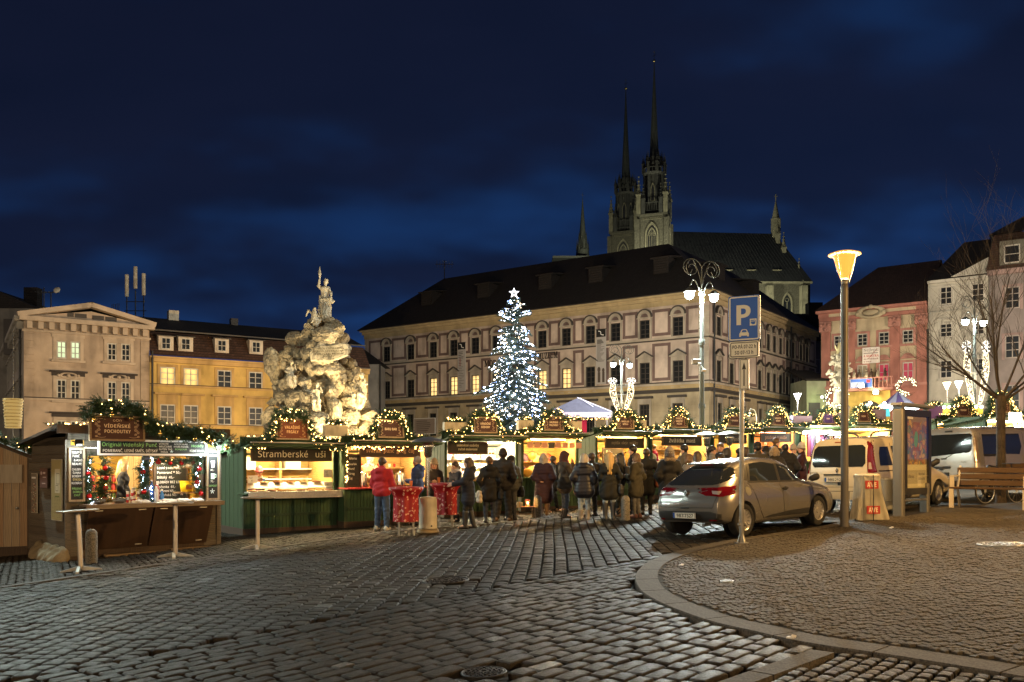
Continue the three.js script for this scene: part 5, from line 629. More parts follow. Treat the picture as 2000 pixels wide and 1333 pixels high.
for(const[px,py,d,w,h,cd,lab]of[[1985,816,27.5,.34,.26,60,'dazzling white floodlight on the hut roof at the right edge'],[1597,845,33,1.1,.12,14,'bright white tube lamp under the hut roof above the white minivan'],[1634,847,33,.8,.1,10,'bright tube lamp under the hut roof left of the orange lamp post']]){const p=P(px,py,d),l=thing('bright_lamp',lab,'lamp',p);part('lamp_head',[box(w + .06,h + .06,.05,0,0,-.05)],M.greyMetal,l);part('bulb',[rbox(w,h,.05,.02)],glow(1,.94,.78,28),l);part('bracket',[box(.05,.4,.05,0,-.2,-.08)],M.greyMetal,l);lampAt(p.x,p.y,p.z + .25,[1,.9,.7],cd,6);}
const hang=(st,x,y,z,w,h,tex,label)=>signBoard(st.L(x,y,z),st.turn,w,h,tex,label,M.brownWood,0,'chalkboard','chalkboard');
hang(s2,s2.W*.5,1.98,.05,2.1,.28,chalkTex([['Stramberské   uši',256,54,58,'#d8d0b8','sans-serif','center',460]],512,72,'#1c1408'),'dark board chalked Stramberske usi under the awning of the cake hut');
hang(s3,s3.W*.52,1.98,.05,1.7,.26,chalkTex([['svařák  punč  grog  čaj',256,48,40,'#c89a70','serif','center']],512,72,'#2a0e0a'),'dark red board under the awning of the drinks hut');
hang(s3,.26,1.45,-.02,.34,.8,chalkTex([['Menu',20,50,40],['Svařák',14,120,36],['Punč',14,180,36],['Grog',14,240,36],['Čaj',14,300,36]],160,380,'#120d0a'),'tall narrow menu chalkboard at the left end of the drinks hut');
hang(s4,s4.W*.3,1.98,.05,1.15,.28,chalkTex([['Skleněné ozdoby',256,40,38,'#e6dfc9','serif','center'],['ručně malované',256,84,34,'#e6dfc9','serif','center']],512,110,'#16120c'),'dark board with white chalk lettering in the ornament hut');
hang(s6,s6.W*.52,1.97,.05,1.35,.26,chalkTex([['mýdla  oleje  svíčky',256,50,40,'#8d8270','serif','center']],512,80,'#17120c'),'long dark board under the awning of the soap hut');
hang(s6,s6.W*.55,1.55,-.9,.72,.5,chalkTex([['Fair',50,70,52,'#d8d0c0','serif'],['& bio Soaps',110,140,52,'#d8d0c0','serif']],400,270,'#171008'),'small chalkboard with white script inside the soap hut');
hang(s7,s7.W*.5,1.98,.05,1.5,.26,chalkTex([['Zvířátka  maxi',256,56,52,'#cfd0c8','serif','center']],512,80,'#0e0d0a'),'long dark chalked board over the hut counter left of the tall lamp post');
hang(s8,s8.W*.5,1.98,.05,1.1,.26,chalkTex([['ruční výroba',256,56,50,'#9d9178','serif','center']],512,80,'#14100a'),'long dark board under the awning right behind the parking sign post');hang(s9,s9.W*.5,1.98,.05,1.3,.26,chalkTex([['pražené mandle',256,56,50,'#a56d50','serif','center']],512,80,'#190b08'),'long dark board under the awning left of the white minivan');
for(let i=0;i<8;i++){const p=s5.L(.28 + i*.23,1.98,.06);const c=solo('price_card',[box(.19,.17,.012)],i===3?M.black:mat(.55,.30,.22),i===3?'black card in the row hung under the awning of the cushion hut':'reddish card hung in the row under the awning of the cushion hut','card',p,s5.turn,i===3?undefined:'reddish cards hung under the cushion hut awning');}
const shelf=(st,x0,x1,y,z0=-1.8,z1=-1.45,m=M.pine)=>part('shelf',[b2(x0,x1,y,y + .03,z0,z1)],m,st.s);
const cakeM=[mat(.42,.20,.06,{map:TX.stain,rep:3}),mat(.55,.36,.14,{map:TX.stain,rep:3}),mat(.22,.08,.04,{map:TX.stain,rep:3})],cakeG=merge([lathe([[0,.035],[.09,.035],[.115,.045],[.13,.03],[.125,.005],[0,0]],20)]);
for(const y of[1.3,1.58])shelf(s2,.08,s2.W - .08,y,-1.85,-1.5,M.white);part('shelf_post',[b2(1.5,1.56,1,2.1,-1.86,-1.5)],M.pine,s2.s);part('counter_cloth',[b2(.02,s2.W + .3,1.002,1.03,-.5,.34),b2(.02,s2.W + .3,.86,1.0,.32,.34)],mat(.55,.52,.46,{map:TX.cloth,rep:2}),s2.s);part('tray_shelf',[slab([[.1,1.12,-.1],[s2.W - .1,1.12,-.1],[s2.W - .1,1.26,-.5],[.1,1.26,-.5]],.02)],M.white,s2.s);
for(let i=0;i<20;i++){const row=i<9?0:i<15?1:2,x=row===0?.18 + i*.26:row===1?.3 +(i - 9)*.36:.7 +(i - 15)*.33,y=row===0?1.035:row===1?1.24:1.335,z=row===0?.12:row===1?-.34:-1.66,s=solo('flat_cake',cakeG,cakeM[i % 3],['brown','golden','dark'][i % 3]+[' round flat cake in the front row on the cloth of the cake hut counter',' round flat cake on the raised tray row of the cake hut',' round flat cake on the back shelf of the cake hut'][row],'cake',s2.L(x,y,z),0,['brown','golden','dark'][i % 3]+[' cakes in the front row of the cake hut',' cakes on the raised tray of the cake hut',' cakes on the back shelf of the cake hut'][row]);s.scale.setScalar(row?.95:.85);}
for(const[x,y,z,w,h,l]of[[.3,1.34,-.2,.26,.2,'at the left end'],[2.35,1.48,-.2,.24,.22,'at the right end, higher'],[2.35,1.15,-.15,.24,.2,'at the right end, lower'],[1.75,1.74,-1.4,.16,.26,'hanging in the middle']]){const c=thing('price_sheet','white price sheet in the cake hut ' + l,'price sheet',s2.L(x,y,z),s2.turn);part('sheet',[box(w,h,.008)],M.white,c);part('print',[quad(w*.9,h*.9,0,0,.006)],print(chalkTex([['frgál',20,50,40,'#333'],['35,-',60,100,44,'#333']],200,130,'#e8e2d4')),c);}
{const c=s2.L(1.15,1.75,-1.62);for(const[x,w]of[[.5,.7],[1.9,.45]]){const p=thing('white_carton',x<1?'long white carton on the top shelf of the cake hut':'shorter white carton on the top shelf of the cake hut','carton',s2.L(x,1.61,-1.66),s2.turn);part('box',[rbox(w,.3,.26,.01,0,.15,0)],M.white,p);part('lid',[b2(-w / 2 - .005,w / 2 + .005,.27,.305,-.135,.135)],M.white,p);}}
shelf(s3,.5,s3.W - .1,1.5);for(let i=0;i<3;i++){const x=[.62,1.25,1.75][i],u=thing('drink_urn',['tall steel drink urn at the left of the drinks hut counter','steel drink urn in the middle of the drinks hut counter','steel drink urn right of the man in red in the drinks hut'][i],'urn',s3.L(x,1.0,-.3),s3.turn);part('urn_body',[lathe([[0,0],[.13,0],[.135,.05],[.13,.36],[.10,.40],[0,.42]],20)],M.steel,u);part('tap',[cyl(.015,.015,.1,0,.08,.16,6),box(.02,.06,.02,0,.1,.19)],M.black,u);part('lid_knob',[ball(.025,0,.44,0,8)],M.black,u);}
for(let i=0;i<10;i++){const m=i % 3?M.white:mat(.5,.04,.04),u=solo('cup',[lathe([[0,0],[.03,0],[.04,.1],[.036,.1],[.028,.01],[0,.01]],12)],m,`small ${i % 3 ? 'white' : 'red'} cup on the back shelf of the drinks hut`,'cup',s3.L(.62 + i*.17,1.53,-1.6),0,`${i % 3 ? 'white' : 'red'} cups on the back shelf of the drinks hut`);}
garland(s3.pos,s3.turn,'curtain of tiny warm lights along the awning of the drinks hut',Array.from({length:9},(_,i)=>[.05 + i*(s3.W - .1)/ 8,2.14 -(i % 2)*.1,.1]),{rad:.05,den:1,bulbs:44,name:'light_curtain'});
garland(s3.pos,s3.turn,'string of tiny warm lights down the left edge of the drinks hut',[[.03,2.1,.06],[.05,1.7,.06],[.03,1.05,.06]],{rad:.02,den:1,bulbs:26,name:'light_string'});
for(const y of[1.12,1.38,1.64])shelf(s4,.06,s4.W - .06,y,-1.85,-1.5,M.white);for(let i=0;i<24;i++){const r=Math.floor(i / 8),p=s4.L(.2 +(i % 8)*.26,[1.15,1.41,1.67][r],-1.62);const tn=(i % 3?'gold':'red'),b=thing('ornament_box',`pale box with ${tn} glass balls on the ${['lowest', 'middle', 'top'][r]} white shelf of the ornament hut`,'box',p,s4.turn,`boxes of ${tn} balls on the ${['lowest', 'middle', 'top'][r]} shelf of the ornament hut`);part('box',[rbox(.2,.12,.16,.01,0,.06,0)],M.white,b);part('bauble',[ball(.045,-.05,.15,0,10),ball(.045,.05,.15,.01,10)],i % 3?M.gold:M.redBall,b);}
for(let i=0;i<7;i++){const p=s4.L(.2 + i*.3,1.0,.05),b=thing('ornament_tray','tray of glass balls on the counter of the ornament hut','tray',p,s4.turn,'trays on the ornament hut counter');part('tray',[box(.24,.05,.2,0,.025,0)],M.pine,b);for(let q=0;q<6;q++)part('bauble',[ball(.035,-.08 +(q % 3)*.08,.075,-.04 + Math.floor(q / 3)*.08,10)],[M.redBall,M.gold,M.steel][(q + i)% 3],b);}
const cush=[mat(.6,.32,.05),mat(.55,.09,.04),mat(.65,.5,.25),mat(.12,.08,.16)];for(const y of[1.06,1.45])shelf(s5,.06,s5.W - .06,y);for(let i=0;i<9;i++){const r=i<5?0:1,p=s5.L(.25 +(r?i - 5:i)*(r?.42:.36),r?1.6:1.2,-1.6),c=solo('cushion',[T(new THREE.SphereGeometry(.5,14,10),0,0,0,-.25,0,0,[.34,.32,.14])],cush[(i*3 + r)% 4],r?'painted cushion on the upper shelf of the cushion hut':'painted cushion on the lower shelf of the cushion hut','cushion',p,s5.turn,r?'cushions on the upper shelf':'cushions on the lower shelf');}
for(let i=0;i<4;i++)solo('cushion',[T(new THREE.SphereGeometry(.5,14,10),0,.1,0,-.2,0,0,[.3,.28,.13])],cush[i],['yellow','orange','pale','dark'][i]+ ' painted cushion standing on the counter of the cushion hut','cushion',s5.L(.25 + i*.36,1.04,-.1),s5.turn);
{const p=s5.L(.72,1.66,-.95),l=thing('heart_lamp','round orange glowing lantern inside the cushion hut','lantern',p);part('lamp_shade',[ball(.13,0,0,0,14)],glow(1,.34,.03,2.2),l);part('cord',[cyl(.006,.006,.5,0,.35,0,4)],M.black,l);}
for(const st of[s6,s7,s8,s9]){for(const y of[1.1,1.4,1.7])shelf(st,.06,st.W - .06,y);const cols=[mat(.5,.3,.12),mat(.45,.42,.2),mat(.3,.12,.06),mat(.6,.55,.4),mat(.45,.05,.05),mat(.16,.2,.08)],nm=st===s6?'soap hut':st===s7?'hut left of the tall lamp post':st===s8?'hut behind the parking sign post':'hut left of the white minivan';for(let i=0;i<12;i++){const r=i % 3,p=st.L(.18 + Math.floor(i / 3)*(st.W - .36)/ 3,[1.13,1.43,1.73][r],-1.63),cn=['tan','olive','brown','cream','red','green'][(i*5 + r)% 6],lb=`small ${cn} jar on the ${['lowest', 'middle', 'top'][r]} shelf inside the ${nm}`,b=thing('goods_jar',lb,'jar',p,st.turn,lb.replace('small','two').replace('jar','jars'));part('jar_body',[lathe([[0,0],[.06,0],[.065,.03],[.065,.12],[.045,.15],[0,.15]],12)],cols[(i*5 + r)% 6],b);part('lid',[cyl(.05,.05,.03,0,.165,0,12)],M.lightWood,b);}}
{const c=thing('clothes_rail','rail of dark red and purple scarves at the hut left of the minivan roof','clothes rail',s10.L(.1,0,.5),s10.turn);part('rail',[T(cyl(.02,.02,1.5,0,0,0,6),.5,2.05,0,0,0,Math.PI / 2),cyl(.02,.02,2.05,-.2,1.02,0,6),cyl(.02,.02,2.05,1.2,1.02,0,6)],M.galv,c);for(let i=0;i<9;i++)part('scarf',[rbox(.13,rr(.7,1.0),.06,.02,-.08 + i*.15,1.62,rr(-.05,.05))],[mat(.16,.02,.05),mat(.09,.03,.12),mat(.03,.03,.05),mat(.22,.16,.1)][i % 4],c);}
{
const a=onGround(129,1096),th=.785,f=facade([a.x,a.z],[Math.cos(th),-Math.sin(th)]),W=f.t(425),turn=f.ang,pos=V(a.x,G(a.x,a.z)+ .06,a.z),D=2.5,H=2.36,s=thing('punch_stall','weathered brown punch hut with a yellow lit interior at the left','market stall',pos,turn),L=(x,y,z)=>local(pos,turn,x,y,z),x0=.34,x1=2.88,cy=1.06;globalThis.punch={pos,turn,W,L,H};
const pl=(x,y,z,w,h,ry,m=M.greyWood)=>{const p=part('plank',[b2(0,w,0,h - .005,-.03,0)],m,s);p.position.set(x,y,z);p.rotation.y=ry;return p;};
const gw=[M.greyWood,wood(.17,.14,.105),wood(.13,.105,.08)],ph=.172;for(let i=0;i<14;i++){const y=.02 + i*ph,m=gw[(i*7)% 3];pl(0,y,-D,D,ph,-Math.PI / 2,m);if(y<H - .2){pl(.0,y,.0,x0,ph,0,gw[(i*5 + 1)% 3]);pl(x1,y,0,W - x1,ph,0,gw[(i*3)% 3]);}pl(W + .03,y,-D,D,ph,-Math.PI / 2,m);}
for(let i=0;i<6;i++)pl(x0,.02 + i*ph,0,x1 - x0,ph,0,M.brownWood);
for(let i=0;i<2;i++)pl(x0,2.04 + i*.17,-.0,x1 - x0,.17,0,gw[i]);
part('plinth',[b2(-.03,W + .03,-.5,.015,-D,.02)],M.brownWood,s);part('corner_post',[b2(-.035,.07,-.1,H,-.03,.035),b2(W - .04,W + .06,-.1,H,-.03,.035)],M.greyWood,s);
part('door_jamb',[b2(x0 - .01,x0 + .05,cy,2.04,-.12,.02),b2(x1 - .05,x1 + .01,cy,2.04,-.12,.02)],M.brownWood,s);
const yw=[M.yellowWood,wood(.78,.47,.06),wood(.68,.39,.045)];for(let i=0;i<13;i++){const y=.1 + i*.18,p=part('plank',[b2(.06,W - .5,0,.172,-.02,0)],yw[(i*7)% 3],s);p.position.set(0,y,-D + .06);}
part('inner_wall',[b2(.06,.075,.1,H,-D + .05,-.15)],M.yellowWood,s);part('inner_wall',[b2(W - .075,W - .06,.1,H,-D + .05,-.15)],M.yellowWood,s);part('cupboard_wall',vboards(1.2,.1,2.2,.02,.12,0).map(g=>g.translate(W - 1.35,0,-D + .55)),M.pineV,s,'stuff');
part('floor',[b2(.05,W - .05,.02,.08,-D + .05,-.08)],M.brownWood,s);part('ceiling',[b2(.05,W - .05,H - .1,H - .06,-D + .05,-.1)],M.yellowWood,s);
part('lining',[b2(.06,x0,.02,H,-.06,-.035),b2(x1,W - .06,.02,H,-.06,-.035),b2(x0,x1,.02,1.0,-.06,-.035)],M.yellowWood,s);part('middle_post',[b2(1.53,1.65,1.0,2.04,-.08,.01)],mat(.08,.08,.10),s);
part('counter',[b2(x0 - .1,x1 + .28,cy - .04,cy,-.5,.42),b2(x0 - .1,x1 + .28,cy - .09,cy - .042,.38,.41)],mat(.26,.20,.15,{roughness:.35,map:TX.grain}),s);
const sw=(x1 - x0 + .1)/ 2;for(let i=0;i<2;i++){const m=part('shutter',[slab([[.02,0,0],[sw - .02,0,0],[sw - .02,.86,.36],[.02,.86,.36]],.03)],mat(.055,.030,.018,{map:TX.streak,rep:.6,roughness:.55,bump:TX.grain,bs:.003}),s);m.position.set(x0 - .05 + i*sw,.13,.03);part('hinge',[rbox(.16,.025,.02,.006,.2,.80,.35),rbox(.16,.025,.02,.006,sw - .25,.80,.35),rbox(.14,.025,.02,.006,sw - .22,.06,.05)],M.galv,m);}
part('wedge_beam',[b2(.7,2.3,-.12,.02,.05,.20),b2(2.0,2.9,-.02,.06,.21,.30)],M.plank,s);
part('roof',[slab([[-.25,H - .06,-D - .2],[W + .15,H - .06,-D - .2],[W + .15,H + .30,.25],[-.25,H + .30,.25]].reverse(),.06)],mat(.05,.042,.036,{map:TX.grain,roughness:.6}),s);part('bargeboard',[b2(-.26,W + .16,H + .12,H + .29,.255,.28)],M.brownWood,s);part('fascia_board',[b2(x0,x1,H - .02,H + .16,-.03,0),b2(0,x0 - .003,H + .0,H + .2,-.03,0),b2(x1 + .003,W,H + .0,H + .2,-.03,0)],M.greyWood,s);
part('gable_board',[extrude([[-D,H - .10],[0,H - .10],[.0,H + .25],[-D,H - .06]],.03).rotateY(Math.PI / 2).scale(1,1,-1)],M.greyWood,s);
part('sack_skirt',[blob([[-.11,.0,-1.55,-.11,-.02,.06,.14,.13],[-.05,.16,-1.5,-.06,.13,.04,.07,.07],[-.16,-.08,-1.5,-.16,-.08,.05,.12,.12]],.03,.05,(x,y,z)=>.022*Math.sin(z*13 + y*9)+ .012*Math.sin(z*31 - y*14))],M.sack,s);
part('lamp_tube',[T(cyl(.025,.025,1.1,0,0,0,8),x0 + .7,2.2,-.5,0,0,Math.PI / 2),T(cyl(.025,.025,1.1,0,0,0,8),x1 - .7,2.2,-.5,0,0,Math.PI / 2)],glow(1,.95,.82,16),s);
for(const[x,z,c]of[[x0 + .6,-.9,13],[x1 - .6,-.8,13]]){const p=L(x,2.12,z);lampAt(p.x,p.y,p.z,[1,.90,.66],c*.62,4);}
const sp=(x,lab,cd)=>{const p=L(x,H - .06,.35),l=thing('spot_lamp',lab,'spot lamp',p,turn);part('lamp_head',[rbox(.14,.12,.09,.02,0,0,0,-.5)],M.black,l);part('bulb',[quad(.11,.03,0,-.066,-.01,0,Math.PI / 2)],glow(.95,1,1,60),l);part('bracket',[box(.02,.02,.36,0,.03,-.2)],M.black,l);const q=L(x,H - .2,.4);lampAt(q.x,q.y,q.z,[.86,1,.98],cd,3);};sp(.12,'small black spot lamp over the left menu board of the punch hut',2.2);sp(3.04,'dazzling spot lamp over the right menu board of the punch hut',5);
signBoard(L(.85,H + .24,.36),turn,1.02,.44,boardTex(['VÍDEŇSKÉ','POCHOUTKY'],'#38110f','#cdb9a2',768,384),'dark red sign reading Videnske pochoutky over the punch hut',M.plank,-.06);
{const tx=chalkTex([['Originál Vídeňský Punč',14,60,62,'#86c46e','italic serif','left',520],['POMERANČ, LESNÍ SMĚS, DĚTSKÝ',20,128,46,'#f2efe6','bold sans-serif','left',520],['VÍTEJTE',552,34,30,'#e8e4da','sans-serif','left',120],['WELCOME',552,67,30,'#e8e4da','sans-serif','left',130],['GUTEN TAG',552,100,30,'#e8e4da','sans-serif','left',134],['HOLA',570,132,28],['GOEDENDAG',704,34,28,'#e8e4da','sans-serif','left',140],['HYVÄÄ PÄIVÄÄ',700,66,28,'#e8e4da','sans-serif','left',150],['BONJOUR',712,98,28,'#86c46e','sans-serif','left',130],['*',660,152,70,'#bfe0f0'],['早上好',730,134,32],['Hoddy',880,58,44,'#86c46e','italic serif','left',130],['RŮZNÉ DRUHY',864,118,36,'#f2efe6','sans-serif','left',150]],1024,144,'#111311');signBoard(L(1.72,2.22,.1),turn,2.23,.25,tx,'long chalkboard with green and white lettering over the punch hut opening',M.white,0,'chalkboard','chalkboard');}
const menu=chalkTex([['NEJLEPŠÍ',16,50,40],['PUNČ',24,104,46],['& ALKO',50,160,40],['NEALKO',20,214,44],['CHLEBY',18,290,42],['ŠUNKA',30,338,42],['BOBÍKY',20,386,42],['ŠTRŮDL',30,434,42,'#e6d58a'],['KLOBÁSY',12,482,42,'#f4f4ff','sans-serif','left',170],['PŘEJEME',20,560,40,'#8fd07c'],['DOBROU',34,606,40,'#8fd07c'],['CHUŤ',52,652,40,'#8fd07c']],192,700,'#100f0d');signBoard(L(.17,1.66,.05),turn,.23,1.0,menu,'tall framed menu chalkboard left of the punch hut opening',M.lightWood,0,'chalkboard','chalkboard');
const dep=chalkTex([['KELÍMKY',14,60,40],['40,-',40,290,44],['70,-',40,470,44],['DEPOSIT',10,540,40,'#8fd07c','sans-serif','left',150],['*',30,700,170,'#cfe6f4']],170,720,'#14171a',{draw:x=>{x.fillStyle='#f2f2f2';x.beginPath();x.moveTo(50,130);x.lineTo(120,130);x.lineTo(108,240);x.lineTo(62,240);x.fill();x.fillStyle='#bfe6cf';x.fillRect(50,330,66,90);x.strokeStyle='#bfe6cf';x.lineWidth=10;x.strokeRect(112,345,30,46);}});signBoard(L(3.04,1.62,.06),turn,.22,1.02,dep,'tall framed board with cup and mug symbols right of the punch hut opening',M.lightWood,0,'chalkboard','chalkboard');
{const tx=chalkTex([['KVALITNÍ PUNČ',20,60,54],['Lesní směs   50,-',20,130,50,'#eee','italic serif'],['Pomeranč * 50,-',20,200,50,'#eee','italic serif'],['Dětský  45,-',20,270,50,'#eee','italic serif'],['KLOBÁSY BEZ LEPKU',10,340,48,'#fff','bold sans-serif','left',430],['Točonka  65,-',20,410,48,'#eee','italic serif'],['Pikantní 65,-',30,470,48,'#eee','italic serif'],['Vídeňská 50,-',40,530,48,'#eee','italic serif'],['*',360,560,120],['10% STUDENTI',120,610,48,'#eee','italic serif']],460,640,'#191c18');signBoard(L(2.66,1.46,-D + 1.25),turn,.72,1.0,tx,'large chalked price board inside the punch hut, right of the seller',M.brownWood,0,'chalkboard','chalkboard');}
const sd=(z,y,w,h,tex,lab,m)=>{const p=L(-.045,y,z),c=thing('wall_notice',lab,'notice',p,turn - Math.PI / 2);part('sheet',[box(w,h,.02)],m,c);part('print',[quad(w*.96,h*.97,0,0,.012)],print(tex),c);};
sd(-.42,1.35,.62,1.25,canvasTex(200,400,(x,w,h)=>{const g=x.createLinearGradient(0,0,0,h);x.fillStyle='#a79a6c';x.fillRect(0,0,w,h);x.fillStyle='#cfc8ae';x.fillRect(70,60,100,160);x.strokeStyle='#7d745a';x.lineWidth=4;x.strokeRect(100,90,60,70);x.strokeRect(88,170,50,36);x.fillStyle='#8a8256';for(let i=0;i<4;i++)for(let j=0;j<14;j++)x.fillRect(14 + i*46,250 + j*10,34*hash3(i,j,1)+ 6,4);x.fillStyle='#5d6a2a';x.fillRect(70,240,90,8);}),'tall greenish plan of the market on the side wall of the punch hut',M.cream);
sd(-1.22,1.58,.5,.42,canvasTex(200,160,(x,w,h)=>{x.fillStyle='#6b4d44';x.fillRect(0,0,w,h);x.fillStyle='#cbb';x.fillRect(80,30,70,16);x.fillRect(80,70,90,6);x.fillRect(60,120,90,8);x.beginPath();x.arc(40,40,16,0,7);x.fill();}),'brown notice with a drop symbol on the side wall of the punch hut',M.brownWood);
sd(-1.85,1.25,.38,.85,canvasTex(120,260,(x,w,h)=>{x.fillStyle='#7d7468';x.fillRect(0,0,w,h);for(let i=0;i<70;i++){x.fillStyle=['#8c2c28','#ddd4c4','#51443a','#b89a6a'][i % 4];x.fillRect(8 + hash3(i,1,1)*96,60 + hash3(i,2,1)*190,12,8);}x.fillStyle='#eee';x.fillRect(10,20,90,12);}),'narrow poster of small pictures at the rear of the punch hut side wall',M.cream);
garland(pos,turn,'thick fir garland with gold baubles over the punch hut sign and roof edge',[[.2,H + .46,.36],[.45,H + .64,.34],[.85,H + .66,.34],[1.3,H + .62,.34],[1.5,H + .36,.34],[1.9,H + .22,.34],[2.4,H + .18,.34],[2.9,H + .10,.34],[W + .15,H - .06,.34]],{rad:.15,den:190,bulbs:11,balls:9});
garland(pos,turn,'fir garland with red baubles hanging inside the punch hut opening',[[.92,2.0,-.6],[.96,1.6,-.62],[.90,1.1,-.6]],{rad:.1,den:110,bulbs:.1,balls:4,ballM:M.redBall});
garland(pos,turn,'fir garland with cool lights winding down the left jamb of the punch hut',[[x0 + .08,2.0,-.02],[x0 + .05,1.6,.0],[x0 + .09,1.1,.0]],{rad:.08,den:80,bulbs:26,bm:bulbCool,balls:2,ballM:M.redBall});
garland(pos,turn,'fir garland with cool lights winding down the middle post of the punch hut',[[1.52,2.0,.0],[1.49,1.6,.02],[1.54,1.1,.02]],{rad:.055,den:70,bulbs:24,bm:bulbCool,balls:2,ballM:M.redBall});
garland(pos,turn,'string of cool lights on the right face of the middle post of the punch hut',[[1.69,2.0,.03],[1.69,1.5,.03],[1.68,1.08,.03]],{rad:.015,den:4,bulbs:16,bm:bulbCool,name:'light_string'});
garland(pos,turn,'fir garland with cool lights down the right jamb of the punch hut',[[x1 - .12,2.0,.0],[x1 - .2,1.6,-.02],[x1 - .06,1.2,.0]],{rad:.1,den:80,bulbs:18,bm:bulbCool,balls:3,ballM:M.redBall});
garland(pos,turn,'fir garland with red and blue baubles across the top right of the punch hut opening',[[1.75,1.98,-.1],[2.3,1.94,-.12],[x1 - .1,1.98,-.1]],{rad:.05,den:70,bulbs:2,balls:4,ballM:M.redBall});
garland(pos,turn,'string of warm bulbs along the dark roof edge left of the punch hut sign',[[-.25,H + .06,.1],[-.22,H + .3,-.5],[.1,H + .3,.2],[.35,H + .4,.3]],{rad:.03,den:2,bulbs:7,name:'light_string'});
const jarG=merge([lathe([[0,0],[.045,0],[.048,.02],[.048,.11],[.04,.13],[0,.13]],12)]),jm=[mat(.5,.05,.04,{roughness:.3}),mat(.6,.32,.06,{roughness:.3}),mat(.55,.5,.4,{roughness:.3}),mat(.14,.22,.07,{roughness:.3})],lidM=mat(.55,.04,.03,{roughness:.35});
part('shelf',[b2(.9,2.3,1.05,1.07,-D + .08,-D + .4),b2(.9,2.3,1.24,1.26,-D + .08,-D + .38),b2(.9,2.3,1.43,1.45,-D + .08,-D + .36)],M.yellowWood,s);
let first;for(let i=0;i<34;i++){const row=i<12?0:i<24?1:2,x=row<2?.98 +(i % 12)*.11:1.05 +(i - 24)*.12,p=L(x,[1.075,1.265,1.455][row],-D + .24),lab=['red','orange','cream','green'][(i*5 + row)% 4]+ ' jar with a red lid on the ' +['lowest','middle','top'][row]+ ' back shelf of the punch hut',gr=['red','orange','cream','green'][(i*5 + row)% 4]+ ' jars on the ' +['lowest','middle','top'][row]+ ' back shelf of the punch hut';const j=thing('preserve_jar',lab,'jar',p,0,gr);part('jar_body',jarG,jm[(i*5 + row)% 4],j);part('lid',[cyl(.045,.045,.025,0,.142,0,12)],lidM,j);}
for(let i=0;i<2;i++){const b=thing('steel_bowl',i?'steel mixing bowl on the punch hut counter, the one nearer the seller':'steel mixing bowl at the left end of the punch hut counter','bowl',L(.60 + i*.40,cy,.08));b.scale.setScalar(.62);part('bowl',[lathe([[0,.002],[.12,.002],[.2,.07],[.25,.17],[.262,.175],[.24,.165],[.19,.075],[.11,.02],[0,.02]],28)],M.steel,b);part('rim',[T(new THREE.TorusGeometry(.256,.008,6,30),0,.173,0,Math.PI / 2)],M.steel,b);}
for(let i=0;i<5;i++){const st=thing('cup_stack','stack of red patterned cups beside the middle post of the punch hut','cup stack',L(1.22 + i*.065,cy,-.05 +(i % 2)*.08),0,'cup stacks left of the middle post');st.scale.setScalar(.62 +(i % 3)*.1);for(let q=0;q<4;q++)part('cup',[lathe([[.034,0],[.045,.09],[.047,.09],[.047,.1],[.04,.1]],12).translate(0,q*.095,0)],q % 2?M.white:mat(.5,.04,.05),st);}
for(let i=0;i<4;i++){const st=thing('bottle',['tall blue bottle right of the middle post of the punch hut','white capped bottle behind the blue bottle in the punch hut','patterned box right of the blue bottle in the punch hut','short blue bottle at the counter front of the punch hut'][i],'bottle',L(1.74 + i*.06,cy,-.08 +(i % 2)*.1));part('bottle_body',[lathe([[0,0],[.04,0],[.042,.02],[.042,[.34,.26,.3,.16][i]],[.02,[.40,.3,.34,.2][i]],[.018,[.44,.34,.36,.24][i]],[0,[.44,.34,.36,.24][i]]],14)],[mat(.04,.14,.5,{roughness:.2}),M.white,mat(.5,.1,.1),mat(.03,.2,.6,{roughness:.2})][i],st);part('cap',[cyl(.02,.02,.03,0,[.455,.355,.375,.255][i],0,10)],i===1?lidM:M.white,st);}
{const b=thing('plastic_tub','yellow plastic tub with lid on the right shelf of the punch hut','tub',L(2.84,1.24,-.82),turn);part('tub_body',[lathe([[0,0],[.12,0],[.14,.22],[0,.22]],20)],mat(.75,.55,.01,{roughness:.35}),b);part('lid',[cyl(.15,.15,.03,0,.232,0,20)],mat(.8,.62,.02,{roughness:.35}),b);part('label',[quad(.14,.1,0,.1,.136)],print(chalkTex([['',0,0,10]],32,32,'#9a5a30')),b);part('shelf_block',[box(.5,.03,.3,0,-.018,0)],M.lightWood,s).position.set(2.84,1.238,-.82);}
{const b=thing('paper_pile','crumpled white paper bags piled on the upper right shelf of the punch hut','paper bags',L(2.86,1.82,-.84),turn);part('paper',[blob([[-.16,.05,0,.16,.05,0,.07,.07],[-.08,.12,0,.06,.1,.02,.06,.05]],.018,.03,(x,y,z)=>.02*(fbm(x*20,y*20,z*20,3)- .5)*2)],M.white,b);part('bag',[box(.3,.02,.16,.03,.0,.05,.1)],M.white,b);part('shelf_block',[box(.5,.03,.3,0,-.02,0)],M.lightWood,s).position.set(2.86,1.815,-.84);}
for(let i=0;i<4;i++){const b=thing('napkin_pile',['white napkin pile near the middle of the punch hut counter','low pile of white bags on the counter right of the blue bottles','white papers on the counter under the price board','long row of white wrapped packets at the right end of the counter'][i],'napkins',L([1.42,1.98,2.3,2.6][i],cy,.15),turn);part('paper',[blob([[-.16,.02,0,.16,.02,0,.035,.03],[-.1,.04,.04,.12,.05,-.03,.03,.02]],.014,.02,(x,y,z)=>.012*(fbm(x*30,y*30,z*30,2)- .5)*2)],M.white,b);part('paper_edge',[rbox(.2,.03,.12,.01,.05,.02,.08,0,.3)],M.white,b);}
}
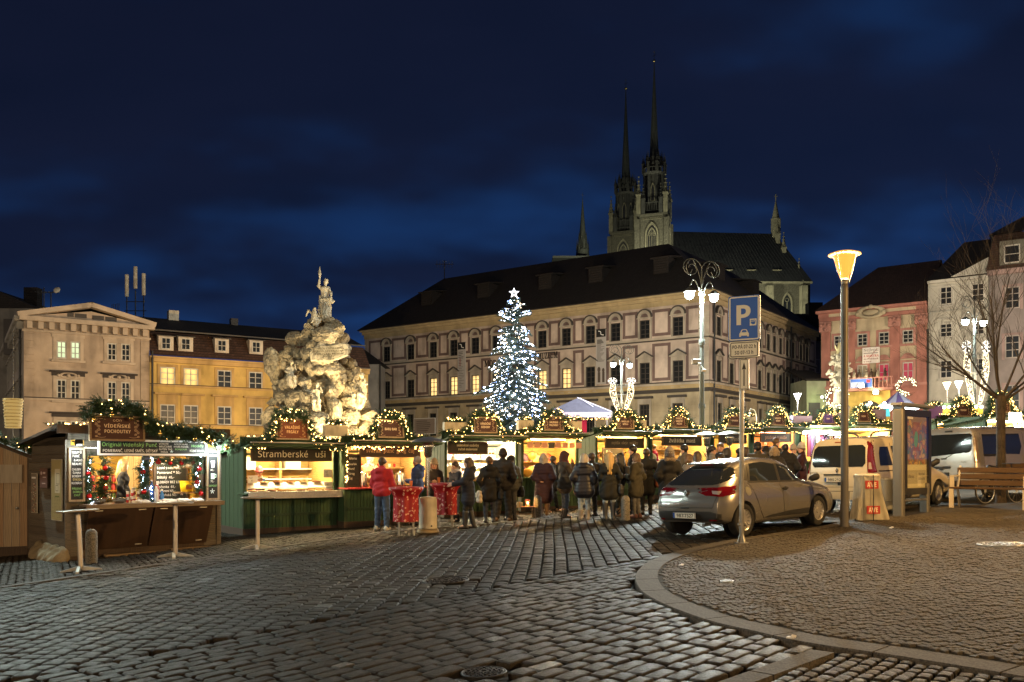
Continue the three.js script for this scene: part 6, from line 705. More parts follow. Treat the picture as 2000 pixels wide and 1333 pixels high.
{
const a=onGround(52,1084),f=facade([a.x,a.z],[.9,-.43]),turn=f.ang,W=2.4,pos=V(a.x - .9*W,G(a.x,a.z)+ .03,a.z + .43*W),s=thing('wooden_kiosk','plain light brown wooden hut with a small gable at the left edge','kiosk',pos,turn),H=2.0;
for(let i=0;i<16;i++){const p=part('plank',[b2(.004,.146,0,H +(i<8?.08*i*.6:.08*(16 - i)*.6),-.03,0)],i % 3?M.lightWood:wood(.42,.27,.15,true),s);p.position.set(i*.15,.16,0);}
part('plinth',[b2(-.05,W + .05,-.4,.155,-1.6,.04)],M.brownWood,s);part('corner_post',[b2(W + .0,W + .14,-.1,H + .1,-.12,.03)],M.brownWood,s);part('side_wall',[T(merge(vboards(1.6,.15,H,.03,.12)),W + .03,0,-.1,0,Math.PI / 2)],M.brownWood,s,'stuff');
part('roof',[slab([[-.2,H + .1,.25],[W*.5,H + .72,.25],[W*.5,H + .72,-1.8],[-.2,H + .1,-1.8]],.07),slab([[W*.5,H + .72,.25],[W + .28,H + .06,.25],[W + .28,H + .06,-1.8],[W*.5,H + .72,-1.8]],.07)],mat(.16,.19,.20,{metalness:.3,roughness:.5}),s);part('bargeboard',[slab([[W*.5,H + .65,.27],[W + .3,H - .02,.27],[W + .3,H + .06,.27],[W*.5,H + .73,.27]],.03)],M.brownWood,s);part('sign_strip',[b2(.6,W - .1,1.55,1.95,.02,.045)],mat(.42,.36,.28,{map:TX.streak,rep:1}),s);part('latch',[ball(.03,W - .2,1.0,.04,8)],M.galv,s);
garland(pos,turn,'fir garland with warm bulbs on the gable of the light wooden hut',[[.9,H + .75,.2],[1.4,H + .7,.2],[W + .1,H + .28,.2]],{rad:.07,den:70,bulbs:5});
}
{const p=P(25,808,19.5),l=thing('woven_lantern','tall cylindrical woven lantern hanging at the left edge above the wooden hut','lantern',p),pr=[];for(let i=0;i<=40;i++){const t=i / 40;pr.push([lerp(.155,.20,t)+ .012*Math.sin(t*62.8),-.33 + t*.66]);}part('lamp_shade',[lathe(pr,24)],glow(.62,.40,.12,.75),l);for(let i=0;i<9;i++)part('ring',[T(new THREE.TorusGeometry(lerp(.158,.203,i / 8.5),.011,6,24),0,-.3 + i*.075,0,Math.PI / 2)],mat(.5,.38,.17),l);part('cord',[cyl(.008,.008,1.6,0,1.1,0,5),cyl(.012,.012,.9,0,-.75,0,5)],M.black,l);lampAt(p.x,p.y,p.z,[1,.72,.32],1.5,6);}
{const D=38,p=P(1128,808,D),t=thing('canopy_tent','pale lilac pyramid canopy with light strings on its edges behind the soap hut','tent',p),m=D / F,w=62*m,h=30*m;part('canvas',[poly([[[-w,0,w*.7],[w,0,w*.7],[0,h,0]],[[w,0,w*.7],[w*1.0,0,-w*.7],[0,h,0]],[[w,0,-w*.7],[-w,0,-w*.7],[0,h,0]],[[-w,0,-w*.7],[-w,0,w*.7],[0,h,0]]])],mat(.10,.09,.135,{map:TX.cloth,rep:.5,side:THREE.DoubleSide}),t);part('valance',[b2(-w,w,-.22,0,w*.7,w*.7 + .02),b2(w,w + .02,-.22,0,-w*.7,w*.7)],mat(.4,.35,.5),t);part('light_rope',[bar([0,h + .02,0],[w,.02,w*.7 + .02],.022,.022,6),bar([.1,h,.1],[w*.45,h*.38,w*.7*.62 + .1],.015,.015,6)],glow(.9,.88,1,1.8),t);for(const x of[-w,w])part('pole',[cyl(.04,.04,3,x,-1.5,w*.7,8),cyl(.04,.04,3,x,-1.5,-w*.7,8)],M.galv,t);part('side_cloth',[b2(-.5*w,.35*w,-1.3,-.25,-w*.7,-w*.7 + .03)],mat(.5,.03,.09),t);
garland(p,0,'row of tiny warm lights hanging along the lower edge of the canopy tent',[[-w,-.18,w*.7 + .06],[0,-.22,w*.7 + .06],[w,-.18,w*.7 + .06]],{rad:.1,den:.5,bulbs:34,name:'light_string'});lampAt(p.x - .5,p.y - .5,p.z,[1,.5,.5],4,8);lampAt(p.x + .8,p.y - .4,p.z + w*.7 + .5,[1,.75,.5],.9,8);}
{const D=42,p=P(1754,793,D),m=D / F,t=thing('striped_tent','dark purple and grey striped tent top with bright bulbs right of the orange lamp','tent',p);for(let i=0;i<12;i++){const a=i*Math.PI / 6,b=a + Math.PI / 6,r=34*m,h=28*m;part('canvas',[poly([[[Math.sin(a)*r,0,Math.cos(a)*r],[Math.sin(b)*r,0,Math.cos(b)*r],[0,h,0]]])],i % 2?mat(.07,.04,.12,{side:THREE.DoubleSide}):mat(.25,.23,.3,{side:THREE.DoubleSide}),t);}part('rim',[T(new THREE.TorusGeometry(34*m,.06,6,36),0,0,0,Math.PI / 2)],M.white,t);part('pole',[cyl(.05,.05,6,0,-2.4,0,8)],M.galv,t);part('finial',[ball(.08,0,28*m + .05,0,8)],M.gold,t);
const bl=[];for(let i=0;i<20;i++)bl.push(new THREE.Matrix4().makeTranslation(Math.sin(i*.314)*35*m,-.1,Math.cos(i*.314)*35*m));inst('bright_bulbs',merge([ball(.10,0,0,0,8)]),glow(.92,1,.98,14),bl,t);lampAt(p.x,p.y - .1,p.z + 2,[.9,1,.97],22,8);
const q=P(1706,805,41),k=thing('lit_arch','turquoise lit frame with bright white bulbs left of the striped tent','light frame',q),b2s=[];for(const[x,y]of[[1693,793],[1694,803],[1695,813],[1703,806],[1708,812],[1714,813],[1716,802],[1722,794],[1728,789],[1700,788],[1704,816]]){const w=P(x,y,41).sub(q);b2s.push(new THREE.Matrix4().makeTranslation(w.x,w.y,w.z));}inst('bright_bulbs',merge([ball(.085,0,0,0,8)]),glow(.9,1,.97,14),b2s,k);part('frame',[box(.9,.08,.08,0,-.25,0),box(.08,1.2,.08,-.35,-.2,0),box(.08,1.2,.08,.4,-.2,0),cyl(.04,.04,2.6,.3,-1.6,0,6)],mat(.08,.3,.3),k);part('panel',[box(.5,.4,.03,.55,-.02,-.05)],mat(.04,.26,.3),k);
const r=P(1868,797,44),c=thing('kiosk_canopy','long yellow green kiosk canopy with a row of white bulbs behind the bare tree','canopy',r,-.15);part('canvas',[slab([[-1.1,.28,-1],[1.1,.28,-1],[1.1,0,.5],[-1.1,0,.5]],.03)],mat(.28,.36,.08),c);part('valance',[b2(-1.1,1.1,-.35,-.06,.46,.48)],mat(.6,.38,.04),c);const cb=[];for(let i=0;i<9;i++)cb.push(new THREE.Matrix4().makeTranslation(-1 + i*.25,.0,.56));inst('bright_bulbs',merge([ball(.08,0,0,0,8)]),glow(1,1,.85,13),cb,c);part('pole',[cyl(.03,.03,3,-1,-1.5,.4,6),cyl(.03,.03,3,1,-1.5,.4,6)],M.galv,c);lampAt(r.x,r.y - .3,r.z + 1,[1,.95,.6],10,8);}
// ---------- street lamps ----------
function coneLamp(pos,label,cd=300,scale=1,col=[1,.56,.18]){
const o=thing('street_lamp',label,'street lamp',pos),s=scale;o.scale.setScalar(1);
part('pole',[lathe([[.085,-.1],[.085,.5],[.075,.52],[.072,4.85],[.062,4.95],[0,4.95]].map(([a,b])=>[a*s,b*s]),16)],mat(.13,.12,.105,{metalness:.35,roughness:.5}),o);part('base_hatch',[b2(.06,.09,.45,.75,-.04,.04)],M.greyMetal,o);
part('lamp_shade',[lathe([[.08,5.05],[.145,5.24],[.222,5.52],[.215,5.52],[.135,5.24],[.07,5.05]].map(([a,b])=>[a*s,b*s]),28)],glow(1,.31,.042,1.9),o);
part('lamp_lens',[lathe([[0,4.98],[.05,5.05],[.09,5.2],[.12,5.4],[.0,5.42]].map(([a,b])=>[a*s,b*s]),20)],glow(1,.72,.30,9),o);
part('lamp_top',[lathe([[.0,5.60],[.2,5.585],[.315,5.545],[.32,5.53],[.29,5.525],[0,5.53]].map(([a,b])=>[a*s,b*s]),32)],glow(1,.40,.06,1.3),o);part('lamp_neck',[lathe([[.062,4.94],[.082,5.03],[.0,5.032]].map(([a,b])=>[a*s,b*s]),20)],M.greyMetal,o);
const rb=[];for(let i=0;i<3;i++){const a=i*2.09 + .5;rb.push(bar([Math.cos(a)*.09*s,4.95*s,Math.sin(a)*.09*s],[Math.cos(a)*.235*s,5.53*s,Math.sin(a)*.235*s],.008,.01,5));}part('rib',rb,M.greyMetal,o);
lampAt(pos.x,pos.y + 5.28*s,pos.z,col,cd,4);return o;
}
coneLamp(onGround(1650,1033),'tall grey post with a glowing orange cone lamp beside the grey hatchback',150,.985);
coneLamp(V(16.5,G(16.5,-9),-9),'orange cone lamp on the pavement to the right, outside the picture',620);
coneLamp(V(3,G(3,15),15),'orange cone lamp on the pavement behind the photographer',620,1,[1,.66,.33]);coneLamp(V(-16,G(-16,3),3),'orange cone lamp behind the photographer on the left',470,1,[1,.68,.36]);
coneLamp(V(-34,G(-34,-38),-38),'orange cone lamp on the left side of the square, outside the picture',420,1,[1,.76,.50]);coneLamp(P(566,905,56).setY(G(-14,-56)),'orange cone lamp hidden behind the rock fountain, before the yellow house',440,1,[1,.56,.16]);coneLamp(P(1003,905,54).setY(G(0,-54)),'orange cone lamp hidden behind the lit christmas tree',500,1,[1,.73,.46]);coneLamp(V(-60,G(-60,-58),-58),'orange cone lamp by the side wing of the white house, outside the picture',420,1,[1,.80,.58]);coneLamp(V(38,G(38,-58),-58),'orange cone lamp on the right side of the square, outside the picture',1300,1,[1,.78,.56]);
function twinLamp(pos,label,h,cd,turn,col=[.88,1,.95],sc=1){
const o=thing('twin_lamp',label,'street lamp',pos,turn);const pm=mat(.10,.11,.10,{metalness:.3,roughness:.55});
part('pole',[lathe([[.16,-.3],[.16,.4],[.11,.5],[.105,h*.42],[.14,h*.425],[.14,h*.44],[.095,h*.45],[.085,h*.74],[.12,h*.745],[.12,h*.765],[.075,h*.775],[.065,h - .1],[.12,h - .06],[.12,h],[.05,h + .1],[0,h + .1]],16)],pm,o);
for(const s of[-1,1]){
const sp=[];for(let a=0;a<9.5;a +=.35){const r=.52*(1 - a / 12.5);sp.push([s*(.52 - Math.cos(a)*r),h + .95 + Math.sin(a)*r*.8,0]);}sp.unshift([0,h + .02,0]);part('scroll',[tube(sp,.017,6,90),tube([[0,h + .1,0],[s*.12,h + .7,0],[s*.5,h + 1.3,0],[s*.78,h + 1.0,0],[s*.62,h + .7,0],[s*.48,h + .9,0]],.016,6,40),tube([[s*.05,h + .05,0],[s*.4,h + .5,0],[s*.62,h + .25,0]],.02,6,20)],pm,o);
const l=part('lamp_hood',[lathe([[.0,.18],[.06,.17],[.2,.04],[.23,0],[.2,-.01],[0,.0]],20)],pm,o);l.position.set(s*.62,h + .02,0);part('bulb',[T(new THREE.SphereGeometry(.17,16,12),0,-.1,0,0,0,0,[1,1.15,1])],glow(...col,60),l);
}
for(const s of[-1,1]){const p=V(s*.62,h - .12,0).applyAxisAngle(V(0,1,0),turn).add(pos);lampAt(p.x,p.y,p.z,col,cd / 2,5);}
return o;
}
{const D=34,p=P(1371,905,D);p.y=G(p.x,p.z);const h=yAt(574,D)- p.y;twinLamp(p,'tall post with two dazzling white lamps and iron scrolls left of the parking sign',h,700,.5);
const c=thing('street_camera','small grey camera box clamped to the tall double lamp post','camera',P(1360,707,D - .2));part('camera_body',[rbox(.34,.2,.22,.03),cyl(.06,.06,.1,.1,-.06,.14,10).rotateX(.3)],M.greyMetal,c);part('clamp',[bar([.1,-.06,0],[.3,-.34,.1],.03),rbox(.16,.12,.12,.02,.28,-.36,.1)],M.galv,c);}
function hornDecor(p,turn,s,label){const o=thing('horn_light',label,'light decoration',p,turn);o.scale.set(s[0],s[1],s[0]);const bl=[],rope=[];for(const k of[-1,1]){const out=[],inn=[];for(let i=0;i<=12;i++){const t=i / 12;out.push([k*(.10 + .80*Math.sqrt(1 - Math.pow(t,2.1))*(.86 + .14*Math.sin(Math.PI*Math.min(1,t*1.6)))),2.0 - t*2.9,.05]);inn.push([k*(.09 + .38*(1 - Math.pow(t,1.6))),1.95 - t*2.82,.05]);}rope.push(tube(out,.017,6,30),tube(inn,.014,6,30));for(let i=0;i<150;i++){const t=R()*.98,q=R(),a=Math.floor(t*12),f=t*12 - a,m=(l,c)=>lerp(l[a][c],l[Math.min(12,a + 1)][c],f);bl.push(new THREE.Matrix4().makeTranslation(lerp(m(out,0),m(inn,0),q),lerp(m(out,1),m(inn,1),q),.05 + rr(-.06,.06)));}const sf=[];for(let i=0;i<6;i++){const a=i*Math.PI / 3;sf.push(bar([k*.68,2.3,.05],[k*.68 + Math.cos(a)*.34,2.3 + Math.sin(a)*.34,.05],.02,.02,5));for(const d of[-.35,.35])sf.push(bar([k*.68 + Math.cos(a)*.22,2.3 + Math.sin(a)*.22,.05],[k*.68 + Math.cos(a + d)*.34,2.3 + Math.sin(a + d)*.34,.05],.016,.016,5));}part('light_rope',sf,glow(1,.93,.8,3.5),o);}part('light_rope',rope,glow(1,.84,.5,2.6),o);inst('string_lights',merge([new THREE.OctahedronGeometry(.022)]),glow(1,.85,.55,8),bl,o);part('bracket',[box(1.3,.03,.03,0,1.9,0),box(.8,.03,.03,0,.9,0),box(.4,.03,.03,0,0,0)],M.galv,o);return o;}
{const D=60,p=P(1214,905,D);p.y=G(p.x,p.z);const h=yAt(711,D)- p.y;twinLamp(p,'farther post with two white lamps before the palace, dressed with lit horns',h,260,.3);hornDecor(V(p.x,yAt(788,D),p.z + .15),0,[.95,.66],'pair of lit horn shapes with snowflakes on the lamp post before the palace');lampAt(p.x,yAt(780,D),p.z + .6,[1,.85,.6],12,10);}
{const D=47,p=P(1904,905,D);p.y=G(p.x,p.z);const h=yAt(627,D)- p.y;twinLamp(p,'post with two white lamps at the right behind the bare tree, dressed with lit horns',h,200,.3);hornDecor(V(p.x,yAt(762,D),p.z + .15),.1,[.82,1],'pair of lit horn shapes on the lamp post behind the bare tree');lampAt(p.x,yAt(740,D),p.z + .6,[1,.85,.6],10,10);}
{const D=20.6,p=P(-110,905,D);p.y=G(p.x,p.z);twinLamp(p,'tall post with two cold white lamps just outside the left edge',yAt(409,D)- p.y,340,.9,[.82,1,.92]);}
for(const[px,py,d,lab,col,cd]of[[1558,775,62,'small white street lamp in front of the palace side wing',[1,1,.8],100],[1850,753,60,'small warm lantern before the white townhouse, left of a pair',[1,.75,.4],22],[1873,751,58,'small white lantern before the white townhouse, right of a pair',[1,.92,.7],26]]){const p=P(px,py,d),g=G(p.x,p.z),l=thing('small_lamp',lab,'street lamp',V(p.x,g,p.z)),h=p.y - g;part('pole',[cyl(.04,.06,h - .2,0,h / 2 - .1,0,8)],M.greyMetal,l);part('lamp_shade',[lathe([[.05,-.3],[.26,.2],[.0,.24]],16).translate(0,h,0)],glow(...col,12),l);part('lamp_cap',[lathe([[.32,.2],[.3,.24],[0,.3]],16).translate(0,h,0)],M.greyMetal,l);lampAt(p.x,p.y,p.z + .5,col,cd,8);}
{const l=thing('wall_lamp','small lamp over a greenish doorway in the gap beside the theatre','wall lamp',P(1606,776,84));part('bulb',[ball(.13,0,0,0,10)],glow(.9,1,.7,12),l);part('bracket',[box(.5,.06,.06,-.3,.2,0)],M.black,l);lampAt(l.position.x - .4,l.position.y - .3,l.position.z + .4,[.7,1,.35],4,6);const w=thing('low_wall_house','low house end with a greenish lit wall beside the theatre','house',P(1598,905,85));part('wall',[b2(-1.1,.8,-2,8.2,-5,0)],plaster(.42,.44,.30),w);part('roof',[slab([[-1.3,8.2,.3],[1,8.2,.3],[1,9.6,-5],[-1.3,9.6,-5]],.2)],M.roof,w);part('shutter',[b2(-.9,.2,4.2,5.9,0,.05)],M.black,w);}
{const D=33,o=thing('arc_lamp','bent neck lamp with one warm bulb above the huts right of the parking sign post','lamp',P(1478,816,D));part('neck',[tube([[0,-.6,0],[0,.0,0],[-.06,.26,0],[-.22,.32,0],[-.27,.2,0]],.015,6,24)],M.galv,o);part('bulb',[ball(.07,-.27,.12,0,10)],glow(1,.85,.5,24),o);lampAt(o.position.x - .27,o.position.y - .02,o.position.z + .1,[1,.85,.5],3,3);}
// ---------- parking sign ----------
{const g=onGround(1449,1065),d=-g.z,o=thing('parking_sign','blue parking sign with two white plates on a galvanised post at the kerb','road sign',g),ry=.46;const yy=py=>yAt(py,d)- g.y;
part('post',[cyl(.04,.04,yy(583),0,yy(583)/ 2,0,14),cyl(.042,.042,.02,0,yy(583),0,14)],M.galv,o);part('foot',[box(.2,.02,.2,0,.035,0),...[0,1,2,3].map(i=>T(extrude([[0,0],[.09,0],[0,.26]],.012),0,.045,0,0,i*Math.PI / 2 + .4)),cyl(.052,.052,.1,0,.34,0,12),ball(.03,.05,.36,.03,6),ball(.03,-.05,.36,.02,6)],M.galv,o);
function plate(name,w,y1,y0,tex,r){const h=y1 - y0,s=new THREE.Shape();s.moveTo(-w / 2 + r,-h / 2);s.lineTo(w / 2 - r,-h / 2);s.absarc(w / 2 - r,-h / 2 + r,r,-Math.PI / 2,0);s.lineTo(w / 2,h / 2 - r);s.absarc(w / 2 - r,h / 2 - r,r,0,Math.PI / 2);s.lineTo(-w / 2 + r,h / 2);s.absarc(-w / 2 + r,h / 2 - r,r,Math.PI / 2,Math.PI);s.lineTo(-w / 2,-h / 2 + r);s.absarc(-w / 2 + r,-h / 2 + r,r,Math.PI,Math.PI*1.5);const m=part(name,[new THREE.ExtrudeGeometry(s,{depth:.035,bevelEnabled:true,bevelSize:.006,bevelThickness:.006,bevelSegments:1})],M.galv,o);m.position.set(.035*Math.sin(ry)+ .02,(y0 + y1)/ 2,.05);m.rotation.y=-ry;const f=new THREE.ShapeGeometry(s),p=f.attributes.position,uv=f.attributes.uv;for(let i=0;i<p.count;i++)uv.setXY(i,p.getX(i)/ w + .5,p.getY(i)/ h + .5);f.translate(0,0,.0435);f.userData.keepUV=true;part('face',[f],print(tex,{roughness:.45,clearcoat:.3}),m);}
const blue='#1a63c8',wh='#f0ecda';
plate('sign_plate',.535,yy(580),yy(667),canvasTex(512,800,(x,w,h)=>{const rp=(a,b,c,d,r)=>{x.beginPath();x.roundRect(a,b,c,d,r);};x.fillStyle=blue;x.fillRect(0,0,w,h);x.strokeStyle=wh;x.lineWidth=22;rp(22,22,w - 44,h - 44,26);x.stroke();x.fillStyle=wh;x.font='bold 500px sans-serif';x.textAlign='center';x.fillText('P',236,520,330);x.fillRect(350,420,110,120);x.fillStyle=blue;x.beginPath();x.moveTo(364,440);x.lineTo(446,440);x.lineTo(440,495);x.lineTo(425,520);x.lineTo(385,520);x.lineTo(370,495);x.fill();x.fillStyle=wh;for(let i=0;i<3;i++){x.beginPath();x.arc(382 + i*23,462,9,0,7);x.fill();}x.beginPath();x.moveTo(190,660);x.lineTo(215,605);x.quadraticCurveTo(258,592,300,605);x.lineTo(324,660);x.quadraticCurveTo(338,670,336,690);x.lineTo(336,730);x.lineTo(306,730);x.lineTo(306,712);x.lineTo(208,712);x.lineTo(208,730);x.lineTo(178,730);x.lineTo(178,690);x.quadraticCurveTo(178,668,190,660);x.fill();x.fillStyle=blue;x.beginPath();x.moveTo(212,652);x.lineTo(228,616);x.quadraticCurveTo(258,608,288,616);x.lineTo(302,652);x.fill();}),.03);
plate('hours_plate',.50,yy(668.5),yy(700),canvasTex(512,300,(x,w,h)=>{x.fillStyle=wh;x.fillRect(0,0,w,h);x.strokeStyle='#14120f';x.lineWidth=14;x.beginPath();x.roundRect(22,22,w - 44,h - 44,22);x.stroke();x.fillStyle='#14120f';x.textAlign='center';x.font='bold 92px sans-serif';x.fillText('PO-PÁ 07-22 h',w / 2,132,w - 90);x.fillText('SO 07-13 h',w / 2,238,w - 180);}),.025);
plate('arrow_plate',.155,yy(703),yy(762),canvasTex(160,600,(x,w,h)=>{x.fillStyle=wh;x.fillRect(0,0,w,h);x.strokeStyle='#14120f';x.lineWidth=9;x.beginPath();x.roundRect(12,12,w - 24,h - 24,18);x.stroke();x.fillStyle='#14120f';x.fillRect(70,180,20,350);x.beginPath();x.moveTo(80,60);x.lineTo(118,210);x.lineTo(80,190);x.lineTo(42,210);x.fill();}),.025);
}
// ---------- poster panel, bin, bag stand ----------
const kd=[.76,-.65];
{const a=onGround(1757,1012),L=1.36,turn=Math.atan2(.65,.76),o=thing('poster_panel','free standing glazed poster panel with a colourful poster on silver posts','poster panel',a,turn);
part('post',[rbox(.16,2.42,.24,.05,-.02,1.21,0)],mat(.19,.18,.155,{metalness:.5,roughness:.45}),o);part('post',[rbox(.14,.75,.2,.04,L - .12,.38,0)],mat(.19,.18,.155,{metalness:.5,roughness:.45}),o);
part('frame',[b2(.10,L + .02,.50,.64,-.09,.09),b2(.10,L + .02,2.26,2.40,-.09,.09),b2(.10,.2,.64,2.26,-.09,.09),b2(L - .10,L + .02,.64,2.26,-.09,.09)],mat(.03,.03,.03,{roughness:.3}),o);part('backing',[b2(.2,L - .1,.64,2.26,-.08,.03)],M.greyMetal,o);
part('top_rail',[rbox(L + .3,.07,.26,.02,L / 2 - .02,2.50,.0),b2(-.1,.06,2.4,2.47,-.1,.1),b2(L - .1,L,2.4,2.47,-.05,.05)],mat(.28,.28,.26,{metalness:.5,roughness:.4}),o);part('rail',[bar([.1,.38,.06],[L - .1,.38,.06],.025)],M.galv,o);part('header',[b2(.24,.5,2.19,2.24,.06,.075)],M.white,o);
const tx=canvasTex(320,520,(x,w,h)=>{x.fillStyle='#cfc9a0';x.fillRect(0,0,w,h);x.fillStyle='#8a7d72';x.fillRect(0,0,w,350);const cols=['#b7913c','#9c5f45','#6d8a63','#566f96','#c2a45a','#a5666c','#6b5a72','#b98a60','#d0b06a','#4f7d80'];x.save();x.beginPath();x.rect(0,0,w,350);x.clip();for(let i=0;i<150;i++){x.fillStyle=cols[Math.floor(hash3(i,1,5)*10)];x.globalAlpha=.75;x.beginPath();x.ellipse(hash3(i,2,5)*w,40 + hash3(i,3,5)*310,8 + hash3(i,4,5)*28,6 + hash3(i,5,5)*22,hash3(i,6,5)*3,0,7);x.fill();x.globalAlpha=.5;x.strokeStyle='#4a3b38';x.lineWidth=2;x.stroke();}x.globalAlpha=1;x.strokeStyle='#8c5a42';x.lineWidth=7;for(let i=0;i<12;i++){x.beginPath();x.moveTo(120 + i*8,40);x.bezierCurveTo(60 + i*18,120,200 - i*6,160,110 + i*10,250);x.stroke();}x.fillStyle='#5f9a76';x.beginPath();x.ellipse(160,165,30,60,.1,0,7);x.fill();x.restore();x.fillStyle='#aaa68a';x.fillRect(10,390,w - 20,100);x.fillStyle='#3b3a33';x.font='bold 30px serif';x.fillText('Obraz',40,448);x.font='bold 26px serif';x.fillText('Michal',200,428);x.fillText('Rittstein',194,462,100);x.fillRect(160,400,2,80);});
const fw=L - .32;part('poster',[quad(fw,1.6,.2 + fw / 2 + .01,1.45,.036)],print(tx),o);part('glass',[b2(.2,L - .1,.64,2.26,.078,.086)],new THREE.MeshPhysicalMaterial({color:C(1,1,1),transmission:1,thickness:0,roughness:.03}),o);}
{const a=onGround(1738,1006).add(V(.05,0,-.3)),o=thing('litter_bin','grey metal litter bin behind the bag stand','litter bin',a);part('bin_body',[lathe([[0,.08],[.15,.08],[.165,.12],[.17,.78],[.185,.8],[.185,.83],[.15,.83],[.15,.5],[0,.5]],24),lathe([[.172,.3],[.178,.31],[.172,.32]],24)],mat(.24,.24,.22,{metalness:.5,roughness:.5}),o);part('stand',[cyl(.03,.03,.12,0,.04,0,8)],M.greyMetal,o);}
{const a=onGround(1694,1020),o=thing('bag_stand','pale plastic waste bag with red lettering hung on a thin stand beside the lamp','waste bag',a,.12);
const N=44,Mh=22,p=[],ix=[];for(let j=0;j<=Mh;j++)for(let i=0;i<N;i++){const t=j / Mh,an=i / N*Math.PI*2,fx=lerp(.235,.36,Math.pow(t,1.5)),fz=lerp(.21,.20,t),k=Math.pow(Math.abs(Math.cos(an)),.55)*Math.sign(Math.cos(an)),s2=Math.pow(Math.abs(Math.sin(an)),.55)*Math.sign(Math.sin(an)),w=.022*t*Math.sin(an*7 + t*2)+ .012*Math.sin(an*15 + t*5)*t +(t<.09?.02*Math.sin(an*12):0);p.push(k*(fx + w)+ t*.05 +(k>0?.05*t*t:0),lerp(.99,.05,t)+(t>.95?.01*Math.sin(an*5):0),s2*(fz + w));}
for(let j=0;j<Mh;j++)for(let i=0;i<N;i++){const b=j*N + i,c=j*N +(i + 1)% N;ix.push(b,b + N,c,c,b + N,c + N);}const g=new THREE.BufferGeometry();g.setAttribute('position',new THREE.BufferAttribute(new Float32Array(p),3));g.setIndex(ix.reverse());g.computeVertexNormals();part('bag',[g],mat(.62,.57,.44,{roughness:.45,transmission:.35,thickness:0,map:TX.stain,rep:1,side:THREE.DoubleSide}),o);part('bag_rim',[T(new THREE.TorusGeometry(.235,.022,6,36),0,.99,0,Math.PI / 2,0,0,[1,.95,1.6])],mat(.66,.61,.5,{roughness:.5}),o);
part('stand',[cyl(.009,.009,1.0,.0,.5,.255,6),cyl(.009,.009,.1,-.32,.03,.1,6),cyl(.009,.009,.1,.36,.03,.1,6),T(new THREE.TorusGeometry(.225,.01,6,24),0,.985,0,Math.PI / 2)],M.black,o);
const tx=canvasTex(256,128,(x,w,h)=>{x.fillStyle='#a5261c';x.fillRect(0,0,w,h);x.fillStyle='#e3d6bd';x.font='bold 104px sans-serif';x.textAlign='center';x.fillText('AVE',w / 2,102,w - 30);x.fillRect(84,0,3,h);x.fillRect(170,0,3,h);});for(const[y,z,xx]of[[.80,.232,-.02],[.27,.258,.0]]){const q=new THREE.PlaneGeometry(.30,.17,16,4),pp=q.attributes.position;for(let i=0;i<pp.count;i++){pp.setZ(i,.010*Math.sin(pp.getX(i)*40));}q.computeVertexNormals();T(q,xx,y,z,-.04);q.userData.keepUV=true;part('lettering',[q],print(tx,{roughness:.5}),o);}}
// ---------- bench, bicycle, bare tree ----------
{const a=onGround(1856,1002),b=onGround(1990,1004),turn=-Math.atan2(b.z - a.z,b.x - a.x),L=1.62;const pl=solo('bench_slab',[b2(-.35,3.4,-.1,.12,-1.0,.32)],M.granite,'low stone slab under the wooden bench at the right','stone slab',a,turn);
const o=thing('wooden_bench','wooden slatted bench with pale legs in front of the bare tree','bench',a.clone().add(V(0,.122,0)),turn);const lm=mat(.52,.46,.36,{metalness:.2,roughness:.5});
for(let i=0;i<4;i++)part('slat',[rbox(L,.045,.105,.01,L / 2,.45,.02 - i*.12)],M.bench,o);for(let i=0;i<3;i++)part('slat',[rbox(L,.12,.04,.01,L / 2,.56 + i*.145,-.44 - i*.035,-.22)],M.bench,o);
for(const x of[.05,L - .07]){part('leg',[b2(x - .05,x + .04,0,.43,.02,.07)],lm,o);part('leg',[bar([x,0,-.52],[x,.42,-.36],.03),bar([x,.42,-.36],[x,.95,-.55],.025)],lm,o);part('armrest',[b2(x - .045,x + .045,.43,.72,.02,.06).translate(0,0,-.02),rbox(.07,.03,.5,.01,x,.72,-.2)],lm,o);}
const p2=onGround(1996,985);const o2=dup(o,p2.clone().add(V(.4,.1,-2.2)),turn,'second wooden bench, partly seen behind the bare tree trunk at the right edge');}
{const p=P(1956,905,21.6);p.y=G(p.x,p.z)+ .02;const o=thing('bicycle','dark bicycle parked behind the bench by the bare tree','bicycle',p,.35),w=(x)=>{const t=part('wheel',[T(new THREE.TorusGeometry(.32,.02,8,32),x,.33,0)],M.rubber,o);part('rim',[T(new THREE.TorusGeometry(.295,.012,6,32),x,.33,0),...Array.from({length:12},(_,i)=>bar([x,.33,0],[x + Math.cos(i*.524)*.29,.33 + Math.sin(i*.524)*.29,0],.002,.002,4)),cyl(.025,.025,.07,x,.33,0,8)],M.galv,t);};w(-.52);w(.52);part('frame',[bar([-.52,.33,0],[-.12,.3,0],.012),bar([-.12,.3,0],[-.25,.85,0],.016),bar([-.52,.33,0],[-.23,.75,0],.01),bar([-.12,.3,0],[.36,.78,0],.018),bar([-.22,.72,0],[.35,.82,0],.016),bar([.35,.95,0],[.52,.33,0],.014)],mat(.03,.035,.04,{roughness:.3}),o);part('saddle',[blob([[-.12,0,0,.12,.01,0,.07,.025]],.012)],M.black,o).position.set(-.27,.9,0);part('handlebar',[bar([.33,1.0,-.26],[.33,1.0,.26],.012),bar([.35,.9,0],[.33,1,0],.014)],M.black,o);part('crank',[cyl(.09,.09,.012,0,0,0,16).rotateX(Math.PI / 2).translate(-.12,.3,.03),bar([-.12,.3,.05],[-.02,.18,.06],.01)],M.black,o);}
